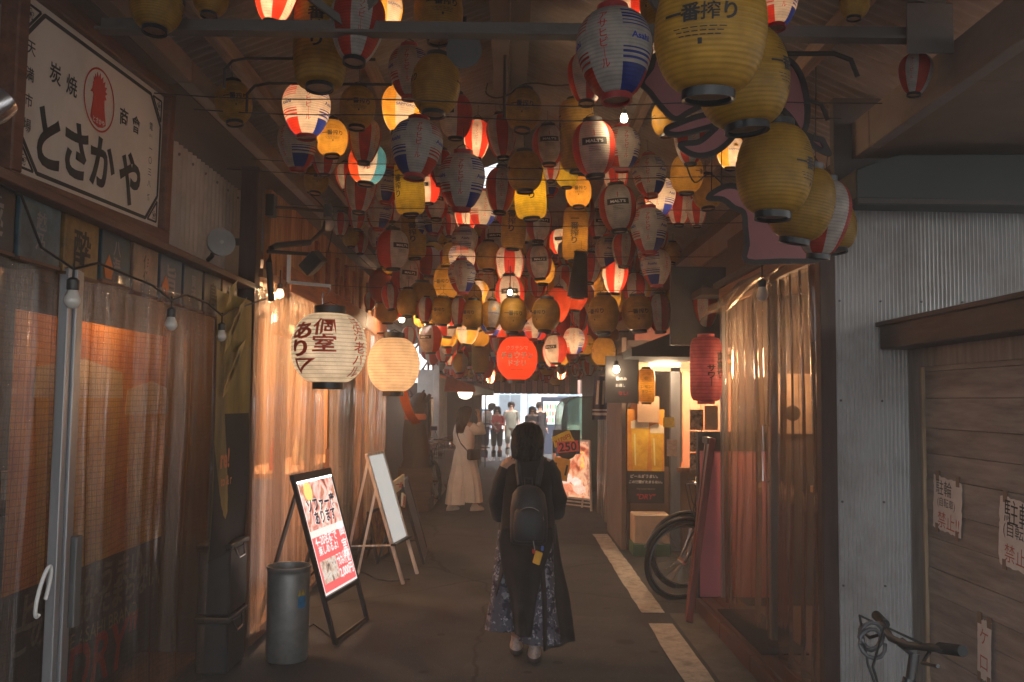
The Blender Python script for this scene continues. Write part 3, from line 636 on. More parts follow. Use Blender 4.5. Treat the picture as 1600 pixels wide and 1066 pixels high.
# deep down the alley
rd = random.Random(21)
for i in range(112):
    Y = rd.uniform(9.6, 21); kk = rd.choice('AADWDECKAEBFHA'); X = rd.uniform(-1.35, 1.35); z = rd.uniform(2.36, 3.15) if Y > 12 else rd.uniform(2.75, 3.4)
    D = rd.uniform(.24, .31)
    v = CAMR.transposed() @ (Vector((X, Y, z)) - Vector((0, 0, CZ)))
    px, py = 800 - v.x / v.z * FPX, 533 + v.y / v.z * FPX
    if py > 562 - abs(px - 800) * .06 or 772 < px < 846 and py > 518: continue
    place_lantern(kk, px, py, D * FPX / Y, rd.choice((0, 20, 45, 90, -30)), rd.choice((0, .6, 1.0, 1.5)), diam=D, group='paper lanterns deep down the alley')

def label_lanterns():
    zones = [(300, 80, 'beside the framed rooster signboard'), (510, 110, 'by the tall amber lantern nearest the signboard'), (500, 250, 'above the wooden shop lamp arms'), (570, 350, 'along the wooden fascia'), (640, 130, 'beside the dark spot housing'),
             (640, 330, 'between wooden fascia and ridge beam'), (720, 280, 'below the amber pair by the ridge'), (810, 190, 'under the ridge beam skylight'), (780, 330, 'just below the skylight'), (940, 160, 'around the bare lit bulb'), (930, 330, 'two rows below the bare bulb'),
             (1150, 120, 'before the upper pink cut-out'), (1240, 310, 'before the lower pink cut-out'), (1090, 280, 'under the pink cut-out tentacles'), (1020, 350, 'toward the black wall panel'), (720, 420, 'in the cluster nearest the white gap'), (820, 430, 'in the cluster above the red lantern'), (920, 430, 'in the cluster over the chalkboard'),
             (1420, 110, 'alone under the shed eave beam'), (640, 440, 'over the two round white lanterns'), (720, 530, 'deep over the orange awning'), (810, 530, 'deep behind the red lantern'), (900, 530, 'deep beside the chalkboard')]
    buckets = {}
    for r, k, px, py, lit, plain, d in LAN:
        rowl = 'row' in r['group']
        z = 'in the straight cross row' if rowl else min(zones, key=lambda q: (q[0] - px) ** 2 + (q[1] - py) ** 2)[2]
        look = ('glowing ' if lit else 'unlit ') + LOOK[k]
        buckets.setdefault((look, z), []).append((px if rowl else py, r))
    ordw = ['highest', 'second highest', 'third highest', 'fourth highest', 'fifth highest', 'sixth highest', 'seventh highest', 'eighth highest', 'ninth highest', 'tenth highest']
    rowo = ['first', 'second', 'third', 'fourth', 'fifth', 'sixth', 'seventh', 'eighth', 'ninth']
    for (look, z), it in buckets.items():
        it.sort(key=lambda q: q[0])
        for i, (_, r) in enumerate(it):
            n = len(it)
            if 'cross row' in z: s = f'{look} {z}' + (f', {rowo[i]} from the white gap' if n > 1 else '')
            elif n == 1: s = f'{look} {z}'
            elif n == 2: s = f'{look} {z}, {("upper", "lower")[i]} of two'
            else: s = f'{look} {z}, {ordw[i] if i < n - 1 else "lowest"} there'
            r['label'] = s
label_lanterns()

# ---- string of small lanterns at the far end
SM = lantern_proto('D'); smk = 'ADWEA'
for i in range(27):
    u = i / 26; px = 686 + 262 * u; py = 574 + 17 * math.sin(PI * min(1, u * 1.12)) - 2 * u
    lit = i in (3, 8, 19); k = 'W' if lit else smk[i % 5]
    r = place_lantern(k, px, py, 10.5 if not lit else 15, rd.choice((0, 30, 60)), 11 if lit else 0, diam=.15, fixed=18.5, group='string of small lanterns sagging across the far end')
    r['label'] = {3: 'tiny glowing lantern on the sagging string next to the white post', 8: 'tiny glowing lantern on the sagging string beside the red lantern', 19: 'tiny glowing lantern on the sagging string next to the chalkboard'}.get(i, 'tiny unlit lantern on the sagging string at the far end')
tag(G().tube([P(686 + 262 * i / 20, 568 + 17 * math.sin(PI * min(1, i / 20 * 1.12)) - 2 * i / 20, 18.5) for i in range(21)], .012, 5).build('string_wire', WIRE, None, 60), 'sagging wire of the small lantern string at the far end', 'wire')

# ---- past the countable ones: the small lanterns that crowd the far stretch
rv, rf, rc = [], [], []
rd = random.Random(77)
for i in range(470):
    Y = 10.2 + 13 * rd.random() ** 1.35; X = rd.uniform(-1.55, 1.6); D = rd.uniform(.22, .30); kk = rd.choice('AADWDECKAEBFH'); z = rd.uniform(2.42 if Y > 13 else 2.85, zr(X) - .42) if rd.random() < .8 or Y < 14 else rd.uniform(2.3, 2.6)
    if i % 13 == 5 and kk != 'H':
        L = bpy.data.lights.new('lantern_bulb', 'POINT'); L.energy = LK * D * D * 1.2; L.color = (1, .62, .30); L.shadow_soft_size = .05; lo = bpy.data.objects.new('lantern_bulb', L); COL.objects.link(lo); lo.location = (X, Y, z)
    H = SHAPE[kk][0]; ns = 16; nz = 11; b0 = len(rv); rot = rd.uniform(0, 360)
    for j in range(nz + 3):
        t_ = min(1, max(0, (j - 1) / nz)); rr = prof(kk, t_) * D if 0 < j < nz + 2 else SHAPE[kk][1] * D
        zz = z + H * D * (t_ - .5) + (-.06 * D if j == 0 else .06 * D if j == nz + 2 else 0)
        for s in range(ns): q = 2 * PI * s / ns; rv.append((X + rr * math.cos(q), Y + rr * math.sin(q), zz))
    for j in range(nz + 2):
        for s in range(ns):
            s2 = (s + 1) % ns; rf.append((b0 + j * ns + s, b0 + j * ns + s2, b0 + (j + 1) * ns + s2, b0 + (j + 1) * ns + s))
            rc.append(DRK if j in (0, nz + 1) else col_of(kk, rot + 360 * (s + .5) / ns, (j - .5) / nz))
me = bpy.data.meshes.new('lantern_mass'); me.from_pydata(rv, [], rf); me.materials.append(PAPER); at = me.color_attributes.new('col', 'FLOAT_COLOR', 'CORNER')
at.data.foreach_set('color', [x for c in rc for _ in range(4) for x in (c[0], c[1], c[2], 1)]); me.polygons.foreach_set('use_smooth', [True] * len(rf))
tag(link(bpy.data.objects.new('lantern_mass', me)), 'crowd of small paper lanterns receding to the far end of the alley', 'lanterns', None, 'stuff')

# ---- large single lanterns
def big_lantern(k, px, py, wpx, Y, col, label, items, mats, lit, cols=None, rot=0, ribs=18, lname='paper_lantern', ringc=None, tr=.5):
    d = wpx * Y / FPX; p = P(px, py, Y); H, r0 = SHAPE[k][0], SHAPE[k][1]
    t = thing(lname, label, 'lantern', p, R(rot) - math.atan2(p.x, p.y)); t.scale = (d, d, d)
    me = body_mesh(k, lambda a, tt: col, 48, ribs, 5, 'shade', .66); me.materials.clear(); me.materials.append(paper_mat(lname + '_paper', tr))
    o = bpy.data.objects.new('shade', me); link(o, t)
    rt = r0 * 1.05; rm = ringc or RINGM
    G().lathe([(rt, H / 2 - .01), (rt + .012, H / 2), (rt + .012, H / 2 + .1), (rt - .02, H / 2 + .1)], 32).build('top_ring', rm, t, 40)
    G().lathe([(rt - .02, -H / 2 - .09), (rt + .012, -H / 2 - .09), (rt + .012, -H / 2), (rt, -H / 2 + .01)], 32).build('bottom_ring', rm, t, 40)
    G().tube([(-rt, 0, H / 2 + .08), (0, 0, H / 2 + .16), (rt, 0, H / 2 + .08)], .008, 6).build('wire_handle', WIRE, t, 40)
    if items: wrap(k, items, 0).build('lettering', mats, t)
    if lit:
        L = bpy.data.lights.new('lantern_bulb', 'POINT'); L.energy = LK * d * d * lit; L.color = (1, .70, .42); L.shadow_soft_size = .08 * d
        lo = bpy.data.objects.new('lantern_bulb', L); link(lo, t); lo.location = (0, 0, -.02)
    return t
SHAPE['P'] = (.92, .19, 2.2, 0)
big_lantern('P', 514, 544, 117, 5.9, (.88, .86, .82), 'large cream white lantern with red characters hung from the white bracket', [
    ('個室', 0, -8, .66, .44, True, .018, 1.35), ('あり', 0, -47, .60, .46, True, .035, 1.5), ('◸', 0, -40, .22, .2, False, .02, 1.7), ('活海老バル', 0, 52, .50, .78, True, .012, 1.3)], [ink('ink_vermilion', (.62, .07, .03))], .40)
SHAPE['S'] = (1.03, .18, 2.05, 0)
big_lantern('S', 615, 570, 81, 8.5, (.80, .62, .44), 'plain glowing cream lantern behind the large lettered one', [('活海老', 0, 92, .5, .5, True, .03, 1.3)], [ink('ink_vermilion', (.62, .07, .03))], .85)
SHAPE['Q'] = (1.05, .17, 2.05, 0)
KR = ink('ink_grey_white', (.93, .91, .88))
big_lantern('Q', 808, 560, 64, 12.0, (.78, .07, .015), 'big glowing red lantern with three lines of pale katakana over the lane', [
    ('ウラテンマ', 0, 0, .72, .105, False, .03, 1.0), ('チョウチン', 0, 0, .555, .165, False, .05, .92), ('ドオリ', 0, 0, .375, .15, False, .05, .95), ('tenma chochin', 1, 0, .235, .035, False, .02, 1.1)], [KR, INKB], 1.15, ribs=14)
SHAPE['Y'] = (2.0, .24, 4.5, 0)
big_lantern('Y', 1103, 577, 50, 7.3, (.62, .15, .17), 'tall pink lantern with black characters hung before the vinyl curtain', [('サワー', 0, 20, .40, .66, True, .03, 1.15), ('南高梅', 0, 62, .56, .82, True, .03, 1.2)], [INKB], .22, lname='pink_lantern', ringc=mat('pink_ring', (.5, .12, .13), .5), tr=.35)  # not a lit lantern: faint bulb added inside to brighten the pink
SHAPE['Z'] = (1.95, .26, 4.2, 0)
t = big_lantern('Z', 1010, 603, 27, 9.7, (.80, .40, .03), 'small yellow lantern with a round crest hanging in the lit shop opening', [('レモン', 0, 0, .47, .17, False, .02, 1.05), ('サワー', 0, 0, .33, .16, False, .02, 1.05), ('◎', 1, 0, .72, .44, False, .0, 1.05)], [INKB, INKY], .9, lname='yellow_lantern')

# ================================================================== SIGNBOARD SIDE
UX, UY, UZ = Vector((1, 0, 0)), Vector((0, 1, 0)), Vector((0, 0, 1))
PAPERW = mat('aged_signboard_white', (.66, .58, .50), .5, 0, .06, 3, dirt=((.42, .31, .22), .4, 2.5))
FRAMEW = wood('signboard_frame_wood', (.15, .068, .045), 'y', .45)
SIGNK = ink('signboard_black', (.03, .027, .025)); SIGNR = ink('signboard_red', (.50, .045, .025)); SIGNG = ink('signboard_green', (.05, .12, .03))
sg = thing('signboard', 'large framed white signboard with a red rooster emblem and black brush lettering', 'sign')
BL, BR, TL = P(20, 271, 3.42), P(246, 359, 4.76), P(40, -12, 3.42)
ex = (BR - BL); W0 = ex.length; ex.normalize(); ey = (TL - BL); H0 = ey.length; ey = (ey - ex * ey.dot(ex)).normalized(); ez = ex.cross(ey)
def SP(u, v, lift=0): return BL + ex * (u * W0) + ey * (v * H0) + ez * lift
G().add([SP(0, 0), SP(1, 0), SP(1, 1), SP(0, 1)] + [SP(a, b, -.05) for a, b in ((0, 0), (1, 0), (1, 1), (0, 1))], [(0, 1, 2, 3), (7, 6, 5, 4), (0, 4, 5, 1), (1, 5, 6, 2), (2, 6, 7, 3), (3, 7, 4, 0)]).build('sign_face', PAPERW, sg)
fw = .075
for a, b, up in ((SP(-.056, -.05), SP(1.056, -.05), ey), (SP(-.056, 1.05), SP(1.056, 1.05), ey)): G().bar(a, b, .075, fw, up).build('frame_rail', FRAMEW, sg, None, .006)
for a, b in ((SP(-.028, .0), SP(-.028, 1.0)), (SP(1.028, .0), SP(1.028, 1.0))): G().bar(a, b, .075, fw, ez).build('frame_stile', FRAMEW, sg, None, .006)
mx_, my_ = .02, .05; cu, cv = .10, .19
def line(pts, wd, m, name, lift=.002, closed=False):
    g = G(); q = pts + ([pts[0]] if closed else [])
    for a, b in zip(q[:-1], q[1:]): g.bar(SP(*a, lift), SP(*b, lift), wd, .002, ez)
    return g.build(name, m, sg)
line([(mx_ + cu, my_), (1 - mx_ - cu, my_), (1 - mx_, my_ + cv), (1 - mx_, 1 - my_ - cv), (1 - mx_ - cu, 1 - my_), (mx_ + cu, 1 - my_), (mx_, 1 - my_ - cv), (mx_, my_ + cv)], .017, SIGNK, 'border_line', .002, True)
for a, b in ((0, 0), (1, 0), (1, 1), (0, 1)):
    su, sv = 1 - 2 * a, 1 - 2 * b; u0, v0 = a + su * mx_, b + sv * my_
    line([(u0, v0), (u0 + su * cu * .8, v0), (u0, v0 + sv * cv * .8)], .010, SIGNK, 'corner_triangle', .002, True)
    letter('❀', SIGNK, SP(u0 + su * cu * .24, v0 + sv * cv * .24, .0025), ex, ey, sg, height=.045, bold=0, name='corner_flower')
for ch, u, v in zip('天満市場', (.058, .058, .058, .056), (.72, .575, .43, .29)): letter(ch, SIGNK, SP(u, v, .002), ex, ey, sg, height=.055, bold=.012)
for ch, u, v in (('炭', .195, .665), ('焼', .295, .655), ('商', .665, .665), ('會', .765, .665)): letter(ch, SIGNK, SP(u, v, .002), ex, ey, sg, height=.088, width=.09, bold=.014)
for ch, u, v, h, w_ in (('と', .178, .275, .25, .175), ('さ', .345, .285, .25, .20), ('か', .525, .285, .235, .24), ('や', .735, .27, .27, .235)): letter(ch, SIGNK, SP(u, v, .002), ex, ey, sg, height=h, width=w_, bold=.035)
letter('電', SIGNK, SP(.895, .72, .002), ex, ey, sg, height=.04, bold=.01); letter('(351)', SIGNK, SP(.895, .65, .002), ex, ey, sg, height=.017, bold=.0)
for i, ch in enumerate('一〇三八'): letter(ch, SIGNK, SP(.90, .56 - .085 * i, .002), ex, ey, sg, width=.038, bold=.01)
letter('番', SIGNG, SP(.90, .205, .002), ex, ey, sg, height=.036, bold=.01)
g = G(); ec = (.478, .672); n = 40
vs = [SP(ec[0] + math.cos(2 * PI * k / n) * rr / W0, ec[1] + math.sin(2 * PI * k / n) * rr / H0, .003) for rr in (.146, .137) for k in range(n)]
g.add(vs, [(k, (k + 1) % n, n + (k + 1) % n, n + k) for k in range(n)]).build('emblem_ring', SIGNR, sg)
cock = [(-.075, -.095), (-.07, -.06), (-.06, -.02), (-.058, .012), (-.066, .02), (-.086, .018), (-.07, .035), (-.064, .055), (-.066, .068), (-.058, .066), (-.062, .092), (-.05, .082), (-.05, .108), (-.036, .092), (-.03, .122), (-.016, .098), (-.004, .124), (.006, .098),
        (.024, .116), (.026, .088), (.046, .1), (.042, .074), (.064, .078), (.05, .055), (.07, .05), (.05, .036), (.064, .02), (.046, .012), (.05, -.03), (.062, -.07), (.07, -.1), (.04, -.118), (0, -.126), (-.045, -.116)]
G().prism(cock, .0015, SP(*ec, .002), ex, ey).build('rooster_emblem', SIGNR, sg)
letter('とさかや', PAPERW, SP(ec[0], ec[1] - .135, .0048), ex, ey, sg, width=.11, bold=.03)
# lamp dome entering at the picture edge
t = thing('spot_lamp', 'polished round spot lamp at the edge of the framed signboard', 'lamp', P(-8, 160, 3.0))
G().lathe([(.02, -.08), (.05, -.075), (.065, -.03), (.068, .02), (.06, .025)], 24).build('lamp_housing', CHROME, t, 40)
G().tube([(0, 0, -.07), (-.1, .05, -.02), (-.2, .1, .1)], .012).build('lamp_arm', BLACK, t)
t.rotation_euler = (R(-30), R(20), 0)

# ledge, sake label boards, cable and bulbs
LEDGE = wood('ledge_wood', (.13, .065, .042), 'y', .5)
t = thing('shop_ledge', 'narrow dark red wooden ledge under the framed signboard', 'ledge')
G().span((-1.96, 1.2, 2.445), (-1.76, 6.32, 2.485)).build('ledge_board', LEDGE, t, None, .004)
G().span((-1.96, 1.2, 2.25), (-1.90, 6.2, 2.445)).build('back_board', DKW, t)
cols = [(.10, .03, .025), (.035, .04, .045), (.10, .16, .19), (.30, .17, .05), (.035, .085, .11), (.28, .17, .12), (.06, .13, .20), (.05, .09, .12), (.07, .08, .08), (.30, .15, .08)]
chars = [('酒', 0), ('越', 3), ('越乃', 3), ('酔', 0), ('八海', 3), ('伊佐', 0), ('旨', 3), ('賀茂', 3), ('鳥', 0), ('福', 0)]
nm = 'red|black|blue with white brush characters|ochre with a dark character|teal with an orange flame|pale pink with dark characters|blue with a red patch|dark teal|grey|brown'.split('|')
for i in range(10):
    y0 = 2.62 + i * .335; y1 = y0 + .30; dz = random.uniform(-.012, .012)
    c = cols[i]; t = thing('label_board', f'{nm[i]} sake label board hanging under the signboard ledge', 'placard', group='sake label boards under the ledge')
    G().span((-1.845, y0, 2.215 + dz), (-1.825, y1, 2.445)).build('board', mat(f'label_board_{i}', [q * .45 for q in c], .35, 0, .45, 9, col2=[q for q in c], coat=.3), t, None, .003)
    letter(chars[i][0], mat('ink_dim', (.22, .2, .19), .5) if chars[i][1] else INKB, (-1.823, (y0 + y1) / 2, 2.335 + dz), UY, UZ, t, height=.15, bold=.02, vertical=True)
    if i in (4, 6): G().prism([(-.03, -.05), (.03, -.05), (.045, 0), (.0, .06), (-.045, .0)], .002, (-1.8245, y0 + .07, 2.28), UY, UZ).build('flame_patch', ink('patch_orange', (.55, .16, .03)), t)
    G().span((-1.85, y0, 2.205 + dz), (-1.818, y1, 2.217 + dz)).build('board_rail', LEDGE, t)
BULB = mat('unlit_bulb_glass', (.62, .58, .53), .12, 0, .05, 8, spec=.7, coat=.6)
def bulb(name, label, p, r=.03, m=None, lit=0, cable=.15, socket=True, group=None, col=(1, .74, .45), long=1.25):
    t = thing(name, label, 'bulb', p, group=group)
    G().lathe([(.001, -r * 1.0), (r * .6, -r * .82), (r * .95, -r * .3), (r, 0), (r * .93, r * .35), (r * .6, r * long), (r * .5, r * (long + .25))], 20).build('glass', m or BULB, t, 60)
    if socket: G().lathe([(r * .62, r * long), (r * .72, r * (long + .1)), (r * .72, r * (long + 1.2)), (r * .4, r * (long + 1.5))], 16).build('socket', BLACKP, t, 40)
    if cable: G().tube([(0, 0, r * (long + 1.4)), (0, 0, r * (long + 1.4) + cable)], .005, 6).build('cord', WIRE, t)
    if lit:
        L = bpy.data.lights.new('bulb_light', 'POINT'); L.energy = lit * LAMP; L.color = col; L.shadow_soft_size = max(.12, r * 1.3) if lit > 8 else r * 1.3
        lo = bpy.data.objects.new('bulb_light', L); link(lo, t)
    return t
bp_ = [PX(113, 470, -1.72), PX(267, 508, -1.72), PX(346, 526, -1.72)]
for p, l, rr in zip(bp_, ('unlit bulb hanging before the aluminium door post', 'unlit bulb hanging before the orange vinyl curtain', 'unlit bulb at the curtain end by the green banner'), (.033, .032, .03)): bulb('hanging_bulb', l, p, rr, cable=.06, group='unlit bulbs on the ledge cable')
g = G(); pts = [Vector((-1.74, 2.4, 2.44)), Vector((-1.72, 3.1, 2.40))]
for p in bp_: pts += [p + Vector((0, -.25, .17)), p + Vector((0, 0, .125)), p + Vector((0, .2, .18))]
pts += [Vector((-1.72, 6.1, 2.36)), Vector((-1.70, 6.35, 2.42))]
tag(g.tube(pts, .0055, 6).build('bulb_cable', WIRE, None, 60), 'black cable looping along the ledge with three bulbs', 'cable')

# mesh vinyl curtain with folds and a door post
VG = vinyl_mat('mesh_vinyl', .17, (.92, .78, .62), .026, (.24, .17, .12), .10)
VC = vinyl_mat('clear_vinyl', .44, (1, .95, .90), 0, (.72, .60, .50), .07)
VR = vinyl_mat('clear_vinyl_bar', .36, (.86, .78, .72), 0, (.42, .34, .29), .06)
def curtain(name, label, a, b, z0, z1, m, amp=.03, freq=9, seed=0, group=None, nu=300, nv=30, lean=0, kind='curtain', z1b=None, hem=.02):
    rd_ = random.Random(seed); a, b = Vector((*a, 0)), Vector((*b, 0)); L = (b - a).length; u = (b - a) / L; nr_ = Vector((u.y, -u.x, 0))
    ph = [rd_.uniform(0, 6.3) for _ in range(6)]; am = [rd_.uniform(.4, 1) for _ in range(6)]
    def fn(p, q):
        s = p * L; top = z1 + ((z1b if z1b is not None else z1) - z1) * p
        d = sum(am[k] * math.sin(s * freq * (.6 + .37 * k) + ph[k] + .5 * q * math.sin(k * 2 + s)) for k in range(6)) / 3
        fine = sum(am[k] * math.sin(s * freq * (2.3 + .9 * k) + ph[5 - k] * 2 + (.9 * k - 2) * q) for k in range(4)) / 4
        fold = math.copysign(abs(d) ** .7, d) * amp * (1.0 - .35 * q) + fine * amp * .42 + lean * (1 - q) + .012 * math.sin(5 * q + s * 3)
        v = a + u * s + nr_ * fold; return (v.x, v.y, z0 + hem * math.sin(s * 3 + ph[0]) * (1 - q) + (top - z0) * q)
    g = G().sheet(fn, nu, nv); o = g.build(name, m, None, None); me = o.data
    me.polygons.foreach_set('use_smooth', [True] * len(me.polygons))
    uv = me.uv_layers.new(name='UVMap'); 
    for lp in me.loops:
        i = lp.vertex_index; uv.data[lp.index].uv = ((i % (nu + 1)) / nu * L, (i // (nu + 1)) / nv * (z1 - z0))
    return tag(o, label, kind, group)
curtain('vinyl_curtain', 'mesh vinyl sheet on the near side of the aluminium post', (-1.87, 2.3), (-1.86, 3.74), .04, 2.24, VG, .03, 7, 3)
curtain('vinyl_curtain', 'orange tinged mesh vinyl curtain beyond the aluminium post', (-1.85, 3.68), (-1.78, 5.38), .04, 2.26, VG, .035, 9, 5)
t = thing('door_post', 'ribbed aluminium door post with a white loop handle', 'post')
for dy, dx in ((-.045, 0), (0, .012), (.045, 0)): G().span((-1.845, 3.70 + dy - .020, .02), (-1.805 + dx, 3.70 + dy + .020, 2.22)).build('post_rail', ALU, t, None, .003)
hp = PX(78, 922, -1.76)
G().tube([hp + Vector((.02 * math.cos(R(a)) - .01, .035 * math.sin(R(a)) - .03, .095 * math.cos(R(a)))) for a in range(-200, 125, 13)], .0075, 10).build('loop_handle', WHITE, t, 60)
G().span((-1.82, 3.745, .75), (-1.78, 3.80, 1.12)).build('lock_case', mat('dull_steel', (.14, .14, .14), .5, .5), t, None, .004)
BEER = glow  # the big poster inside is lit by the room, not a lamp
def beer_poster(label, o, ex, ey, w_, h_, txt=True, dim=False):
    t = thing('beer_poster', label, 'poster'); o, ex, ey = Vector(o), Vector(ex).normalized(), Vector(ey).normalized(); nrm = ex.cross(ey)
    def quad(a, b, c, d, lift): return [o + ex * x * w_ + ey * y * h_ + nrm * lift for x, y in ((a, b), (c, b), (c, d), (a, d))]
    def slab(name, a, b, c, d, lift, m):
        f, k = quad(a, b, c, d, lift), quad(a, b, c, d, lift - .004)
        return G().add(f + k, [(0, 1, 2, 3), (7, 6, 5, 4), (0, 4, 5, 1), (1, 5, 6, 2), (2, 6, 7, 3), (3, 7, 4, 0)]).build(name, m, t)
    slab('orange_field', 0, .34, 1, 1, 0, mat('poster_orange', (.78, .22, .02), .45, 0, .3, 3, col2=(.88, .42, .05)))
    slab('black_field', 0, 0, 1, .34, 0, mat('poster_black', (.02, .018, .018), .4))
    BG = mat('poster_beer', (.86, .40, .008), .35, 0, .25, 6, col2=(.9, .6, .06)); FO = mat('poster_foam', (.80, .68, .5), .5)
    for x0, x1, dy in ((.10, .58, 0), (.62, .98, -.05)):
        wv = [(x0 + .05, .34), (x1 - .05, .34), (x1, .80 + dy), (x0, .80 + dy)]
        G().prism([(x * w_, y * h_) for x, y in wv], .002, o + nrm * .001, ex, ey).build('glass_of_beer', BG, t)
        G().prism([(x * w_, y * h_) for x, y in ((x0 - .01, .795 + dy), (x1 + .01, .795 + dy), (x1, .87 + dy), ((x0 + x1) / 2, .90 + dy), (x0, .87 + dy))], .003, o + nrm * .001, ex, ey).build('foam', FO, t)
        G().prism([(x * w_, y * h_) for x, y in ((x0 + .10, .40), (x0 + .14, .40), (x0 + .12, .74 + dy), (x0 + .07, .74 + dy))], .001, o + nrm * .0035, ex, ey).build('glass_highlight', mat('poster_light', (.9, .72, .3), .4), t)
    if txt:
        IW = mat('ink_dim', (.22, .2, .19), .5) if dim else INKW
        letter('ビールがうまい。', IW, o + ex * w_ * .46 + ey * h_ * .285 + nrm * .0015, ex, ey, t, width=w_ * .74, bold=.03, skew=.12)
        letter('この瞬間がたまらない。', IW, o + ex * w_ * .50 + ey * h_ * .225 + nrm * .0015, ex, ey, t, width=w_ * .90, bold=.03, skew=.12)
        letter('THE ASAHI BRAND', mat('ink_gold_dim', (.4, .3, .15)), o + ex * w_ * .5 + ey * h_ * .15 + nrm * .0015, ex, ey, t, width=w_ * .5, bold=0)
        letter('"DRY"', INKR, o + ex * w_ * .5 + ey * h_ * .07 + nrm * .0015, ex, ey, t, width=w_ * .5, bold=.02, skew=.2)
    return t
beer_poster('huge orange beer poster with a black foot behind the mesh vinyl', (-2.30, 4.15, .10), UY, UZ, 2.0, 2.0, True, True)
t = thing('stall_shelf', 'dim stall shelf with stacked cups behind the mesh vinyl', 'shelf')
G().span((-3.2, 4.0, 1.1), (-2.5, 5.9, 1.14)).build('shelf_board', LEDGE, t)
for k in range(5): G().lathe([(.04, 0), (.05, .14), (.05, .15)], 14).build('cup_stack', WHITE, t, 40, 0, (-2.7, 4.3 + .3 * k, 1.14))
bulb('pendant_bulb', 'warm bulb glowing inside the stall behind the mesh vinyl', (-2.10, 5.0, 2.47), .04, glow('warm_bulb', (1, .62, .3), 1.4), 8.5, .2, col=(1, .55, .22))

# banner, crates
BAN = mat('banner_green_gold', (.07, .085, .03), .6, 0, .6, 2.2, col2=(.40, .28, .07), stretch=(1, 1, .35))
t = thing('hanging_banner', 'tall banner with green and gold leaves over a black foot', 'banner')
a = PX(338, 470, -1.74); b = PX(392, 470, -1.74)
G().sheet(lambda u, v: (-1.74 + .015 * math.sin(6 * u + 3 * v), a.y + (b.y - a.y) * u, .75 + (2.34 - .75) * v), 12, 16).build('leaf_cloth', BAN, t, 60)
G().sheet(lambda u, v: (-1.735 + .015 * math.sin(6 * u + 3 * v), a.y + (b.y - a.y) * u, .75 + .85 * v), 12, 10).build('black_cloth', mat('banner_black', (.02, .02, .018), .7), t, 60)
yc0 = (a.y + b.y) / 2
letter('re!', ink('banner_orange', (.62, .22, .09)), (-1.712, yc0 - .18, 1.335), UY, UZ, t, height=.12, bold=.03)
letter('to & r', ink('banner_orange', (.62, .22, .09)), (-1.712, yc0 - .14, 1.20), UY, UZ, t, height=.06, bold=.02)
for k in range(7):
    z = 1.7 + .09 * k; y = a.y + .1 + .1 * (k % 3)
    G().prism([(0, 0), (.09, .05), (.22, .2), (.07, .13)], .002, (-1.714, y, z), UY, UZ).build('leaf', mat('banner_leaf', (.36, .26, .09), .6, 0, .4, 8), t)
for nm_, z0, z1, l in (('storage_box', .02, .36, 'lower black storage box at the end of the mesh curtain'), ('storage_box', .37, .80, 'upper black storage box at the end of the mesh curtain')):
    t = thing(nm_, l, 'box'); G().span((-1.90, 5.56, z0), (-1.70, 5.92, z1 - .03)).build('box_body', BLACKP, t, None, .012)
    G().span((-1.91, 5.55, z1 - .03), (-1.69, 5.93, z1)).build('box_lid', BLACKP, t, None, .006)
    G().tube([(-1.69, 5.60, z1 - .02), (-1.67, 5.64, z1 - .09), (-1.67, 5.76, z1 - .09), (-1.69, 5.80, z1 - .02)], .006).build('wire_latch', CHROME, t)

# lamps above the ledge and on the wooden corner
def flood(label, p, d, lit_m, arm):
    t = thing('flood_lamp', label, 'lamp', p); t.rotation_euler = Vector(d).to_track_quat('Z', 'Y').to_euler()
    G().lathe([(.03, -.09), (.045, -.07), (.075, -.01), (.083, .02), (.083, .035), (.076, .036)], 28).build('housing', mat('lamp_grey', (.25, .24, .23), .45, .2), t, 40)
    G().lathe([(.001, .040), (.012, .038), (.016, .028), (.026, .030), (.032, .024), (.046, .030), (.052, .022), (.066, .030), (.070, .022), (.077, .028)], 28).build('glass', lit_m, t, 25)
    g = G().tube([t.matrix_world @ Vector((0, 0, 0)) for _ in range(0)] or [(0, 0, -.08), (0, -.05, -.13), (0, -.06, -.2)], .014)
    g.build('bracket', BLACK, t); return t
flood('round frosted flood lamp on a swivel above the ledge end', PX(343, 380, -1.72), (.75, -1, .1), mat('frosted_glass', (.45, .42, .40), .25, 0, .1, 30, spec=.6), 1)
t = thing('lamp_bracket', 'black angled pipe bracket at the corner of the wooden shop', 'bracket')
G().tube([PX(424, 470, -1.62), PX(420, 410, -1.62), PX(424, 388, -1.62), PX(432, 384, -1.60), PX(484, 379, -1.42)], .022, 8).build('bracket_pipe', BLACK, t, 40)
G().tube([PX(484, 379, -1.42), PX(505, 360, -1.40), PX(507, 345, -1.40)], [.012, .016, .006], 6).build('cable_bundle', WIRE, t, 40)
t = thing('spot_lamp', 'black square spot lamp pointing down at the plastic flap', 'lamp')
G().tube([PX(418, 393, -1.60), PX(496, 398, -1.34)], .013).build('lamp_arm', BLACK, t)
p = PX(489, 411, -1.34); G().box(p, (.10, .10, .15), Matrix.Rotation(R(48), 3, 'Y') @ Matrix.Rotation(R(20), 3, 'X')).build('lamp_head', BLACKP, t, None, .006)
t = thing('globe_lamp', 'round clear globe lamp on a black arm above the wooden fascia', 'lamp')
G().tube([PX(425, 323, -1.75), PX(520, 331, -1.42)], .012).build('lamp_arm', BLACK, t)
p = PX(512, 350, -1.44); G().lathe([(.001, -.062), (.03, -.055), (.055, -.02), (.055, .02), (.034, .05), (.03, .06)], 20, p).build('globe', mat('smoky_globe', (.30, .26, .23), .1, 0, .1, 6, spec=.8), t, 60)
G().lathe([(.032, .05), (.036, .055), (.036, .15), (.02, .16)], 14, p).build('socket', BLACKP, t, 40)
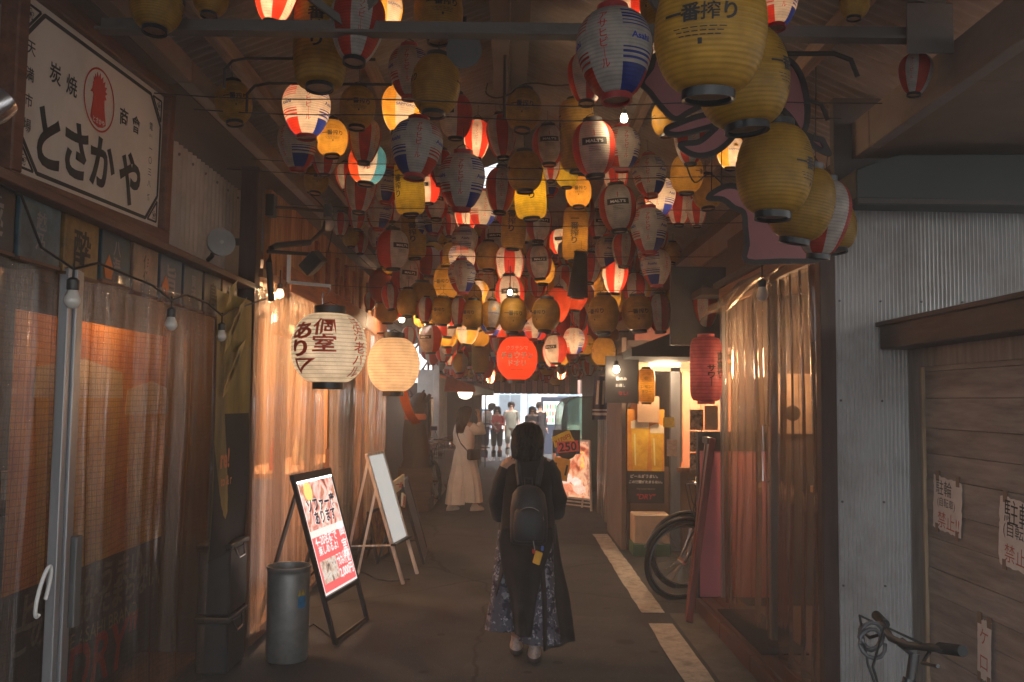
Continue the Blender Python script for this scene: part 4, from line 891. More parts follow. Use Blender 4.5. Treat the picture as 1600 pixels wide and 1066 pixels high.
G().box(PX(424, 322, -1.76), (.06, .10, .16)).build('junction_box', BLACKP, t, None, .004)
t = thing('lantern_bracket', 'white bracket with a hook holding the large lettered lantern', 'bracket')
q0, q1, q2 = P(452, 394, 6.05), P(451, 441, 6.05), P(516, 447, 5.9)
G().bar(q0, q1, .02, .035, (0, 1, 0)).build('bracket_plate', WHITE, t); G().bar(q1, q2, .02, .02).build('bracket_arm', WHITE, t)
G().tube([q2, q2 + Vector((.0, 0, -.03)), q2 + Vector((-.02, 0, -.055)), q2 + Vector((-.045, 0, -.04)), q2 + Vector((-.05, 0, -.08)), P(505, 478, 5.9)], .005, 6).build('hook', CHROME, t)
t = thing('lantern_bracket', 'thin pole arm holding the plain cream lantern', 'bracket')
G().tube([P(590, 521, 8.7), P(615, 520, 8.5)], .01).build('bracket_arm', BLACK, t); G().tube([P(615, 520, 8.5), P(615, 527, 8.5)], .006).build('hook', CHROME, t)

# wooden shop: fascia boards, flap, frames, interior
FB = [wood(f'fascia_board_{i}', c, 'z', .6, .4) for i, c in enumerate(((.36, .17, .075), (.42, .21, .09), (.30, .13, .055), (.38, .19, .08)))]
t = thing('wooden_fascia', 'warm brown vertical board fascia of the wooden shop', 'fascia')
y = 6.55; k = 0
while y < 12.2:
    wd = .17 + .05 * ((k * 7) % 3) / 2
    G().span((-1.83 - .006 * (k % 3), y + .003, 2.60 + .03 * ((k * 5) % 4) / 4), (-1.78 + .008 * ((k * 3) % 4) / 3, y + wd - .003, 3.24)).build('fascia_board', FB[(k * 3) % 4], t, None, .003); y += wd; k += 1
HB = [wood(f'lintel_wood_{i}', c, 'y', .6, .45) for i, c in enumerate(((.30, .10, .05), (.24, .085, .045)))]
for k in range(3): G().span((-1.80, 6.9 + k * 1.8, 2.52), (-1.70, 6.9 + k * 1.8 + 1.79, 2.72)).build('lintel_beam', HB[k % 2], t, None, .006)
for k in range(9): G().span((-1.775, 8.0 + k * .48, 2.73), (-1.745, 8.0 + k * .48 + .10, 3.12)).build('batten', HB[k % 2], t, None, .004)
G().span((-1.88, 6.12, .0), (-1.76, 6.24, 3.3)).build('corner_post', DKW, t, None, .006)
for y in (8.9, 9.2): G().tube([(-1.70, y, 2.92), (-1.69, y, 2.78), (-1.69, y, 2.70)], [.012, .028, .034], 10).build('hanging_gourd', HB[0], t, 50)
# plastic flap and curtains
def quad_sheet(name, c, m, label, kind, nu=40, nv=14, amp=.02, seed=1):
    rd_ = random.Random(seed); ph = [rd_.uniform(0, 6) for _ in range(6)]; c = [Vector(q) for q in c]; nrm = (c[1] - c[0]).cross(c[3] - c[0]).normalized()
    def fn(u, v):
        p = (c[0] * (1 - u) + c[1] * u) * (1 - v) + (c[3] * (1 - u) + c[2] * u) * v
        d = math.sin(7 * u + 4 * v + ph[0]) * .5 + math.sin(13 * u - 6 * v + ph[1]) * .3 + math.sin(9 * v - 15 * u + ph[2]) * .35
        return p + nrm * d * amp
    o = G().sheet(fn, nu, nv).build(name, m, None); o.data.polygons.foreach_set('use_smooth', [True] * len(o.data.polygons)); return tag(o, label, kind)
quad_sheet('plastic_flap', [(-1.72, 6.28, 2.16), (-1.45, 8.6, 2.02), (-1.70, 8.8, 2.48), (-1.74, 6.28, 2.62)], vinyl_mat('milky_vinyl', .42, (1, .95, .88), 0, (.8, .68, .54), .15), 'crumpled milky plastic flap hanging out over the wooden shop front', 'sheet', 60, 20, .035)
curtain('vinyl_curtain', 'glowing clear vinyl curtain at the near end of the wooden shop', (-1.70, 5.98), (-1.64, 7.85), .12, 2.45, VC, .022, 6, 11)
curtain('vinyl_curtain', 'clear vinyl curtain behind the large lettered lantern', (-1.64, 8.15), (-1.62, 9.9), .10, 2.48, VC, .02, 6, 12)
curtain('vinyl_curtain', 'clear vinyl curtain behind the plain cream lantern', (-1.62, 10.0), (-1.62, 11.8), .10, 2.48, VC, .03, 8, 13)
t = thing('shopfront', 'wooden frame with sliding doors behind the clear vinyl of the wooden shop', 'shopfront')
FRM = wood('frame_wood', (.17, .085, .05), 'z', .5); LTW = wood('light_wood', (.52, .30, .15), 'z', .5)
for y, wd in ((6.9, .06), (7.95, .07), (8.85, .09), (9.95, .07), (10.9, .08), (11.85, .1)): G().span((-1.80, y - wd / 2, .02), (-1.72, y + wd / 2, 2.6)).build('door_post', FRM, t, None, .004)
G().span((-1.80, 6.2, .02), (-1.74, 11.9, .10)).build('sill', FRM, t); G().span((-1.82, 6.2, 2.54), (-1.73, 6.85, 2.6)).build('head_rail', FRM, t)
for y0, y1 in ((8.93, 9.38), (9.40, 9.9)):
    d = G().span((-1.79, y0, .12), (-1.76, y1, 2.5)).build('sliding_door', mat('door_grey', (.30, .26, .23), .4, 0, .15, 2), t)
    G().tube([(-1.755, y1 - .06, 1.0), (-1.72, y1 - .06, 1.0), (-1.72, y1 - .06, 1.22), (-1.755, y1 - .06, 1.22)], .008).build('door_handle', BLACK, d)
G().span((-1.755, 8.60, 1.22), (-1.745, 8.86, 1.95)).build('notice_board', LTW, t)
t = thing('counter_table', 'pale wooden counter table inside the wooden shop', 'table')
G().span((-2.5, 8.0, .98), (-1.95, 10.8, 1.03)).build('table_top', LTW, t, None, .004)
for y in (8.2, 10.6): G().span((-2.3, y - .03, .03), (-2.1, y + .03, .98)).build('leg', FRM, t)
for i, (x, y, c) in enumerate(((-2.2, 8.4, (.5, .12, .05)), (-2.15, 9.1, (.6, .5, .3)), (-2.2, 9.7, (.12, .2, .1)))):
    t = thing('bottle', ('red labelled', 'pale', 'dark green')[i] + ' bottle standing on the pale counter table', 'bottle', (x, y, 1.03))
    G().lathe([(.03, 0), (.036, .01), (.036, .17), (.014, .23), (.014, .29)], 16).build('bottle_body', mat(f'bottle_{i}', c, .15, 0, .1, spec=.7), t, 40); G().lathe([(.015, .285), (.015, .305)], 12).build('cap', CHROME, t)
for i, (y0, y1, z0, z1, c) in enumerate(((6.35, 7.2, 1.05, 1.65, (.62, .27, .12)), (7.3, 8.0, .9, 1.9, (.70, .22, .06)), (10.1, 10.8, 1.1, 2.0, (.6, .35, .2)))):
    tag(G().span((-3.29, y0, z0), (-3.27, y1, z1)).build('wall_panel', mat(f'inside_panel_{i}', c, .6, 0, .2, 3)), ('tan', 'strong orange', 'pale brown')[i] + ' panel on the back wall of the wooden shop', 'panel')
t = thing('stool', 'low dark stool inside the near end of the wooden shop', 'stool', (-2.25, 7.0, .03))
G().span((-.2, -.18, .42), (.2, .18, .46)).build('seat', HB[0], t, None, .006)
for sx in (-.16, .16):
    for sy in (-.14, .14): G().span((sx - .02, sy - .02, 0), (sx + .02, sy + .02, .42)).build('leg', HB[0], t)
for y, l in ((6.75, 'warm bulb glowing behind the near vinyl of the wooden shop'), (8.4, 'warm bulb glowing over the counter table'), (10.6, 'warm bulb glowing at the far end of the wooden shop')):
    bulb('pendant_bulb', l, (-2.6, y, 2.50), .045, glow('warm_bulb', (1, .62, .3), 1.4), 46, .12, col=(1, .60, .32))
bulb('pendant_bulb', 'hidden warm bulb between plastic flap and wooden fascia', (-1.70, 6.55, 2.46), .03, glow('warm_bulb', (1, .62, .3), 1.4), 3, .1, col=(1, .60, .28))
bulb('bare_bulb', 'small bare lit bulb at the edge of the white gap', P(628, 500, 11.3), .035, glow('white_hot', (1, .80, .55), 9), 10, .3, col=(1, .72, .42))
bulb('bare_bulb', 'bare lit bulb just under the big red white and blue lantern', P(975, 186, 5.6), .024, glow('white_hot', (1, .80, .55), 9), 5, .1, col=(1, .72, .42))
bulb('bare_bulb', 'small bare lit bulb beside the plain orange red lantern', P(797, 458, 8.4), .022, glow('white_hot', (1, .80, .55), 9), 3, .2, col=(1, .72, .42))

# ---- things standing on the lane on the signboard side
t = thing('steel_bin', 'dented galvanised steel bin with a blue and yellow sticker', 'bin', (-1.44, 5.98, 0))
ZINC = mat('galvanised_bin', (.20, .20, .195), .5, .55, .22, 9, .1, 40, dirt=((.09, .085, .08), .6, 5))
G().lathe([(.128, 0), (.134, .01), (.131, .04), (.136, .05), (.136, .30), (.139, .55), (.136, .56), (.139, .575), (.146, .590), (.146, .604), (.136, .604), (.132, .59), (.128, .30)], 36).build('bin_body', ZINC, t, 40)
G().lathe([(.12, .28), (.05, .285)], 24).build('bin_insert', BLACKP, t)
for a0, z0, c in ((-50, .42, (.45, .30, .03)), (-50, .35, (.03, .16, .33))):
    g = G().sheet(lambda u, v: (.1375 * math.cos(R(a0 + 24 * u)), .1375 * math.sin(R(a0 + 24 * u)), z0 + .075 * v), 6, 1); g.build('sticker', mat('sticker_' + str(z0), c, .45, 0, .4, 30), t, 60)
# lit A-frame
t = thing('lit_sign_stand', 'glowing pink menu sign in a black A-frame by the steel bin', 'sign stand')
A0, A1, B0, B1 = PG(523, 1008), PG(575, 969), P(458, 748, 6.24), P(514, 738, 6.96)
ex_ = (A1 - A0).normalized(); ey_ = ((B0 - A0) + (B1 - A1)).normalized(); nz_ = ex_.cross(ey_).normalized(); Wd = (A1 - A0).length; Ht = (B0 - A0).length
def AP(u, v, l=0): return A0 + ex_ * (u * Wd) + ey_ * (v * Ht) + nz_ * l
for u in (.02, .98): G().bar(AP(u, 0), AP(u, 1), .028, .028, nz_).build('leg', BLACK, t)
G().bar(AP(0, 1), AP(1, 1), .05, .03, nz_).build('top_rail', BLACK, t); G().bar(AP(0, .02), AP(1, .02), .02, .02, nz_).build('foot_rail', BLACK, t); G().bar(AP(0, .265), AP(1, .265), .03, .03, nz_).build('lower_rail', BLACK, t)
for u in (.05, .95):
    f = A0 + ex_ * (u * Wd) - Vector((ey_.x, ey_.y, 0)).normalized() * -.0 + Vector((-.62, .16, 0)); G().bar(AP(u, .93), f, .022, .022).build('rear_leg', BLACK, t)
G().bar(AP(.05, .45, -.005), A0 + ex_ * (.05 * Wd) + Vector((-.36, .08, .30)), .012, .012).build('stay', BLACK, t); G().bar(AP(.95, .45, -.005), A0 + ex_ * (.95 * Wd) + Vector((-.36, .08, .30)), .012, .012).build('stay', BLACK, t)
v0, v1 = .285, .975
def slab(name, u0, va, u1, vb, l, m, th=.004):
    va, vb = v0 + (v1 - v0) * va, v0 + (v1 - v0) * vb
    f = [AP(u0, va, l), AP(u1, va, l), AP(u1, vb, l), AP(u0, vb, l)]; k_ = [p - nz_ * th for p in f]
    return G().add(f + k_, [(0, 1, 2, 3), (7, 6, 5, 4), (0, 4, 5, 1), (1, 5, 6, 2), (2, 6, 7, 3), (3, 7, 4, 0)]).build(name, m, t)
ES = .25
slab('sign_panel', .04, 0, .96, 1, .012, glow('lit_white', (1, .88, .82), ES), .03)
slab('photo_block', .06, .56, .94, .985, .0135, glow('lit_photo', (1, .7, .6), ES * .85, 0, 7, [(.25, .06, .04), (.9, .38, .30), (1, .80, .70), (.65, .2, .12), (.95, .72, .35)]), .001)
slab('pink_block', .06, .02, .94, .50, .0135, glow('lit_pink', (.95, .16, .16), ES * .95), .001)
slab('photo_block', .10, .09, .52, .29, .0145, glow('lit_photo2', (.7, .5, .4), ES * .8, 0, 16, [(.12, .09, .08), (.75, .55, .42), (.9, .85, .78), (.25, .15, .1)]), .001)
LW = glow('lit_ink_white', (1, .93, .90), ES * 1.05); LN = mat('ink_navy', (.03, .035, .12), .5)
def AT(b, m, u, v, w_, bold, l=.0155, name='lettering', hh=None): return letter(b, m, AP(u, v0 + (v1 - v0) * v, l), ex_, ey_, t, width=w_ * Wd, height=hh, bold=bold, name=name)
for b, u, v, w_ in (('ソファー席', .50, .775, .74), ('あります', .52, .655, .56)): AT(b, LW, u, v, w_ * 1.03, .05, .0150, 'lettering_outline'); AT(b, LN, u, v, w_, .03, .0165)
AT('4~20名様で', LW, .40, .462, .58, .02); AT('楽しめるよ!', LW, .40, .375, .52, .02); AT('個\n室', LW, .84, .42, .15, .015); AT('コスパ最高', LW, .72, .27, .38, .02); AT('飲み放題', LW, .72, .22, .38, .02); AT('2,000円', LW, .72, .12, .38, .03)
g = G(); g.prism([(.07 * math.cos(k * PI / 8), .07 * math.sin(k * PI / 8)) for k in range(16)], .001, AP(.25, v0 + .9 * (v1 - v0), .0145), ex_, ey_); g.build('yellow_burst', glow('lit_yellow', (1, .8, .25), ES), t)
slab('rim_light', .04, .985, .96, 1.0, .016, glow('lit_rim', (1, .95, .92), 2.2), .001)
L = bpy.data.lights.new('sign_glow', 'AREA'); L.energy = 2.0; L.size = .4; L.color = (1, .62, .55)
bpy.data.lights.remove(L)
# white easel, black board, small boards
def aboard(name, label, foot_n, foot_f, topz, lean, m_face, m_fr, rear=.30, v_lo=.32, cat='sign stand', fr=.03, both=True):
    t = thing(name, label, cat); a, b = Vector(foot_n), Vector(foot_f); e = (b - a).normalized(); w_ = (b - a).length; up = Vector((lean[0], lean[1], topz)); h_ = up.length; up.normalize()
    def Q(u, v, l=0): return a + e * (u * w_) + up * (v * h_) + e.cross(up).normalized() * l
    nn = e.cross(up).normalized()
    for u in (.0, 1.0): G().bar(Q(u, 0), Q(u, 1), fr, fr, nn).build('leg', m_fr, t, None, .003)
    G().bar(Q(0, 1), Q(1, 1), fr, fr, nn).build('top_rail', m_fr, t); G().bar(Q(0, v_lo), Q(1, v_lo), fr, fr * .9, nn).build('lower_rail', m_fr, t)
    G().add([Q(.03, v_lo, .004), Q(.97, v_lo, .004), Q(.97, .99, .004), Q(.03, .99, .004)] + [Q(x, y_, -.006) for x, y_ in ((.03, v_lo), (.97, v_lo), (.97, .99), (.03, .99))], [(0, 1, 2, 3), (7, 6, 5, 4), (0, 4, 5, 1), (1, 5, 6, 2), (2, 6, 7, 3), (3, 7, 4, 0)]).build('board', m_face, t)
    d = Vector((lean[0], lean[1], 0)).normalized() * rear if rear else None
    if rear:
        for u in (.04, .96):
            f = Q(u, .97); f = Vector((f.x, f.y, 0)) + d; G().bar(Q(u, .97), f, fr * .8, fr * .8).build('rear_leg', m_fr, t)
        f0 = Q(.04, .97); f0 = Vector((f0.x, f0.y, 0)) + d; G().bar(Q(.0, .3), Q(.04, .97) * .3 + f0 * .7, .012, .014).build('stay', m_fr, t)
    return t, Q, e, up
GREY_W = wood('grey_wood', (.62, .56, .51), 'z', .6)
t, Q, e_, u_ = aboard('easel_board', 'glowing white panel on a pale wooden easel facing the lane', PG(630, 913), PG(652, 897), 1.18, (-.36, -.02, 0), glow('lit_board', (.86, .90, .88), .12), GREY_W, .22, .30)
G().bar(Q(-.05, .30, .02), Q(1.05, .30, .02), .05, .02).build('pen_tray', BLACK, t)
t, Q, e_, u_ = aboard('chalk_board', 'black leaning board behind the white easel', PG(662, 882), PG(668, 862), .82, (-.24, -.03, 0), mat('blackboard', (.018, .018, .018), .5), BLACK, .25, .04)
t = thing('menu_card', 'cream and red menu card propped above the black board', 'card')
c0 = P(622, 757, 9.3); G().box(c0, (.02, .22, .14), Matrix.Rotation(R(20), 3, 'X') @ Matrix.Rotation(R(-25), 3, 'Z')).build('card', mat('cream_card', (.70, .56, .40), .6), t)
letter('一品', INKR, c0 + Vector((.0115, -.004, 0)), Matrix.Rotation(R(-25), 3, 'Z') @ UY, UZ, t, height=.07, bold=.02)
t = thing('menu_card', 'red and cream menu card lower on the black board', 'card')
c0 = P(630, 782, 9.0); G().box(c0, (.02, .2, .13), Matrix.Rotation(R(-12), 3, 'X')).build('card', mat('cream_card', (.70, .56, .40), .6), t); G().box(c0 + Vector((.011, -.02, 0)), (.004, .11, .09), Matrix.Rotation(R(-12), 3, 'X')).build('red_block', INKR, t)
t, Q, e_, u_ = aboard('menu_stand', 'small red and orange menu board under the easel', PG(590, 880), PG(608, 868), .52, (-.10, -.06, 0), mat('red_menu', (.42, .05, .03), .5, 0, .7, 14, col2=(.65, .3, .05)), BLACK, .14, .05)
g = G().tube([PG(560, 890, .012), PG(590, 905, .012), PG(612, 908, .012), PG(640, 905, .012)], .008); tag(g.build('power_cord', WIRE, None, 60), 'black power cord on the ground behind the lit sign', 'cord')
g = G().tube([PG(470, 985, .012), PG(490, 975, .012), PG(505, 985, .012), PG(525, 1000, .012)], .008); tag(g.build('power_cord', WIRE, None, 60), 'black power cord trailing from the lit pink sign', 'cord')
# carved trunk on stacked crates
CR = wood('crate_wood', (.11, .06, .042), 'x', .7)
for i, (z0, z1) in enumerate(((.0, .20), (.205, .42), (.425, .64))):
    t = thing('wooden_crate', f'dark wooden crate under the trunk figure, {("bottom", "middle", "top")[i]} of the stack', 'crate', (-1.46, 14.0, z0), R(6 * i - 5), 'stacked dark crates'); h_ = z1 - z0 - .005
    for s in (-1, 1):
        for k in range(2):
            G().box((0, s * .24, h_ * (.25 + .5 * k)), (.52, .018, h_ * .44)).build('slat', CR, t); G().box((s * .25, 0, h_ * (.25 + .5 * k)), (.018, .46, h_ * .44)).build('slat', CR, t)
        G().box((s * .236, .225, h_ / 2), (.03, .03, h_)).build('corner_batten', CR, t); G().box((s * .236, -.225, h_ / 2), (.03, .03, h_)).build('corner_batten', CR, t)
    G().box((0, 0, .012), (.48, .44, .02)).build('crate_base', CR, t)
t = thing('carved_figure', 'dark carved wooden figure with an orange cloth band and a raised snout', 'statue', (-1.46, 14.0, .65))
BRK = mat('dark_carved_wood', (.075, .05, .04), .7, 0, .5, 9, .6, 25, stretch=(1, 1, .3))
G().rings([(0, 0, 0, .22, .20), (.01, 0, .12, .19, .18), (.0, 0, .35, .20, .18), (-.02, 0, .6, .17, .16), (-.02, 0, .75, .15, .14), (.0, 0, .82, .12, .12)], 24, True, .09, 7, 3).build('body', BRK, t, 50)
G().rings([(0, 0, .83, .13, .12), (.0, 0, .90, .15, .14), (.02, 0, 1.0, .15, .13), (.05, 0, 1.10, .12, .11), (.08, 0, 1.16, .06, .06)], 20, True, .06, 6, 5).build('head', BRK, t, 50)
G().tube([(.08, -.05, 1.0), (.17, -.08, 1.05), (.22, -.1, 1.13)], [.05, .04, .025], 10).build('snout', BRK, t, 50)
for s in (-1, 1): G().tube([(s * .07, 0, 1.1), (s * .12, .02, 1.2)], [.035, .012], 8).build('ear', BRK, t, 50)
G().rings([(-.01, 0, .74, .165, .15), (-.01, 0, .79, .17, .155), (-.005, 0, .83, .15, .14)], 24, False, .04, 7, 3).build('cloth_band', mat('orange_cloth', (.70, .17, .05), .7), t, 60)
g = G(); p0 = P(630, 612, 9.2); p1 = P(634, 645, 9.2); p2 = P(652, 662, 9.6)
def strm(u, v):
    p = p0 * (1 - u) ** 2 + p1 * 2 * u * (1 - u) + p2 * u * u; return p + Vector((.09 * (v - .5), .02 * math.sin(6 * u), .02 * (v - .5)))
tag(g.sheet(strm, 14, 3).build('cloth_streamer', mat('orange_cloth', (.70, .17, .05), .7), None, 60), 'curled orange cloth strip hanging below the cream lantern', 'streamer')

# ---- far along that side
p = P(683, 545, 16); tag(G().span((p.x - .05, 15.95, 0), (p.x + .05, 16.05, 3.3)).build('white_post', WHITE, None, None, .004), 'slender white post standing before the orange awning', 'post')
t = thing('shop_awning', 'faded orange cloth awning beyond the white post', 'awning')
a, b, c, d = P(697, 588, 17.6), P(740, 602, 19.6), P(742, 613, 19.6), P(694, 612, 17.6)
G().add([(-1.75, 17.6, a.z + .15), (-1.75, 19.6, a.z + .1), b, a, (-1.75, 17.6, a.z + .13), (-1.75, 19.6, a.z + .08), b - Vector((0, 0, .02)), a - Vector((0, 0, .02))], [(0, 1, 2, 3), (7, 6, 5, 4), (0, 4, 5, 1), (1, 5, 6, 2), (2, 6, 7, 3), (3, 7, 4, 0)]).build('canopy', mat('orange_awning', (.72, .17, .05), .75, 0, .12, 4), t)
G().add([a, b, c, d] + [q + Vector((.012, 0.01, 0)) for q in (a, b, c, d)], [(0, 1, 2, 3), (7, 6, 5, 4), (0, 4, 5, 1), (1, 5, 6, 2), (2, 6, 7, 3), (3, 7, 4, 0)]).build('valance', mat('orange_awning', (.72, .17, .05), .75, 0, .12, 4), t)
t = thing('shop_awning', 'small black awning between the orange awning and the striped fascia', 'awning')
a, b = P(741, 602, 21), P(771, 618, 21); G().add([(a.x, 20.6, a.z), (b.x, 20.6, b.z + .10), (b.x, 20.6, b.z), (a.x, 20.6, b.z), (a.x, 21.6, a.z + .1), (b.x, 21.6, b.z + .14), (b.x, 21.6, b.z), (a.x, 21.6, b.z)], [(0, 3, 2, 1), (4, 5, 6, 7), (0, 1, 5, 4), (1, 2, 6, 5), (2, 3, 7, 6), (3, 0, 4, 7)]).build('canopy', BLACKP, t)
t = thing('round_lamp', 'white glowing paper lamp under the orange awning', 'lamp', P(727, 614, 19.8))
G().lathe([(.05, -.14), (.13, -.10), (.17, 0), (.13, .10), (.05, .14)], 20).build('shade', glow('paper_lamp', (1, .86, .66), .9), t, 60); G().lathe([(.05, .13), (.05, .17)], 12).build('cap', BLACKP, t)
L = bpy.data.lights.new('lamp_light', 'POINT'); L.energy = 25; L.color = (1, .75, .5); L.shadow_soft_size = .18; lo = bpy.data.objects.new('lamp_light', L); link(lo, t)
curtain('cloth_curtain', 'beige hanging curtain of the shop under the orange awning', (-1.72, 19.25), (-1.70, 23.8), .1, 2.3, mat('beige_cloth', (.46, .37, .29), .8, 0, .2, 5), .06, 10, 31)
tag(G().span((-1.9, 23.9, 0), (-.75, 24.0, 2.2)).build('partition_wall', PLAST), 'dark partition beside the black awning at the alley end', 'partition')
t = thing('lattice_screen', 'black lattice frame at the alley end beside the walking couple', 'screen')
for x in (-.95, -.78, -.62): G().span((x - .015, 22.9, .0), (x + .015, 22.93, 1.9)).build('upright', BLACK, t)
for z in (.5, 1.1, 1.45): G().span((-.95, 22.87, z - .015), (-.5, 22.9, z + .015)).build('crossbar', BLACK, t)
t = thing('hanging_sign', 'pale hanging cloth sign with a dark figure eight mark behind the lanterns', 'sign')
a, b = P(694, 556, 17.0), P(726, 577, 17.0); G().span((a.x, 17, b.z), (b.x, 17.02, a.z)).build('sign_cloth', mat('pale_cloth', (.44, .36, .33), .7), t); letter('8', INKB, ((a.x + b.x) / 2 - .01, 16.996, (a.z + b.z) / 2 + .03), UX, UZ, t, height=.13, bold=.03)
for i, (y, z) in enumerate(((13.5, 2.3), (15.2, 2.45), (16.9, 2.2))): tag(G().tube([(-1.7, y, z), (-1.6, y + .5, z + .25), (-1.66, y + 1.2, z + .1), (-1.7, y + 1.9, z + .4)], .02, 6).build('duct_pipe', mat('grey_duct', (.4, .38, .36), .5, .3), None, 60), f'pale bent duct pipe beside the white gap, {("first", "second", "third")[i]} along the alley', 'pipe')
t = thing('air_unit', 'dusty white air conditioner unit beside the white post', 'air conditioner', (-1.55, 16.9, 1.75)); G().box((0, 0, .25), (.32, .75, .5)).build('casing', WHITE, t, None, .01); G().lathe([(.02, 0), (.2, 0), (.21, .015)], 24, ).build('fan_grille', BLACK, t, None, 0, (.165, 0, .25)).rotation_euler = (0, R(90), 0); G().bar((-.2, -.3, -.02), (.15, -.3, -.02), .04, .03).build('bracket', STEEL, t)

# ================================================================== VINYL BAR SIDE
# wooden shed with door
PLK = [wood(f'shed_plank_{i}', c, 'y', .7, .3) for i, c in enumerate(((.32, .265, .23), (.305, .25, .215), (.335, .28, .245)))]
FRD = wood('shed_frame', (.30, .25, .215), 'z', .7, .25)
sh = thing('wooden_shed', 'brown plank shed with a sloping dark lintel and paper notices', 'shed')
X0 = 2.19; z = .02; k = 0
while z < 1.98:
    hgt = (.13, .155, .14, .165, .125)[k % 5]; dx = .006 * ((k * 7) % 3)
    for y0, y1 in ((2.2, 3.30), (3.42, 4.74)): G().span((X0 - dx * .6, y0 + .002, z + .0012), (X0 + .03, y1 - .002, min(1.99, z + hgt - .0012))).build('plank', PLK[(k + int(y0)) % 3], sh, None, .0015)
    z += hgt; k += 1
for y0, y1, px_ in ((4.74, 4.90, .012), (3.30, 3.42, .02)): G().span((X0 - px_, y0, .0), (X0 + .04, y1, 2.02)).build('frame_post', FRD, sh, None, .004)
G().span((X0 - .018, 2.2, 1.90), (X0 + .03, 4.74, 2.02)).build('head_rail', FRD, sh, None, .003)
G().span((X0 - .022, 4.722, .0), (X0 - .004, 4.738, 1.9)).build('door_edge', wood('pale_edge', (.42, .30, .19), 'z'), sh)
LINT = wood('dark_lintel', (.085, .058, .045), 'y', .55)
G().span((X0 - .17, 2.0, 2.0), (X0 + .3, 4.89, 2.13)).build('lintel', LINT, sh, None, .006); G().span((X0 - .19, 2.0, 2.125), (X0 + .35, 4.9, 2.15)).build('lintel_cap', LINT, sh, None, .003)
G().span((X0 + .035, 2.2, .0), (X0 + .06, 4.9, 2.02)).build('inner_wall', PLAST, sh)
def notice(px, py, w_, h_, label, lines, tiltd, seed, tape=True):
    c = PX(px, py, X0 - .016); t = thing('paper_notice', label, 'notice'); rd_ = random.Random(seed)
    e = Matrix.Rotation(R(tiltd), 3, 'X') @ Vector((0, -1, 0)); u = Matrix.Rotation(R(tiltd), 3, 'X') @ UZ
    n = 14; edge = []
    for a, b in (((-.5, -.5), (.5, -.5)), ((.5, -.5), (.5, .5)), ((.5, .5), (-.5, .5)), ((-.5, .5), (-.5, -.5))):
        for i in range(n):
            f = i / n; edge.append(((a[0] + (b[0] - a[0]) * f + rd_.uniform(-.018, .018)) * w_, (a[1] + (b[1] - a[1]) * f + rd_.uniform(-.018, .018)) * h_))
    G().prism(edge, .0015, c, e, u).build('paper', mat('notice_paper', (.74, .66, .60), .7, 0, .1, 9, .3, 30), t)
    for body, m, dy, dx, wd in lines: letter(body, m, c + u * (dy * h_) + e * (dx * w_) + Vector((-.0022, 0, 0)), e, u, t, width=wd * w_, bold=.0)
    if tape:
        for sx in (-.36, .36):
            G().box(c + e * (sx * w_) + u * (.5 * h_), (.004, .035, .05)).build('tape', mat('brown_tape', (.24, .15, .10), .4), t)
            G().box(c + e * (sx * w_) - u * (.49 * h_), (.004, .03, .045)).build('tape', mat('brown_tape', (.24, .15, .10), .4), t)
DIMR = ink('faded_red', (.48, .13, .09))
notice(1480, 790, .285, .265, 'torn paper notice in black and red brush writing nearest the shed post', [('駐輪', INKB, .30, -.12, .56), ('(自転車)', INKB, .02, -.03, .62), ('禁止!!', DIMR, -.30, .06, .76)], 4, 1)
notice(1592, 838, .30, .30, 'torn paper notice with larger black writing cut by the picture edge', [('駐輪', INKB, .30, .0, .75), ('(自転車)', INKB, .03, .02, .82), ('禁止!!', DIMR, -.30, .0, .7)], 4, 2)
notice(1538, 1016, .115, .27, 'narrow paper notice with two red characters low on the shed door', [('ケ', DIMR, .22, 0, .62), ('ロ', DIMR, -.22, 0, .55)], 3, 3)
# curtain bar
curtain('vinyl_curtain', 'brown tinted vinyl curtain beside the dark corner post', (1.72, 5.98), (1.75, 5.02), .10, 2.50, VR, .05, 17, 41)
curtain('vinyl_curtain', 'clear vinyl curtain in front of the pink board', (1.74, 7.32), (1.75, 6.16), .13, 2.52, VR, .045, 14, 42, hem=.04)
quad_sheet('plastic_flap', [(1.55, 7.4, 2.36), (1.60, 5.7, 2.44), (1.76, 5.7, 2.62), (1.76, 7.4, 2.62)], vinyl_mat('crumpled_vinyl', .30, (.98, .92, .85), 0, (.6, .5, .42), .12), 'crumpled plastic flap above the clear vinyl curtain of the bar', 'sheet', 60, 14, .03)
for px, Y, l in ((1131, 7.42, 'pale aluminium post at the far edge of the vinyl bar'), (1207, 6.08, 'dull aluminium post between the two bar curtains')):
    x = (px - 797) * Y / FPX
    t = thing('curtain_post', l, 'post'); G().span((x - .028, Y - .03, .10), (x + .028, Y + .03, 2.56)).build('post_tube', ALU, t, None, .004); G().span((x - .045, Y - .05, .10), (x + .045, Y + .05, .115)).build('foot_plate', STEEL, t)
    if Y < 7: G().tube([(x - .03, Y - .02, 1.55), (x - .075, Y - .02, 1.55), (x - .075, Y - .02, 1.18), (x - .03, Y - .02, 1.18)], .007, 8).build('pull_handle', CHROME, t)
t = thing('door_beam', 'wooden header beam along the top of the vinyl bar', 'beam'); G().span((1.76, 5.0, 2.53), (1.86, 7.55, 2.66)).build('header', wood('header_wood', (.28, .15, .09), 'y'), t, None, .004)
G().span((1.70, 5.0, 2.66), (1.74, 7.5, 2.70)).build('curtain_rail', BLACK, t)
SILL = wood('red_sill_wood', (.10, .045, .032), 'y', .5)
t = thing('threshold_step', 'low dark red wooden threshold step of the vinyl bar', 'step')
for i in range(3): G().span((1.53, 4.95 + i * .82, .005), (1.57, 4.95 + i * .82 + .815, .115)).build('riser_board', SILL, t, None, .004)
for i in range(3): G().span((1.575 + i * .1, 4.95, .09), (1.575 + i * .1 + .097, 7.4, .12)).build('tread_board', SILL, t, None, .003)
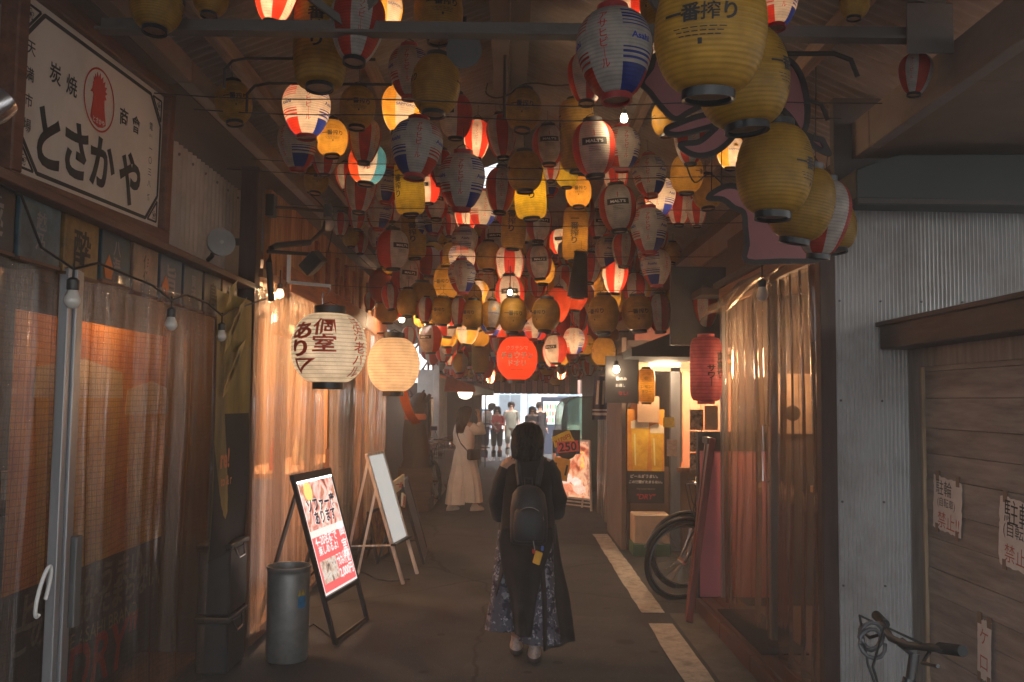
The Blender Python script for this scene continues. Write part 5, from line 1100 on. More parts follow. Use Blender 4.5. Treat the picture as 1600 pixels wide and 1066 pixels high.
tag(G().span((1.60, 5.75, .121), (1.90, 6.95, .132)).build('door_mat', mat('rubber_mat', (.025, .024, .023), .9, 0, .3, 40, .8, 200)), 'black rubber mat lying on the wooden threshold', 'mat')
t = thing('pink_board', 'tall pink menu board with black header standing behind the vinyl', 'sign board')
G().span((1.585, 7.52, .10), (2.25, 7.56, 1.30)).build('pink_panel', mat('pink_panel', (.58, .19, .22), .5, 0, .08, 3), t)
G().span((1.57, 7.51, 1.30), (2.27, 7.57, 1.46)).build('header_panel', BLACKP, t); G().span((1.57, 7.51, .05), (1.585, 7.57, 1.30)).build('side_rail', BLACKP, t); G().span((1.57, 7.51, .03), (2.27, 7.57, .10)).build('foot_rail', BLACKP, t)
t = thing('leaning_board', 'dark red framed board leaning edge on beside the bicycles', 'sign board')
G().bar((1.40, 7.05, .01), (1.60, 7.12, 1.42), .05, .06, (0, 1, 0)).build('frame_leg', wood('red_frame', (.16, .045, .035), 'z', .4), t, None, .004); G().bar((1.44, 7.28, .01), (1.60, 7.26, 1.42), .04, .05, (0, 1, 0)).build('frame_leg', wood('red_frame', (.16, .045, .035), 'z', .4), t)
G().bar((1.585, 7.10, 1.40), (1.585, 7.30, 1.40), .05, .05).build('top_rail', BLACKP, t); G().bar((1.45, 7.08, .36), (1.47, 7.28, .36), .04, .05).build('lower_rail', wood('red_frame', (.16, .045, .035), 'z', .4), t)
G().add([(1.455, 7.1, .38), (1.58, 7.14, 1.38), (1.585, 7.27, 1.38), (1.475, 7.27, .38), (1.47, 7.1, .38), (1.60, 7.14, 1.38), (1.6, 7.27, 1.38), (1.49, 7.27, .38)], [(0, 3, 2, 1), (4, 5, 6, 7), (0, 1, 5, 4), (1, 2, 6, 5), (2, 3, 7, 6), (3, 0, 4, 7)]).build('board_face', BLACKP, t)
bulb('hanging_bulb', 'white unlit bulb hanging before the bar curtains', PX(1191, 462, 1.60), .036, mat('frosted_bulb', (.62, .57, .53), .3, 0, .05, 8), cable=.10, long=1.5)
bulb('pendant_bulb', 'warm bulb glowing inside the vinyl bar', (2.15, 7.05, 2.02), .022, glow('warm_bulb', (1, .62, .3), 1.4), 10, .5, col=(1, .58, .28))
t = thing('bar_counter', 'brown bar counter inside the vinyl bar', 'counter'); G().span((2.5, 5.2, .12), (2.9, 7.2, 1.0)).build('counter_front', HB[0], t); G().span((2.4, 5.2, 1.0), (2.95, 7.2, 1.05)).build('counter_top', LTW, t)
t = thing('wall_paper', 'dim round printed poster inside the vinyl bar', 'poster'); G().span((2.2, 7.50, 1.45), (2.6, 7.508, 1.95)).build('sheet', mat('dim_print', (.45, .34, .25), .6, 0, .3, 8), t); letter('●', INKB, (2.36, 7.497, 1.62), UX, UZ, t, height=.13)
tag(G().span((1.752, 5.03, 2.06), (1.765, 5.22, 2.52)).build('timber_panel', wood('tan_panel', (.34, .19, .11), 'z')), 'tan wood panel at the top corner of the brown vinyl curtain', 'panel')
# pink cut-outs
PINK = mat('cutout_pink', (.36, .135, .14), .55, 0, .08, 3); CBLK = mat('cutout_outline', (.03, .022, .022), .5)
def cutout(label, pts, o, sc, parts):
    t = thing('cutout_board', label, 'sign board')
    for pts in parts:
        q = [P(960 + x / 2.962, 60 + y / 2.962, o) for x, y in pts]; q = [(p.x, p.z) for p in q]
        G().prism(q, .03, (0, o, 0), UX, UZ).build('pink_board', PINK, t)
        g = G(); n = len(q)
        for i in range(n):
            a, b = q[i], q[(i + 1) % n]; g.bar((a[0], o - .034, a[1]), (b[0], o - .034, b[1]), .012, .028, (0, .0001, 1) if abs(a[0] - b[0]) > .002 else (1, 0, 0)); g.lathe([(.001, -.006), (.014, -.006), (.014, .006), (.001, .006)], 10, (0, 0, 0)) if False else None
        for a in q: g.v and g.prism([(.014 * math.cos(j * PI / 4), .014 * math.sin(j * PI / 4)) for j in range(8)], .0125, (a[0], o - .0275, a[1]), UX, UZ)
        g.build('black_outline', CBLK, t)
    for pt in (parts[0][2], parts[0][len(parts[0]) // 2], parts[0][-3]):
        p = P(960 + pt[0] / 2.962, 60 + pt[1] / 2.962, o); G().tube([(p.x, o + .01, p.z), (p.x + .02, o + .01, zr(p.x) - .02)], .003, 5).build('hanging_wire', WIRE, t)
    return t
def bez(pts, n=4):                                          # smooth the outline a little
    out = []; m = len(pts)
    for i in range(m):
        p0, p1, p2, p3 = [Vector(pts[(i + k) % m]) for k in (-1, 0, 1, 2)]
        for j in range(n):
            u = j / n; out.append(tuple(.5 * (2 * p1 + (p2 - p0) * u + (2 * p0 - 5 * p1 + 4 * p2 - p3) * u * u + (3 * p1 - p0 - 3 * p2 + p3) * u ** 3)))
    return out
cutout('pink cut-out board with thick black outline and two curling tips, behind big amber lanterns', None, 4.45, 1, [
    bez([(205, 80), (165, 150), (122, 215), (160, 262), (205, 320), (275, 384), (345, 348), (470, 300), (620, 330), (740, 330), (800, 372), (845, 440), (872, 430), (884, 350), (872, 250), (845, 170), (790, 110), (640, 60), (420, 40)]),
    bez([(480, 355), (380, 372), (290, 405), (238, 428), (242, 450), (300, 455), (400, 430), (470, 412), (430, 455), (380, 490), (300, 500), (330, 535), (390, 552), (460, 535), (520, 490), (560, 440), (600, 400), (560, 350)]),
    [(845, 440), (900, 468), (950, 480), (982, 544), (930, 520), (880, 480)]])
cutout('lower pink cut-out board with a pointed black edged tip over the bar curtains', None, 4.72, 1, [
    bez([(428, 745), (470, 708), (530, 690), (596, 712), (660, 790), (720, 860), (820, 900), (900, 960), (930, 1030), (760, 1036), (602, 1036), (606, 960), (598, 880), (590, 812), (545, 790), (495, 752)], 3)])
# recess shop: frontal wall, opening, awning, boards
t = thing('shopfront', 'lit orange opening of the bar beyond the bicycle recess', 'shopfront')
ORW = mat('orange_wall', (.68, .20, .06), .7, 0, .2, 3, dirt=((.75, .45, .2), .6, 2.5))
G().span((1.36, 10.44, 0), (1.40, 10.56, 2.42)).build('door_post', DKW, t); G().span((1.86, 10.40, 0), (1.97, 10.5, 2.1)).build('door_post', ALU, t); G().span((1.36, 10.40, 2.06), (3.0, 10.5, 2.16)).build('head_rail', wood('pale_rail', (.5, .36, .24), 'x'), t)
G().span((1.95, 10.44, 0), (3.0, 10.5, .92)).build('lower_panel', mat('brown_panel', (.20, .11, .07), .5, 0, .2, 4), t); G().span((1.93, 10.36, .90), (3.0, 10.5, .95)).build('window_sill', FRM, t)
G().span((1.37, 11.9, 0), (3.2, 12.0, 2.4)).build('back_wall', ORW, t); G().span((1.30, 10.45, 0), (1.355, 12.0, 2.45)).build('outer_wall', mat('grimy_wall', (.17, .12, .095)), t); G().span((1.41, 10.46, 0), (1.85, 10.5, .95)).build('lower_panel', mat('brown_panel', (.20, .11, .07), .5, 0, .2, 4), t); G().span((3.1, 10.5, 0), (3.2, 11.9, 2.4)).build('side_wall', ORW, t); G().span((1.3, 10.5, 2.35), (3.2, 12, 2.42)).build('ceiling', PLAST, t)
tag(G().span((1.56, 10.02, 2.10), (1.90, 10.07, 2.14)).build('tube_lamp', glow('tube_white', (1, .90, .74), 2.5)), 'bright white tube lamp in the lit orange opening', 'lamp')
for x, yy, zz in ((1.72, 9.98, 2.05), (2.4, 11.15, 2.15)):
    L = bpy.data.lights.new('tube_light', 'POINT'); L.energy = (11 if yy < 11 else 36) * LAMP; L.color = (1, .70, .42); L.shadow_soft_size = .12; lo = bpy.data.objects.new('tube_light', L); COL.objects.link(lo); lo.location = (x, yy, zz)
a = P(980, 786, 10.3); b = P(1038, 640, 10.3)
beer_poster('beer glass poster with black foot and white lettering on the lit shop front', (a.x, 10.30, a.z), UX, UZ, b.x - a.x, b.z - a.z)
a, b = P(996, 660, 10.26), P(1030, 628, 10.26); tag(G().span((a.x, 10.26, a.z), (b.x, 10.275, b.z + .06)).build('cardboard_sheet', mat('cardboard', (.40, .25, .15), .8, 0, .1, 8)), 'brown cardboard sheet over the top of the beer poster', 'card')
curtain('vinyl_curtain', 'clear vinyl sheet across the lit opening behind the bicycles', (2.95, 10.32), (1.99, 10.32), .96, 2.06, VC, .03, 10, 61)
for i, (x, z, c, l) in enumerate(((2.12, .95, (.5, .12, .05), 'red'), (2.24, .95, (.1, .2, .08), 'green'), (2.36, .95, (.35, .2, .06), 'brown'))):
    t = thing('bottle', l + ' bottle on the sill of the lit opening behind the bicycles', 'bottle', (x, 10.22, z)); G().lathe([(.03, 0), (.034, .01), (.034, .15), (.013, .21), (.013, .27)], 14).build('bottle_body', mat('sill_bottle_' + l, c, .15, 0, .1, spec=.7), t, 40); G().lathe([(.014, .265), (.014, .285)], 10).build('cap', CHROME, t)
for px, py, w_, h_, c, l in ((1050, 700, 16, 26, (.6, .5, .4), 'pale'), (1112, 600, 14, 22, (.55, .16, .08), 'red'), (1045, 660, 18, 16, (.75, .6, .1), 'yellow')):
    a, b = P(px - w_ / 2, py - h_ / 2, 9.9), P(px + w_ / 2, py + h_ / 2, 9.9); tag(G().span((a.x, 9.9, b.z), (b.x, 9.905, a.z)).build('price_slip', mat('slip_' + l, c, .7, 0, .25, 25)), f'small {l} paper slip pinned by the lit opening behind the bicycles', 'notice')
t = thing('menu_poster', 'photo menu strip with many small pictures beside the lit opening', 'poster')
for k in range(3):
    a, b = P(1078, 640 + k * 34, 9.6), P(1099, 672 + k * 34, 9.6); G().span((a.x, 9.6, b.z), (b.x, 9.61, a.z)).build('menu_sheet', mat('photo_menu', (.16, .09, .06), .4, 0, .8, 26, col2=(.62, .42, .28)), t)
a, b = P(1101, 634, 9.7), P(1122, 672, 9.7); tag(G().span((a.x, 9.7, b.z), (b.x, 9.71, a.z)).build('paper_sheet', mat('tan_sheet', (.55, .36, .22), .7)), 'plain tan paper sheet beside the photo menu', 'notice')
tag(G().span((2.0, 10.52, 1.0), (2.02, 10.54, 2.05)).build('glass_bar', ALU), 'thin glazing bar in the lit orange opening', 'bar')
t = thing('bottle_crate', 'cream crate with a green foot under the beer poster', 'crate', (1.58, 10.15, 0))
G().box((0, 0, .30), (.40, .32, .32)).build('crate_body', mat('cream_plastic', (.55, .40, .28), .45), t, None, .012); G().box((0, 0, .075), (.42, .34, .14)).build('crate_foot', mat('green_plastic', (.05, .12, .06), .4), t, None, .01)
t = thing('shop_awning', 'black sloping awning over the hanging chalkboard', 'awning')
A_, B_, C_ = P(981, 546, 9.0), P(1062, 508, 9.0), P(1062, 560, 9.0); z0 = C_.z
G().add([(A_.x, 8.7, z0), (1.95, 8.7, z0), (1.95, 8.7, B_.z + .05), (A_.x, 8.7, z0 + .08), (A_.x, 9.9, z0), (1.95, 9.9, z0), (1.95, 9.9, B_.z + .05), (A_.x, 9.9, z0 + .08)], [(0, 1, 2, 3), (7, 6, 5, 4), (0, 4, 5, 1), (1, 5, 6, 2), (2, 6, 7, 3), (3, 7, 4, 0)]).build('canopy', mat('black_canvas', (.018, .017, .017), .8), t)
G().span((1.95, 8.7, z0 - .02), (2.4, 8.76, z0 + .03)).build('awning_rail', wood('pale_rail', (.5, .36, .24), 'x'), t)
t = thing('chalkboard', 'black hanging chalkboard with small white writing under a lamp', 'sign board')
a, b = P(946, 556, 9.4), P(996, 630, 9.4); G().span((a.x, 9.4, b.z), (b.x, 9.43, a.z)).build('board', mat('chalkboard', (.045, .036, .032), .4, 0, .2, 5), t); G().span((b.x, 9.39, b.z - .01), (b.x + .012, 9.44, a.z + .01)).build('board_edge', BLACK, t)
cx = (a.x + b.x) / 2
letter('昼のみ', INKW, (cx, 9.397, a.z - .24), UX, UZ, t, height=.035, bold=.02); letter('お通し', INKW, (cx - .01, 9.397, a.z - .31), UX, UZ, t, width=.10, bold=.02); letter('なし!', INKR, (cx + .02, 9.397, a.z - .39), UX, UZ, t, width=.10, bold=.02)
bulb('bare_bulb', 'bright lit bulb hanging against the black chalkboard', P(963, 578, 9.25), .034, glow('white_hot', (1, .80, .55), 9), 4, .12, col=(1, .78, .5))
t = thing('cloth_noren', 'navy cloth with white stripes hanging beside the chalkboard', 'noren')
NV = mat('navy_cloth', (.03, .04, .12), .8, 0, .2, 10); NW = mat('cloth_white', (.6, .57, .54), .8)
a, b = P(929, 588, 11.0), P(951, 656, 11.0)
def nor(u, v): return (a.x + (b.x - a.x) * u - .03 * (1 - v), 11.0 + .03 * math.sin(9 * u + 2 * v), b.z + (a.z - b.z) * v)
G().sheet(nor, 14, 14).build('cloth', NV, t, 60)
for v0_, v1_ in ((.10, .16), (.20, .24)): G().sheet(lambda u, v: Vector(nor(u, v0_ + (v1_ - v0_) * v)) + Vector((0, -.006, 0)), 14, 2).build('stripe', NW, t, 60)
for u0_ in (.2, .62): G().sheet(lambda u, v: Vector(nor(u0_ + .16 * u, .35 + .55 * v)) + Vector((0, -.006, 0)), 4, 8).build('stripe', NW, t, 60)
curtain('vinyl_curtain', 'clear vinyl curtain hanging between food stand and beer poster', (1.34, 13.4), (1.36, 10.7), .05, 2.1, VC, .05, 7, 51)
tag(G().tube([P(977, 800, 10.6), P(977, 556, 10.6)], .014, 8).build('curtain_pole', BLACK), 'thin dark pole in front of the clear vinyl by the chalkboard', 'pole')
t = thing('fringe_tassel', 'pale hanging rope tassels under the striped row lanterns', 'tassel', P(1014, 492, 9.6))
for k in range(9): G().tube([(-.10 + .025 * k, 0, .12), (-.10 + .027 * k, .01 * (k % 2), -.05), (-.10 + .026 * k + .006 * (k % 3), 0, -.20 + .03 * (k % 3))], .007, 5).build('strand', mat('pale_rope', (.62, .50, .40), .8), t)
# lit food stand
t, Q, e_, u_ = aboard('food_stand', 'lit food photo sign stand with a white frame and price cards', PG(866, 792), PG(924, 799), 1.08, (-.02, .10, 0), glow('food_photo', (1, .5, .3), .20, 0, 5, [(.30, .06, .03), (.80, .22, .10), (1, .60, .35), (.5, .12, .06), (1, .75, .5)]), mat('cream_frame', (.72, .58, .46), .5), .35, .16, fr=.03)
for v_ in (.06, .11): G().bar(Q(0, v_), Q(1, v_), .02, .02).build('cross_rail', mat('cream_frame', (.72, .58, .46), .5), t)
nz2 = e_.cross(u_).normalized()
letter('焼き鳥', glow('lit_gold', (1, .55, .12), .3), Q(.80, .72, .012), e_, u_, t, height=.28, bold=.03, vertical=True)
for i, (c, r_, col) in enumerate((((.34, .44), .11, (1, .78, .66)), ((.62, .40), .08, (1, .82, .72)), ((.36, .30), .09, (.9, .3, .16)), ((.70, .30), .10, (1, .66, .5)))):
    g = G(); g.prism([(r_ * math.cos(k * PI / 7) * 1.3, r_ * math.sin(k * PI / 7) * (.8 + .1 * math.sin(k * 2))) for k in range(14)], .002, Q(*c, .008), e_, u_); g.build('food_photo', glow(f'food_{i}', col, .27, .35, 18), t)
def pcard(name, label, px, py, w_, h_, rot, c, txt, tm, dz=0, Y=13.1):
    p = P(px, py, Y); t = thing(name, label, 'price card'); e = Vector((math.cos(R(rot)), 0, math.sin(R(rot)))); u = Vector((-math.sin(R(rot)), 0, math.cos(R(rot)))); rd_ = random.Random(int(px))
    pts = [(w_ * .5 * (1 if abs(math.cos(a)) > .3 else .9) * max(-1, min(1, 1.4 * math.cos(a))) + rd_.uniform(-.01, .01), h_ * .5 * max(-1, min(1, 1.4 * math.sin(a))) + rd_.uniform(-.006, .006)) for a in [k * PI / 8 for k in range(16)]]
    G().prism(pts, .006, p, e, u).build('card', c, t); letter(txt, tm, p + Vector((0, -.0085, 0)), e, u, t, width=w_ * .8, bold=.02); return t
p = P(885, 690, 13.2); tag(G().box(p, (.40, .02, .34)).build('card_backing', BLACKP), 'black backing board behind the yellow and red price cards', 'board')
pcard('price_card', 'blue ragged price card behind the red one', 886, 703, .36, .16, 8, mat('card_blue', (.05, .22, .42), .5), ' . ', INKB, Y=13.16)
pcard('price_card', 'yellow ragged price card on the food stand', 879, 686, .30, .17, 22, mat('card_yellow', (.82, .66, .05), .5), '×170円', INKR)
pcard('price_card', 'red ragged price card reading 250', 887, 698, .32, .16, 6, mat('card_red', (.85, .13, .13), .5), '250', INKB, Y=13.08)
t = pcard('price_card', 'tilted black and yellow price card beside the backpack wearer', 876, 733, .24, .32, -12, mat('card_amber', (.80, .42, .04), .5), '1 1', INKB, Y=12.9)
# green vinyl booth, vending machine
t = thing('vinyl_booth', 'rounded dark green tinted vinyl booth with stacked chairs inside', 'booth')
prof_ = [(.98, 0), (.98, 1.35), (1.02, 1.60), (1.12, 1.74), (1.26, 1.79), (1.66, 1.80)]
GV = vinyl_mat('green_vinyl', .42, (.55, .68, .58), 0, (.10, .13, .10), .15)
def boo(u, v):
    f = u * (len(prof_) - 1); i = min(int(f), len(prof_) - 2); f -= i; x = prof_[i][0] * (1 - f) + prof_[i + 1][0] * f; z = prof_[i][1] * (1 - f) + prof_[i + 1][1] * f
    return (x, 17 + 2.6 * v, z)
G().sheet(boo, 25, 8).build('vinyl_cover', GV, t, 60)
G().prism([(x, z) for x, z in prof_] + [(1.66, 0)], .004, (0, 17.0, 0), UX, UZ).build('end_sheet', GV, t)
for y in (17.02, 19.5): G().tube([(x + .01, y, z - .01) for x, z in prof_], .015, 6).build('frame_hoop', STEEL, t)
for i in range(2):
    t = thing('folding_chair', f'steel framed chair inside the green vinyl booth, {("nearer", "farther")[i]} one', 'chair', (1.22 + .22 * i, 17.4 + .6 * i, 0), R(20 * i), 'chairs in the vinyl booth')
    G().box((0, 0, .45), (.36, .36, .04)).build('seat', BLACKP, t); G().box((0, .17, .78), (.36, .03, .22)).build('backrest', BLACKP, t)
    for sx in (-.16, .16):
        for sy in (-.16, .16): G().tube([(sx, sy, 0), (sx, sy, .45 if sy < 0 else .9)], .012, 6).build('leg', CHROME, t)
t = thing('vending_machine', 'dark blue vending machine with a lit display at the alley mouth', 'vending machine')
a, b = P(846, 627, 29), P(874, 686, 29); G().span((a.x, 29, 0), (b.x + .25, 29.7, 1.83)).build('cabinet', mat('navy_cabinet', (.02, .03, .06), .4), t, None, .02)
G().span((a.x + .06, 28.98, .95), (b.x + .12, 29.0, 1.68)).build('display', glow('display_light', (.75, .95, .85), .4), t)
for r_ in range(3):
    G().span((a.x + .06, 28.97, 1.0 + .22 * r_), (b.x + .12, 28.98, 1.02 + .22 * r_)).build('shelf', WHITE, t)
    for k in range(6): G().lathe([(.03, 0), (.03, .13), (.012, .15)], 8, (a.x + .12 + .085 * k, 28.965, 1.02 + .22 * r_)).build('can', glow(('can_green', 'can_red', 'can_yellow')[(k + r_) % 3], ((.2, .6, .25), (.8, .2, .2), (.9, .75, .3))[(k + r_) % 3], .15), t)

# ================================================================== BICYCLES
def bicycle(label, loc, rz, col, group=None, lean=6, basket=True, wr=.31, flat=False):
    t = thing('bicycle', label, 'bicycle', loc, rz, group); t.rotation_euler = (R(lean), 0, rz)
    FR = mat('bike_' + '_'.join(f'{int(c * 100)}' for c in col), col, .35, .2, .1, 5, coat=.4)
    def wheel(x):
        wh = G().tube([(x + wr * math.cos(k * PI / 20), 0, wr + wr * math.sin(k * PI / 20)) for k in range(41)], .022, 8, False).build('tyre', RUBBER, t, 60)
        G().tube([(x + (wr - .03) * math.cos(k * PI / 20), 0, wr + (wr - .03) * math.sin(k * PI / 20)) for k in range(41)], .009, 6, False).build('rim', mat('dull_rim', (.22, .22, .23), .4, .8), wh, 60)
        g = G()
        for k in range(18): g.tube([(x + .02 * math.cos(k * 1.05), .02 * (1 if k % 2 else -1), wr + .02 * math.sin(k * 1.05)), (x + (wr - .03) * math.cos(k * PI / 9), 0, wr + (wr - .03) * math.sin(k * PI / 9))], .0016, 4)
        tag(g.build('spokes', CHROME, wh), kind='stuff'); G().tube([(x, -.05, wr), (x, .05, wr)], .022, 10).build('hub', CHROME, wh)
        G().tube([(x + (wr + .035) * math.cos(R(a)), 0, wr + (wr + .035) * math.sin(R(a))) for a in range(20, 175, 10)], [.018] * 16, 6).build('mudguard', BLACKP, t, 60)
    wheel(-.53); wheel(.53)
    bb, st, hd, hd2 = (-.08, 0, .29), (-.22, 0, .72), (.36, 0, .78), (.40, 0, .64)
    g = G().tube([bb, st, (-.25, 0, .82)], .017).tube([bb, hd2], .022).tube([st, hd], .018).tube([(-.53, .05, wr), (-.14, .03, .29)], .011).tube([(-.53, -.05, wr), (-.14, -.03, .29)], .011).tube([(-.53, .05, wr), st], .009).tube([(-.53, -.05, wr), st], .009).tube([(.355, 0, .82), (.41, 0, .60)], .022)
    g.build('frame', FR, t, 60)
    G().tube([(.40, .0, .62), (.43, .05, .56), (.53, .05, wr)], .013).tube([(.40, 0, .62), (.43, -.05, .56), (.53, -.05, wr)], .013).build('fork', FR, t, 60)
    if flat:
        h = G().tube([(.355, 0, .80), (.335, 0, .90)], .017).tube([(.335, 0, .90), (.38, 0, .935)], .016).tube([(.33, -.30, .965), (.36, -.17, .95), (.385, -.06, .935), (.385, .06, .935), (.36, .17, .95), (.33, .30, .965)], .0125).build('handlebar', BLACKP, t, 60)
    else: h = G().tube([(.355, 0, .82), (.33, 0, .93)], .014).tube([(.33, 0, .93), (.36, .14, .97), (.34, .25, .97), (.22, .29, .96)], .012).tube([(.33, 0, .93), (.36, -.14, .97), (.34, -.25, .97), (.22, -.29, .96)], .012).build('handlebar', CHROME, t, 60)
    for s in (-1, 1):
        if flat:
            G().tube([(.345, s * .20, .955), (.33, s * .31, .968)], .017, 12).build('grip', RUBBER, h, 60); G().tube([(.35, s * .15, .94), (.40, s * .20, .91), (.395, s * .29, .92)], .006, 6).build('brake_lever', BLACKP, h, 60)
            G().tube([(.36, s * .14, .95), (.47, s * .10, 1.0), (.48, s * .02, .86), (.42, 0, .66)], .0045, 6).build('brake_cable', BLACKP, h, 60); continue
        G().tube([(.28, s * .27, .965), (.16, s * .30, .955)], .018, 10).build('grip', BLACKP, h, 60); G().tube([(.34, s * .22, .955), (.30, s * .24, .90), (.20, s * .27, .91)], .006, 6).build('brake_lever', BLACKP, h, 60)
        G().tube([(.34, s * .21, .96), (.48, s * .12, .98), (.47, s * .03, .80), (.42, 0, .66)], .005, 6).build('brake_cable', BLACKP, h, 60)
    G().rings([(-.27, 0, .86, .13, .07), (-.26, 0, .895, .14, .085), (-.25, 0, .91, .10, .06)], 16).build('saddle', BLACKP, t, 50)
    G().tube([(-.08, -.07, .29), (-.08, .07, .29)], .02).tube([(-.08, .07, .29), (.05, .09, .20)], .009).tube([(-.08, -.07, .29), (-.21, -.09, .38)], .009).build('crank', CHROME, t, 60)
    for x, y, z in ((.05, .13, .20), (-.21, -.13, .38)): G().box((x, y, z), (.08, .09, .02)).build('pedal', BLACKP, t)
    if basket:
        b = G()
        for k in range(9):
            y = -.16 + .04 * k; b.tube([(.46, y * .8, .70), (.44, y, .94)], .003, 4).tube([(.70, y * .8, .70), (.74, y, .94)], .003, 4)
        for z, s in ((.70, .8), (.78, .86), (.86, .93), (.94, 1)): b.tube([(.46 - .02 * (s - .8) * 5, -.16 * s, z), (.70 + .04 * (s - .8) * 5, -.16 * s, z), (.70 + .04 * (s - .8) * 5, .16 * s, z), (.46 - .02 * (s - .8) * 5, .16 * s, z), (.46 - .02 * (s - .8) * 5, -.16 * s, z)], .005, 5)
        tag(b.build('wire_basket', STEEL, t), kind='stuff')
    return t
bicycle('black bicycle with silver rims parked in the recess beside the red board', (2.0, 8.05, .0), R(196), (.03, .03, .032), 'bicycles in the recess', -8, False, .335)
bicycle('second black bicycle deeper in the recess behind the first wheel', (2.14, 8.5, 0), R(192), (.05, .02, .02), 'bicycles in the recess', -6, False, .33)
bicycle('black bicycle with a coiled cable on its handlebar before the shed', (1.655, 2.9, 0), R(180), (.02, .02, .022), None, 4, False, .31, flat=True)
g = G(); cc = Vector((1.60, 4.12, .86))
tag(g.tube([P(1366 + (17 + 5 * math.sin(k * .31)) * math.cos(k * .5) + k * .5, 1006 + (21 + 5 * math.cos(k * .23)) * math.sin(k * .5), 2.95) + Vector((0, .004 * k, 0)) for k in range(34)], .007, 6).build('coiled_lock', mat('grey_cable', (.09, .09, .095), .35), None, 60), 'coiled grey cable lock hanging on the bicycle handlebar before the shed', 'cable lock')
for i, (x, y, a, c, l) in enumerate(((-1.42, 16.0, 70, (.08, .08, .085), 'dark bicycle nearest the white post'), (-1.30, 17.0, 62, (.25, .06, .05), 'red bicycle just behind the dark one by the white post'), (-1.35, 18.3, 78, (.2, .2, .2), 'grey bicycle deepest in the row by the white post'))):
    bicycle(l, (x, y, 0), R(-a), c, 'bicycles parked by the white post', 5, True)
t = thing('scooter', 'small pale scooter parked among the bicycles by the white post', 'scooter', (-1.15, 15.9, 0), R(-70))
for x in (-.5, .5): G().tube([(x + .17 * math.cos(k * PI / 12), 0, .21 + .17 * math.sin(k * PI / 12)) for k in range(25)], .045, 8, False).build('tyre', RUBBER, t, 60)
SC = mat('scooter_shell', (.42, .40, .40), .3, .1, coat=.5)
G().rings([(-.45, 0, .34, .34, .14), (-.42, 0, .50, .34, .16), (-.40, 0, .66, .32, .13), (-.40, 0, .70, .30, .12)], 20).build('rear_body', SC, t, 50); G().rings([(-.36, 0, .70, .34, .12), (-.36, 0, .76, .35, .13), (-.38, 0, .79, .30, .11)], 20).build('seat', BLACKP, t, 50)
G().box((.08, 0, .28), (.5, .28, .07)).build('floorboard', SC, t, None, .02); G().bar((.34, 0, .28), (.46, 0, .86), .32, .06, (1, 0, 0)).build('leg_shield', SC, t, None, .02)
h = G().tube([(.42, 0, .85), (.36, 0, 1.0)], .03).tube([(.36, -.30, 1.02), (.40, 0, 1.0), (.36, .30, 1.02)], .014).build('handlebar', BLACKP, t, 60); G().lathe([(.02, -.05), (.06, -.02), (.07, .02), (.06, .03)], 16).build('headlight', CHROME, t, 60, 0, (.46, 0, .93)).rotation_euler = (0, R(90), 0)
for s in (-1, 1): G().tube([(.38, s * .22, 1.02), (.38, s * .28, 1.18)], .006).build('mirror_stem', CHROME, t); G().box((.38, s * .30, 1.21), (.015, .11, .07)).build('mirror', BLACKP, t)

# ---- under the ridge: spot housing, drop pipe and slack cables
t = thing('spot_lamp', 'dark round spot housing hanging below the ridge beam', 'lamp', P(725, 80, 4.7)); t.rotation_euler = Vector((.05, -1, -.25)).to_track_quat('Z', 'Y').to_euler()
G().lathe([(.05, -.12), (.075, -.09), (.088, .02), (.094, .03), (.094, .045), (.086, .046)], 28).build('housing', mat('lamp_dark_grey', (.07, .068, .07), .45, .2), t, 40); G().lathe([(.001, .036), (.086, .040)], 24).build('glass', mat('dark_lens', (.025, .025, .03), .12, spec=.8), t, 60)
G().tube([(0, .0, -.1), (0, .12, -.16), (0, .2, -.12)], .012).build('yoke', BLACK, t)
a, b = P(784, 58, 6.0), P(788, 185, 6.0); tag(G().tube([(b.x, 6.0, zr(b.x) - .02), (b.x, 6.0, b.z)], .011, 8).build('drop_pipe', WIRE), 'black pipe hanging straight down from the ridge', 'pipe')
for pts, Y, l in (([(762, 130), (760, 146), (775, 153), (795, 148), (812, 134), (835, 130), (870, 134), (905, 130)], 6.4, 'slack black cable looping over the amber lantern under the ridge'), ([(480, 300), (500, 318), (520, 345), (512, 395)], 7.4, 'slack black cable hanging before the wooden fascia'), ([(1070, 250), (1085, 285), (1110, 272), (1140, 300)], 6.0, 'slack black cable below the pink cut-out')):
    q = [P(x, y, Y) for x, y in pts]; out = []
    for i in range(len(q) - 1):
        p0, p1, p2, p3 = q[max(0, i - 1)], q[i], q[i + 1], q[min(len(q) - 1, i + 2)]
        for j in range(5): u = j / 5; out.append(.5 * (2 * p1 + (p2 - p0) * u + (2 * p0 - 5 * p1 + 4 * p2 - p3) * u * u + (3 * p1 - p0 - 3 * p2 + p3) * u ** 3))
    tag(G().tube(out + [q[-1]], .006, 6).build('slack_cable', WIRE, None, 60), l, 'cable')

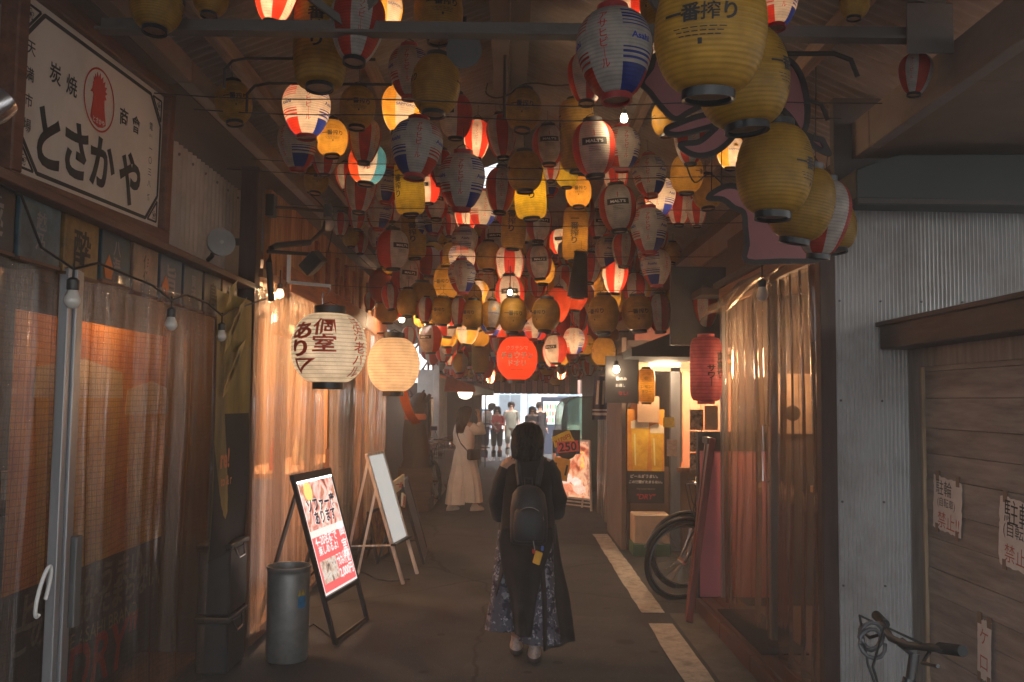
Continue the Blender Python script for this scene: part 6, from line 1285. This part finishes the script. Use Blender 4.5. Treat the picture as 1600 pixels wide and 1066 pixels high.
# ================================================================== PEOPLE
def skin(name, verts, edges, m, parent, sub=2, root=0):
    me = bpy.data.meshes.new(name + '_rig'); me.from_pydata([v[0] for v in verts], edges, [])
    o = bpy.data.objects.new(name + '_rig', me); COL.objects.link(o)
    o.modifiers.new('skin', 'SKIN')
    if not me.skin_vertices: 
        bm = bmesh.new(); bm.from_mesh(me); bm.verts.layers.skin.verify(); bm.to_mesh(me); bm.free()
    for i, v in enumerate(verts):
        r = v[1]; me.skin_vertices[0].data[i].radius = (r, r) if not isinstance(r, tuple) else r; me.skin_vertices[0].data[i].use_root = (i == root)
    s = o.modifiers.new('sub', 'SUBSURF'); s.levels = s.render_levels = sub
    bpy.context.view_layer.update()
    q = bpy.data.meshes.new_from_object(o.evaluated_get(bpy.context.evaluated_depsgraph_get())); q.name = name
    bpy.data.objects.remove(o); bpy.data.meshes.remove(me)
    q.materials.clear(); q.materials.append(m); q.polygons.foreach_set('use_smooth', [True] * len(q.polygons))
    return link(bpy.data.objects.new(name, q), parent)
def hand_chain(V, E, wrist, d, side, palm_n, curl=.6):
    # palm, four fingers and a thumb; d points along the hand, side toward the thumb
    d, side, pn = Vector(d).normalized(), Vector(side).normalized(), Vector(palm_n).normalized(); w0 = Vector(V[wrist][0])
    V.append((w0 + d * .055, .026)); pi_ = len(V) - 1; E.append((wrist, pi_))
    for k, (off, L) in enumerate(((.026, .066), (.009, .076), (-.009, .07), (-.026, .055))):
        a = w0 + d * .085 + side * off; b = a + (d * math.cos(curl * .5) + pn * math.sin(curl * .5)) * L * .5; c = b + (d * math.cos(curl * 1.5) + pn * math.sin(curl * 1.5)) * L * .5
        i = len(V); V += [(a, .010), (b, .0088), (c, .007)]; E += [(pi_, i), (i, i + 1), (i + 1, i + 2)]
    i = len(V); a = w0 + d * .03 + side * .030; V += [(a, .011), (a + d * .025 + side * .018 + pn * .01, .0095), (a + d * .05 + side * .022 + pn * .022, .008)]; E += [(wrist, i), (i, i + 1), (i + 1, i + 2)]
def person(label, loc, rz, H, J, skinm=SKIN):
    # J: overrides of joint positions for a 1.60 m figure facing +Y
    k = H / 1.6; t = thing('person', label, 'person', loc, rz); t.scale = (k, k, k)
    D = dict(pelvis=((0, 0, .86), .11), waist=((0, 0, 1.0), .098), chest=((0, 0, 1.18), .11), upper=((0, -.005, 1.28), .085), neck=((0, 0, 1.36), .045), nape=((0, .01, 1.41), .044), head=((0, .018, 1.475), .078), crown=((0, .008, 1.545), .062),
             nose=((0, .098, 1.465), .012), chin=((0, .062, 1.415), .032),
             hipL=((-.085, 0, .82), .082), kneeL=((-.09, .02, .45), .052), ankL=((-.09, -.01, .08), .033), toeL=((-.095, .12, .03), .028),
             hipR=((.085, 0, .82), .082), kneeR=((.09, .02, .45), .052), ankR=((.09, -.01, .08), .033), toeR=((.095, .12, .03), .028),
             shL=((-.155, 0, 1.30), .05), elL=((-.20, -.02, 1.05), .036), wrL=((-.20, .05, .84), .025), shR=((.155, 0, 1.30), .05), elR=((.20, -.02, 1.05), .036), wrR=((.20, .05, .84), .025))
    for n_, p_ in J.items():
        if n_ in D: D[n_] = (p_, D[n_][1])
    names = list(D); V = [(Vector(D[n_][0]), D[n_][1]) for n_ in names]; ix = {n_: i for i, n_ in enumerate(names)}
    E = [(ix[a], ix[b]) for a, b in (('pelvis', 'waist'), ('waist', 'chest'), ('chest', 'upper'), ('upper', 'neck'), ('neck', 'nape'), ('nape', 'head'), ('head', 'crown'), ('head', 'nose'), ('nape', 'chin'), ('pelvis', 'hipL'), ('hipL', 'kneeL'), ('kneeL', 'ankL'), ('ankL', 'toeL'), ('pelvis', 'hipR'), ('hipR', 'kneeR'), ('kneeR', 'ankR'), ('ankR', 'toeR'),
                                         ('upper', 'shL'), ('shL', 'elL'), ('elL', 'wrL'), ('upper', 'shR'), ('shR', 'elR'), ('elR', 'wrR'))]
    for s, sd_ in (('L', 1), ('R', -1)):
        d = (V[ix['wr' + s]][0] - V[ix['el' + s]][0]).normalized(); sdv = Vector(J.get('th' + s, (sd_ * .35, 1, .1))); sdv = sdv - d * sdv.dot(d); hand_chain(V, E, ix['wr' + s], d, sdv, sdv.cross(d) * sd_, J.get('curl', .6))
    skin('body', V, E, skinm, t, 2, 0)
    hd = D['head'][0]
    for s in (-1, 1):
        G().lathe([(.001, -.011), (.008, -.007), (.011, 0), (.008, .007), (.001, .011)], 10, (hd[0] + s * .029, hd[1] + .068, hd[2] + .012)).build('eye', INKB, t, 60)
        G().lathe([(.001, -.03), (.014, -.02), (.017, .005), (.012, .026), (.001, .032)], 10, (hd[0] + s * .080, hd[1] - .002, hd[2] - .005), 0, .6, 1).build('ear', skinm, t, 60)
    G().box((hd[0], hd[1] + .071, hd[2] - .043), (.036, .012, .008)).build('mouth', mat('lip', (.35, .12, .10), .5), t, None, .003)
    return t, D
def hair(t, hd, kind, m=HAIR, seed=0):
    x, y, z = hd
    if kind == 'bob': rg = [(x, y - .04, z - .150, .085, .060), (x, y - .045, z - .11, .098, .080), (x, y - .035, z - .05, .105, .098), (x, y - .02, z + .02, .102, .106), (x, y - .008, z + .065, .092, .100), (x, y, z + .098, .070, .08), (x, y, z + .118, .03, .03)]
    elif kind == 'long': rg = [(x, y - .10, z - .36, .06, .025), (x, y - .10, z - .28, .095, .045), (x, y - .085, z - .16, .108, .06), (x, y - .045, z - .06, .108, .088), (x, y - .025, z + .0, .104, .10), (x, y - .012, z + .05, .10, .102), (x, y - .002, z + .09, .078, .082), (x, y, z + .115, .03, .03)]
    else: rg = [(x, y - .045, z - .055, .066, .05), (x, y - .03, z - .02, .092, .078), (x, y - .012, z + .035, .094, .096), (x, y, z + .075, .086, .094), (x, y + .002, z + .105, .062, .07), (x, y, z + .12, .02, .02)]
    g = G().rings(rg, 36, True, [.05] * (len(rg) - 2) + [.03, 0], 17, seed); rd_ = random.Random(seed + 50)
    for k in range(150 if kind != 'short' else 60):         # loose locks over the mass
        q = rd_.uniform(0, 2 * PI); q = q if kind == 'short' or math.sin(q) < .35 else -q; out = rd_.uniform(.97, 1.07); pts = []; top = rd_.randint(len(rg) - 3, len(rg) - 2); e = 0 if rd_.random() < .75 else 1
        for i in range(top, e - 1, -1): c = rg[i]; dq = q + .06 * math.sin(i * 1.3 + k); pts.append((c[0] + c[3] * out * math.cos(dq), c[1] + c[4] * out * math.sin(dq), c[2]))
        c = rg[e]; pts.append((c[0] + c[3] * (out + rd_.uniform(-.1, .25)) * math.cos(q), c[1] + c[4] * (out + .05) * math.sin(q), c[2] - rd_.uniform(.005, .04)))
        g.tube(pts, [.004] + [.006] * (len(pts) - 3) + [.0045, .0012][:2] if len(pts) > 3 else .004, 4)
    return g.build('hair', m, t, 70)
def sleeve(t, name, pts, rr, m, n=14): return G().tube(pts, rr, n).build(name, m, t, 70)
def shoe(t, ank, toe, m, name='shoe', sole=None):
    a, b = Vector(ank), Vector(toe); d = Vector((b.x - a.x, b.y - a.y, 0)).normalized(); s = Vector((d.y, -d.x, 0)); c = a + d * .035
    rg = []; g = G(); n = 18
    vs = []
    for z, L, w_ in ((.0, .125, .043), (.02, .13, .046), (.045, .115, .042), (.07, .07, .036), (.10, .045, .036)):
        off = (.125 - L) * -.55
        for k in range(n):
            q = 2 * PI * k / n; p = c + d * (math.cos(q) * L + off) + s * (math.sin(q) * w_); vs.append((p.x, p.y, z + max(0, a.z - .085)))
    fs = [(i * n + k, i * n + (k + 1) % n, (i + 1) * n + (k + 1) % n, (i + 1) * n + k) for i in range(4) for k in range(n)] + [tuple(range(n - 1, -1, -1)), tuple(4 * n + k for k in range(n))]
    o = g.add(vs, fs).build(name, m, t, 60)
    if sole:
        g = G(); vs = [(*(c + d * math.cos(2 * PI * k / n) * .133 + s * math.sin(2 * PI * k / n) * .049)[:2], z + max(0, a.z - .085)) for z in (-.004, .022) for k in range(n)]
        g.add(vs, [(k, (k + 1) % n, n + (k + 1) % n, n + k) for k in range(n)] + [tuple(range(n - 1, -1, -1)), tuple(n + k for k in range(n))]).build('sole', sole, t, 40)
    return o
# ---- the woman walking away in the middle of the lane
BKC = mat('black_cloth', (.025, .021, .020), .85, 0, .35, 9, .25, 140, .2, sheen=.1)
FLO = mat('floral_cloth', (.055, .05, .10), .8, 0, .1, 1, .1, 90, .2)
def floral():
    m = FLO; n = m.node_tree.nodes; L = m.node_tree.links; b = n['Principled BSDF']
    tc = n.new('ShaderNodeTexCoord'); base = None
    for sc, lo, hi, col in ((11, .30, .36, (.26, .25, .29)), (22, .26, .30, (.42, .41, .45)), (15, .34, .42, (.03, .03, .05))):
        v = n.new('ShaderNodeTexVoronoi'); v.inputs['Scale'].default_value = sc; v.distance = 'EUCLIDEAN'
        nz = n.new('ShaderNodeTexNoise'); nz.inputs['Scale'].default_value = sc * 2.2; ad = n.new('ShaderNodeMix'); ad.data_type = 'RGBA'; ad.inputs[0].default_value = .10
        L.new(tc.outputs['Object'], ad.inputs[6]); L.new(tc.outputs['Object'], nz.inputs['Vector']); L.new(nz.outputs['Color'], ad.inputs[7]); L.new(ad.outputs[2], v.inputs['Vector'])
        r = n.new('ShaderNodeMapRange'); r.inputs[1].default_value = lo; r.inputs[2].default_value = hi; r.inputs[3].default_value = 1; r.inputs[4].default_value = 0; L.new(v.outputs['Distance'], r.inputs[0])
        mx = n.new('ShaderNodeMix'); mx.data_type = 'RGBA'; L.new(r.outputs[0], mx.inputs[0]); mx.inputs[7].default_value = (*col, 1)
        if base is None: mx.inputs[6].default_value = (.10, .095, .125, 1)
        else: L.new(base, mx.inputs[6])
        base = mx.outputs[2]
    L.new(base, b.inputs['Base Color'])
floral()
gx = (826 - 797) * 6.1 / FPX
t, D = person('woman in long black layers seen from behind with a black backpack', (gx, 6.12, 0), R(-2), 1.57, dict(
    pelvis=(0, 0, .86), head=(-.005, .03, 1.465), crown=(-.005, .02, 1.535), nose=(-.005, .11, 1.45), elL=(-.19, .03, 1.04), wrL=(-.13, .22, 1.02), elR=(.19, .03, 1.02), wrR=(.14, .22, 1.0), thL=(.3, .3, 1), thR=(-.3, .3, 1), curl=1.4,
    kneeL=(-.085, .04, .45), ankL=(-.07, .06, .10), toeL=(-.075, .19, .035), kneeR=(.07, -.04, .44), ankR=(.055, -.16, .11), toeR=(.055, -.05, .035)))
hair(t, D['head'][0], 'bob', seed=2)
# wide patterned trouser legs
G().rings([(-.155, -.05, .19, .125, .11), (-.145, -.045, .40, .100, .11), (-.13, -.03, .62, .10, .11), (-.10, 0, .84, .10, .115)], 40, True, [.10, .08, .05, .0], 11, 4).build('trouser_leg', FLO, t, 70)
G().rings([(.10, -.13, .13, .135, .12), (.09, -.11, .38, .105, .12), (.085, -.06, .62, .10, .115), (.08, 0, .84, .10, .115)], 40, True, [.10, .08, .05, .0], 11, 6).build('trouser_leg', FLO, t, 70)
# open black coat: a centre back panel and side panels, then the upper tunic
def panel(name, pts, seed=0, th=.012):
    rd_ = random.Random(seed); ph = [rd_.uniform(0, 6) for _ in range(3)]
    def fn(u, v):
        f = v * (len(pts) - 1); i = min(int(f), len(pts) - 2); f -= i; a, b = pts[i], pts[i + 1]; q = [a[j] + (b[j] - a[j]) * f for j in range(5)]     # x0, x1, y0, y1, z
        return (q[0] + (q[1] - q[0]) * u, q[2] + (q[3] - q[2]) * u + .018 * (1 - v) * math.sin(11 * u + ph[0]) - .05 * math.sin(PI * u) * (1 if q[3] - q[2] < .06 else 0), q[4])
    o = G().sheet(fn, 24, 16).build(name, BKC, t, 70); s = o.modifiers.new('thick', 'SOLIDIFY'); s.thickness = th; return o
panel('coat_back_panel', [(-.075, .04, -.21, -.23, .19), (-.105, .068, -.21, -.22, .42), (-.165, .115, -.20, -.20, .62), (-.19, .18, -.14, -.14, .80), (-.17, .17, -.13, -.13, .88)], 1)
panel('coat_side_panel', [(.125, .335, -.27, .0, .105), (.115, .295, -.25, .02, .40), (.095, .235, -.21, .05, .64), (.10, .20, -.14, .06, .88)], 2)
panel('coat_side_panel', [(-.25, -.225, .04, -.06, .28), (-.24, -.19, .04, -.14, .46), (-.225, -.135, .05, -.19, .64), (-.20, -.10, .06, -.145, .88)], 3)
G().rings([(0, -.02, .76, .19, .135), (0, -.015, .84, .19, .14), (0, -.01, .98, .178, .128), (0, -.008, 1.12, .172, .125), (.008, -.005, 1.23, .175, .115), (.02, -.005, 1.30, .165, .085), (.03, .0, 1.345, .095, .065)], 40, True, [.05, .04, .03, .02, .01, 0, 0], 9, 8).build('tunic', BKC, t, 70)
sleeve(t, 'sleeve', [(-.145, 0, 1.265), (-.18, .0, 1.17), (-.205, .03, 1.04), (-.185, .09, .955), (-.16, .15, .97)], [.056, .062, .070, .078, .075], BKC)
sleeve(t, 'sleeve', [(.125, 0, 1.305), (.17, .0, 1.22), (.205, .03, 1.06), (.19, .09, .975), (.16, .15, .99)], [.056, .062, .070, .075, .072], BKC)
SHO = mat('shoe_beige', (.42, .33, .29), .55, 0, .5, 20); SOLE = mat('shoe_sole', (.06, .05, .05), .6)
shoe(t, (-.07, .06, .10), (-.075, .19, .035), SHO, sole=SOLE); shoe(t, (.055, -.16, .11), (.055, -.05, .035), SHO, sole=SOLE)
woman = t
t = thing('backpack', 'black backpack with a yellow tag charm worn by the woman in black', 'backpack', (gx + .0, 6.12, 0), R(-2)); t.scale = (woman.scale.x * .86, woman.scale.y, woman.scale.z)
BPK = mat('backpack_nylon', (.030, .031, .036), .5, 0, .3, 12, .3, 200, .4)
bk = G().rings([(.015, -.20, .78, .125, .055), (.015, -.215, .80, .142, .075), (.015, -.222, .90, .148, .085), (.012, -.218, 1.02, .142, .085), (.010, -.205, 1.11, .125, .075), (.008, -.19, 1.155, .085, .055), (.008, -.18, 1.17, .03, .02)], 36, True, .012, 5, 3).build('main_bag', BPK, t, 60)
G().rings([(.018, -.275, .81, .105, .035), (.018, -.292, .83, .115, .045), (.018, -.295, .92, .118, .048), (.016, -.288, 1.0, .110, .042), (.014, -.275, 1.03, .085, .03)], 30, True, .015, 7, 5).build('front_pocket', BPK, t, 60)
ZIP = mat('zip_grey', (.30, .28, .27), .4, .3)
G().tube([(.018 + .112 * math.cos(R(a)), -.30 - .006 * math.sin(R(a)), .935 + .10 * math.sin(R(a))) for a in range(10, 171, 10)], .0035, 6).build('zip_line', ZIP, t, 60)
G().tube([(.018 + .112 * math.cos(R(a)), -.302 - .0 * math.sin(R(a)), .862 + .035 * math.sin(R(a))) for a in range(190, 351, 10)], .0035, 6).build('zip_line', ZIP, t, 60)
for s in (-1, 1): G().tube([(s * .07 + .01, -.14, 1.16), (s * .085 + .012, -.095, 1.25), (s * .095 + .015, -.03, 1.335), (s * .105 + .015, .06, 1.315), (s * .115 + .01, .125, 1.2)], [.022, .026, .028, .026, .022], 8).build('shoulder_strap', BPK, t, 60)
G().tube([(-.02, -.17, 1.165), (-.02, -.16, 1.21), (.035, -.16, 1.21), (.035, -.17, 1.165)], .009, 8).build('grab_loop', BPK, t, 60)
c = G().tube([(.045, -.318, .84), (.058, -.33, .79), (.068, -.332, .745)], .004, 6).build('charm_cord', ZIP, t, 60)
G().box((.085, -.335, .715), (.058, .012, .085), Matrix.Rotation(R(18), 3, 'Y')).build('yellow_tag', mat('yellow_tag', (.78, .40, .02), .45), t, None, .008); G().box((.120, -.325, .775), (.022, .02, .03)).build('blue_charm', mat('blue_charm', (.05, .13, .5), .4), t, None, .004); G().box((.055, -.328, .755), (.025, .018, .025)).build('red_charm', INKR, t, None, .004)

# ---- the woman in cream, hand raised to her hair
CRM = mat('cream_cloth', (.80, .72, .64), .8, 0, .1, 6, .25, 60, .2, sheen=.2)
wx = (727 - 797) * 13.9 / FPX
t, D = person('woman in a loose cream blouse and trousers with long dark hair, hand raised', (wx, 13.95, 0), R(-50), 1.62, dict(
    head=(0, .02, 1.475), elL=(-.21, .02, 1.05), wrL=(-.17, .14, .90), elR=(.20, .14, 1.22), wrR=(.13, .17, 1.42), thR=(-1, 0, .3),
    hipL=(-.085, 0, .82), kneeL=(-.10, -.05, .45), ankL=(-.11, -.16, .09), toeL=(-.12, -.03, .03), kneeR=(.09, .08, .45), ankR=(.10, .14, .08), toeR=(.11, .28, .03), curl=1.0))
hair(t, D['head'][0], 'long', mat('brown_black_hair', (.022, .013, .010), .4, 0, .4, 60, .3, 120, stretch=(1, 1, .06)), 5)
G().rings([(0, 0, .90, .150, .115), (0, 0, .97, .165, .125), (0, 0, 1.06, .172, .128), (0, 0, 1.18, .170, .125), (0, 0, 1.28, .16, .10), (0, 0, 1.345, .085, .065)], 36, True, [.02, .05, .05, .03, .01, 0], 9, 3).build('blouse', CRM, t, 70)
sleeve(t, 'sleeve', [(-.15, 0, 1.29), (-.195, .01, 1.16), (-.215, .03, 1.04), (-.19, .10, .95)], [.065, .078, .085, .06], CRM); sleeve(t, 'sleeve', [(.15, 0, 1.29), (.20, .07, 1.22), (.215, .14, 1.21), (.17, .16, 1.33)], [.065, .08, .088, .05], CRM)
G().rings([(-.07, -.12, .10, .165, .135), (-.075, -.08, .42, .152, .13), (-.08, -.03, .64, .138, .125), (-.07, 0, .88, .10, .125), (-.06, 0, .93, .09, .115)], 36, True, [.14, .11, .07, .04, .03], 13, 5).build('trouser_leg', CRM, t, 70)
G().rings([(.07, .11, .13, .165, .135), (.075, .08, .42, .152, .13), (.08, .04, .64, .138, .125), (.07, 0, .88, .10, .125), (.06, 0, .93, .09, .115)], 36, True, [.14, .11, .07, .04, .03], 13, 7).build('trouser_leg', CRM, t, 70)
for a_, b_ in (((-.11, -.16, .09), (-.12, -.03, .03)), ((.10, .14, .08), (.11, .28, .03))): shoe(t, a_, b_, mat('white_shoe', (.62, .56, .5), .5))
cwm = t
t = thing('shoulder_bag', 'dark brown shoulder bag with a wide strap across the cream blouse', 'bag', cwm.location, R(-50)); t.scale = cwm.scale
BRS = mat('dark_leather', (.03, .02, .017), .5, 0, .2, 12)
g = G(); pts = [(-.10, -.02, 1.345), (-.06, -.115, 1.28), (.02, -.155, 1.15), (.11, -.155, 1.03), (.19, -.10, .93)]
def strp(u, v):
    f = u * (len(pts) - 1); i = min(int(f), len(pts) - 2); f -= i; p = Vector(pts[i]).lerp(Vector(pts[i + 1]), f); return p + Vector((-.018, 0, .018)) * (v - .5) * 2
o = g.sheet(strp, 20, 2).build('strap', BRS, t, 70); o.modifiers.new('thick', 'SOLIDIFY').thickness = .01
G().box((.23, .0, .86), (.09, .22, .16)).build('bag_body', BRS, t, None, .02)

# ---- the group at the far end
def simple(label, px, Y, rz, H, top, trou, hairk, J=None, extra=None, hat=None, skirt=False, long=.86):
    x = (px - 797) * Y / FPX
    t, D = person(label, (x, Y, 0), rz, H, J or {}); 
    if hairk: hair(t, D['head'][0], hairk, seed=int(px))
    px_, py_ = D['chest'][0][0], D['chest'][0][1]; qx, qy = D['pelvis'][0][0], D['pelvis'][0][1]; hx, hy = D['upper'][0][0], D['upper'][0][1]
    G().rings([(qx, qy, long - .02, .150, .112), (qx, qy, .95, .152, .115), ((qx + px_) / 2, (qy + py_) / 2, 1.06, .15, .115), (px_, py_, 1.18, .165, .12), (hx, hy, 1.28, .15, .09), (D['neck'][0][0], D['neck'][0][1], D['neck'][0][2] - .02, .065, .055)], 28, True, .03, 7, int(px)).build('shirt', top, t, 70)
    for s in 'LR':
        a, b, c = Vector(D['sh' + s][0]), Vector(D['el' + s][0]), Vector(D['wr' + s][0]); ln = .62 if extra == 'short' else 1.0
        sleeve(t, 'sleeve', [a, a.lerp(b, .5), b if ln == 1 else a.lerp(b, .8)] + ([b.lerp(c, .5), b.lerp(c, .9)] if ln == 1 else []), [.058, .056, .05, .044, .038][:5 if ln == 1 else 3], top)
        h_, k_, n_ = Vector(D['hip' + s][0]), Vector(D['knee' + s][0]), Vector(D['ank' + s][0])
        G().tube([h_ + Vector((0, 0, .10)), h_, h_.lerp(k_, .5), k_, k_.lerp(n_, .5), n_ + Vector((0, 0, .03))], [.10, .098, .088, .072, .068, .068], 16).build('trouser_leg', trou, t, 70)
        shoe(t, D['ank' + s][0], D['toe' + s][0], mat('dull_shoe', (.5, .47, .44), .5) if trou.name != 'x' else BLACKP)
    if hat: G().rings([(D['head'][0][0], D['head'][0][1], D['head'][0][2] + .02, .10, .105), (D['head'][0][0], D['head'][0][1], D['head'][0][2] + .09, .095, .10), (D['head'][0][0], D['head'][0][1], D['head'][0][2] + .125, .05, .05)], 20).build('cap', hat, t, 60)
    return t
C_ = lambda n_, c: mat('cloth_' + n_, c, .85, 0, .15, 8, .2, 60, .2)
simple('man in a cream shirt and navy trousers bending toward his companion', 757, 25.2, R(-60), 1.68, C_('cream', (.62, .55, .48)), C_('navy', (.03, .04, .07)), 'short', dict(chest=(0, .05, 1.18), upper=(0, .10, 1.27), neck=(0, .15, 1.34), nape=(0, .18, 1.38), head=(0, .24, 1.43), crown=(0, .26, 1.50), nose=(0, .31, 1.40), chin=(0, .26, 1.365), shL=(-.155, .09, 1.28), shR=(.155, .09, 1.28), elL=(-.2, .06, 1.05), wrL=(-.17, .2, .92), elR=(.2, .06, 1.05), wrR=(.17, .2, .92)), 'short')
simple('long haired woman in a red top looking down at her phone', 777, 25.6, R(180), 1.55, C_('red', (.45, .07, .06)), C_('black', (.02, .02, .022)), 'long', dict(elL=(-.19, .03, 1.05), wrL=(-.07, .20, 1.08), elR=(.19, .03, 1.05), wrR=(.07, .20, 1.08), thL=(0, 0, 1), thR=(0, 0, 1)))
simple('man in an olive grey shirt and loose trousers walking toward the alley', 799, 26.8, R(180), 1.68, C_('olive', (.17, .16, .13)), C_('olive_trousers', (.17, .16, .13)), 'short', None, 'short')
simple('dark haired person just beside the woman in black, facing the alley', 832, 25.5, R(178), 1.56, C_('charcoal', (.05, .05, .055)), C_('black', (.02, .02, .022)), 'long', dict(elL=(-.18, .03, 1.06), wrL=(-.08, .18, 1.12), elR=(.18, .03, 1.06), wrR=(.08, .18, 1.12)))
simple('person in black with a cap beside the vending machine', 843, 26.4, R(-150), 1.68, C_('black', (.02, .02, .022)), C_('black', (.02, .02, .022)), 'short', None, None, mat('black_cap', (.02, .02, .02), .8))

# ---- thin haze volume, added to lift the blacks and veil the view
g = G().span((-61, -26, -1), (61, 161, 13.5)); o = g.build('haze', [], None)
hm = bpy.data.materials.new('haze_air'); hm.use_nodes = True; n = hm.node_tree.nodes; n.remove(n['Principled BSDF'])
pv = n.new('ShaderNodeVolumePrincipled'); pv.inputs['Density'].default_value = .0125; pv.inputs['Color'].default_value = (.92, .92, .92, 1); pv.inputs['Anisotropy'].default_value = .25
hm.node_tree.links.new(pv.outputs[0], n['Material Output'].inputs['Volume']); o.data.materials.clear(); o.data.materials.append(hm)
tag(o, 'thin added haze filling the alley', kind='stuff')
S.cycles.volume_bounces = 1
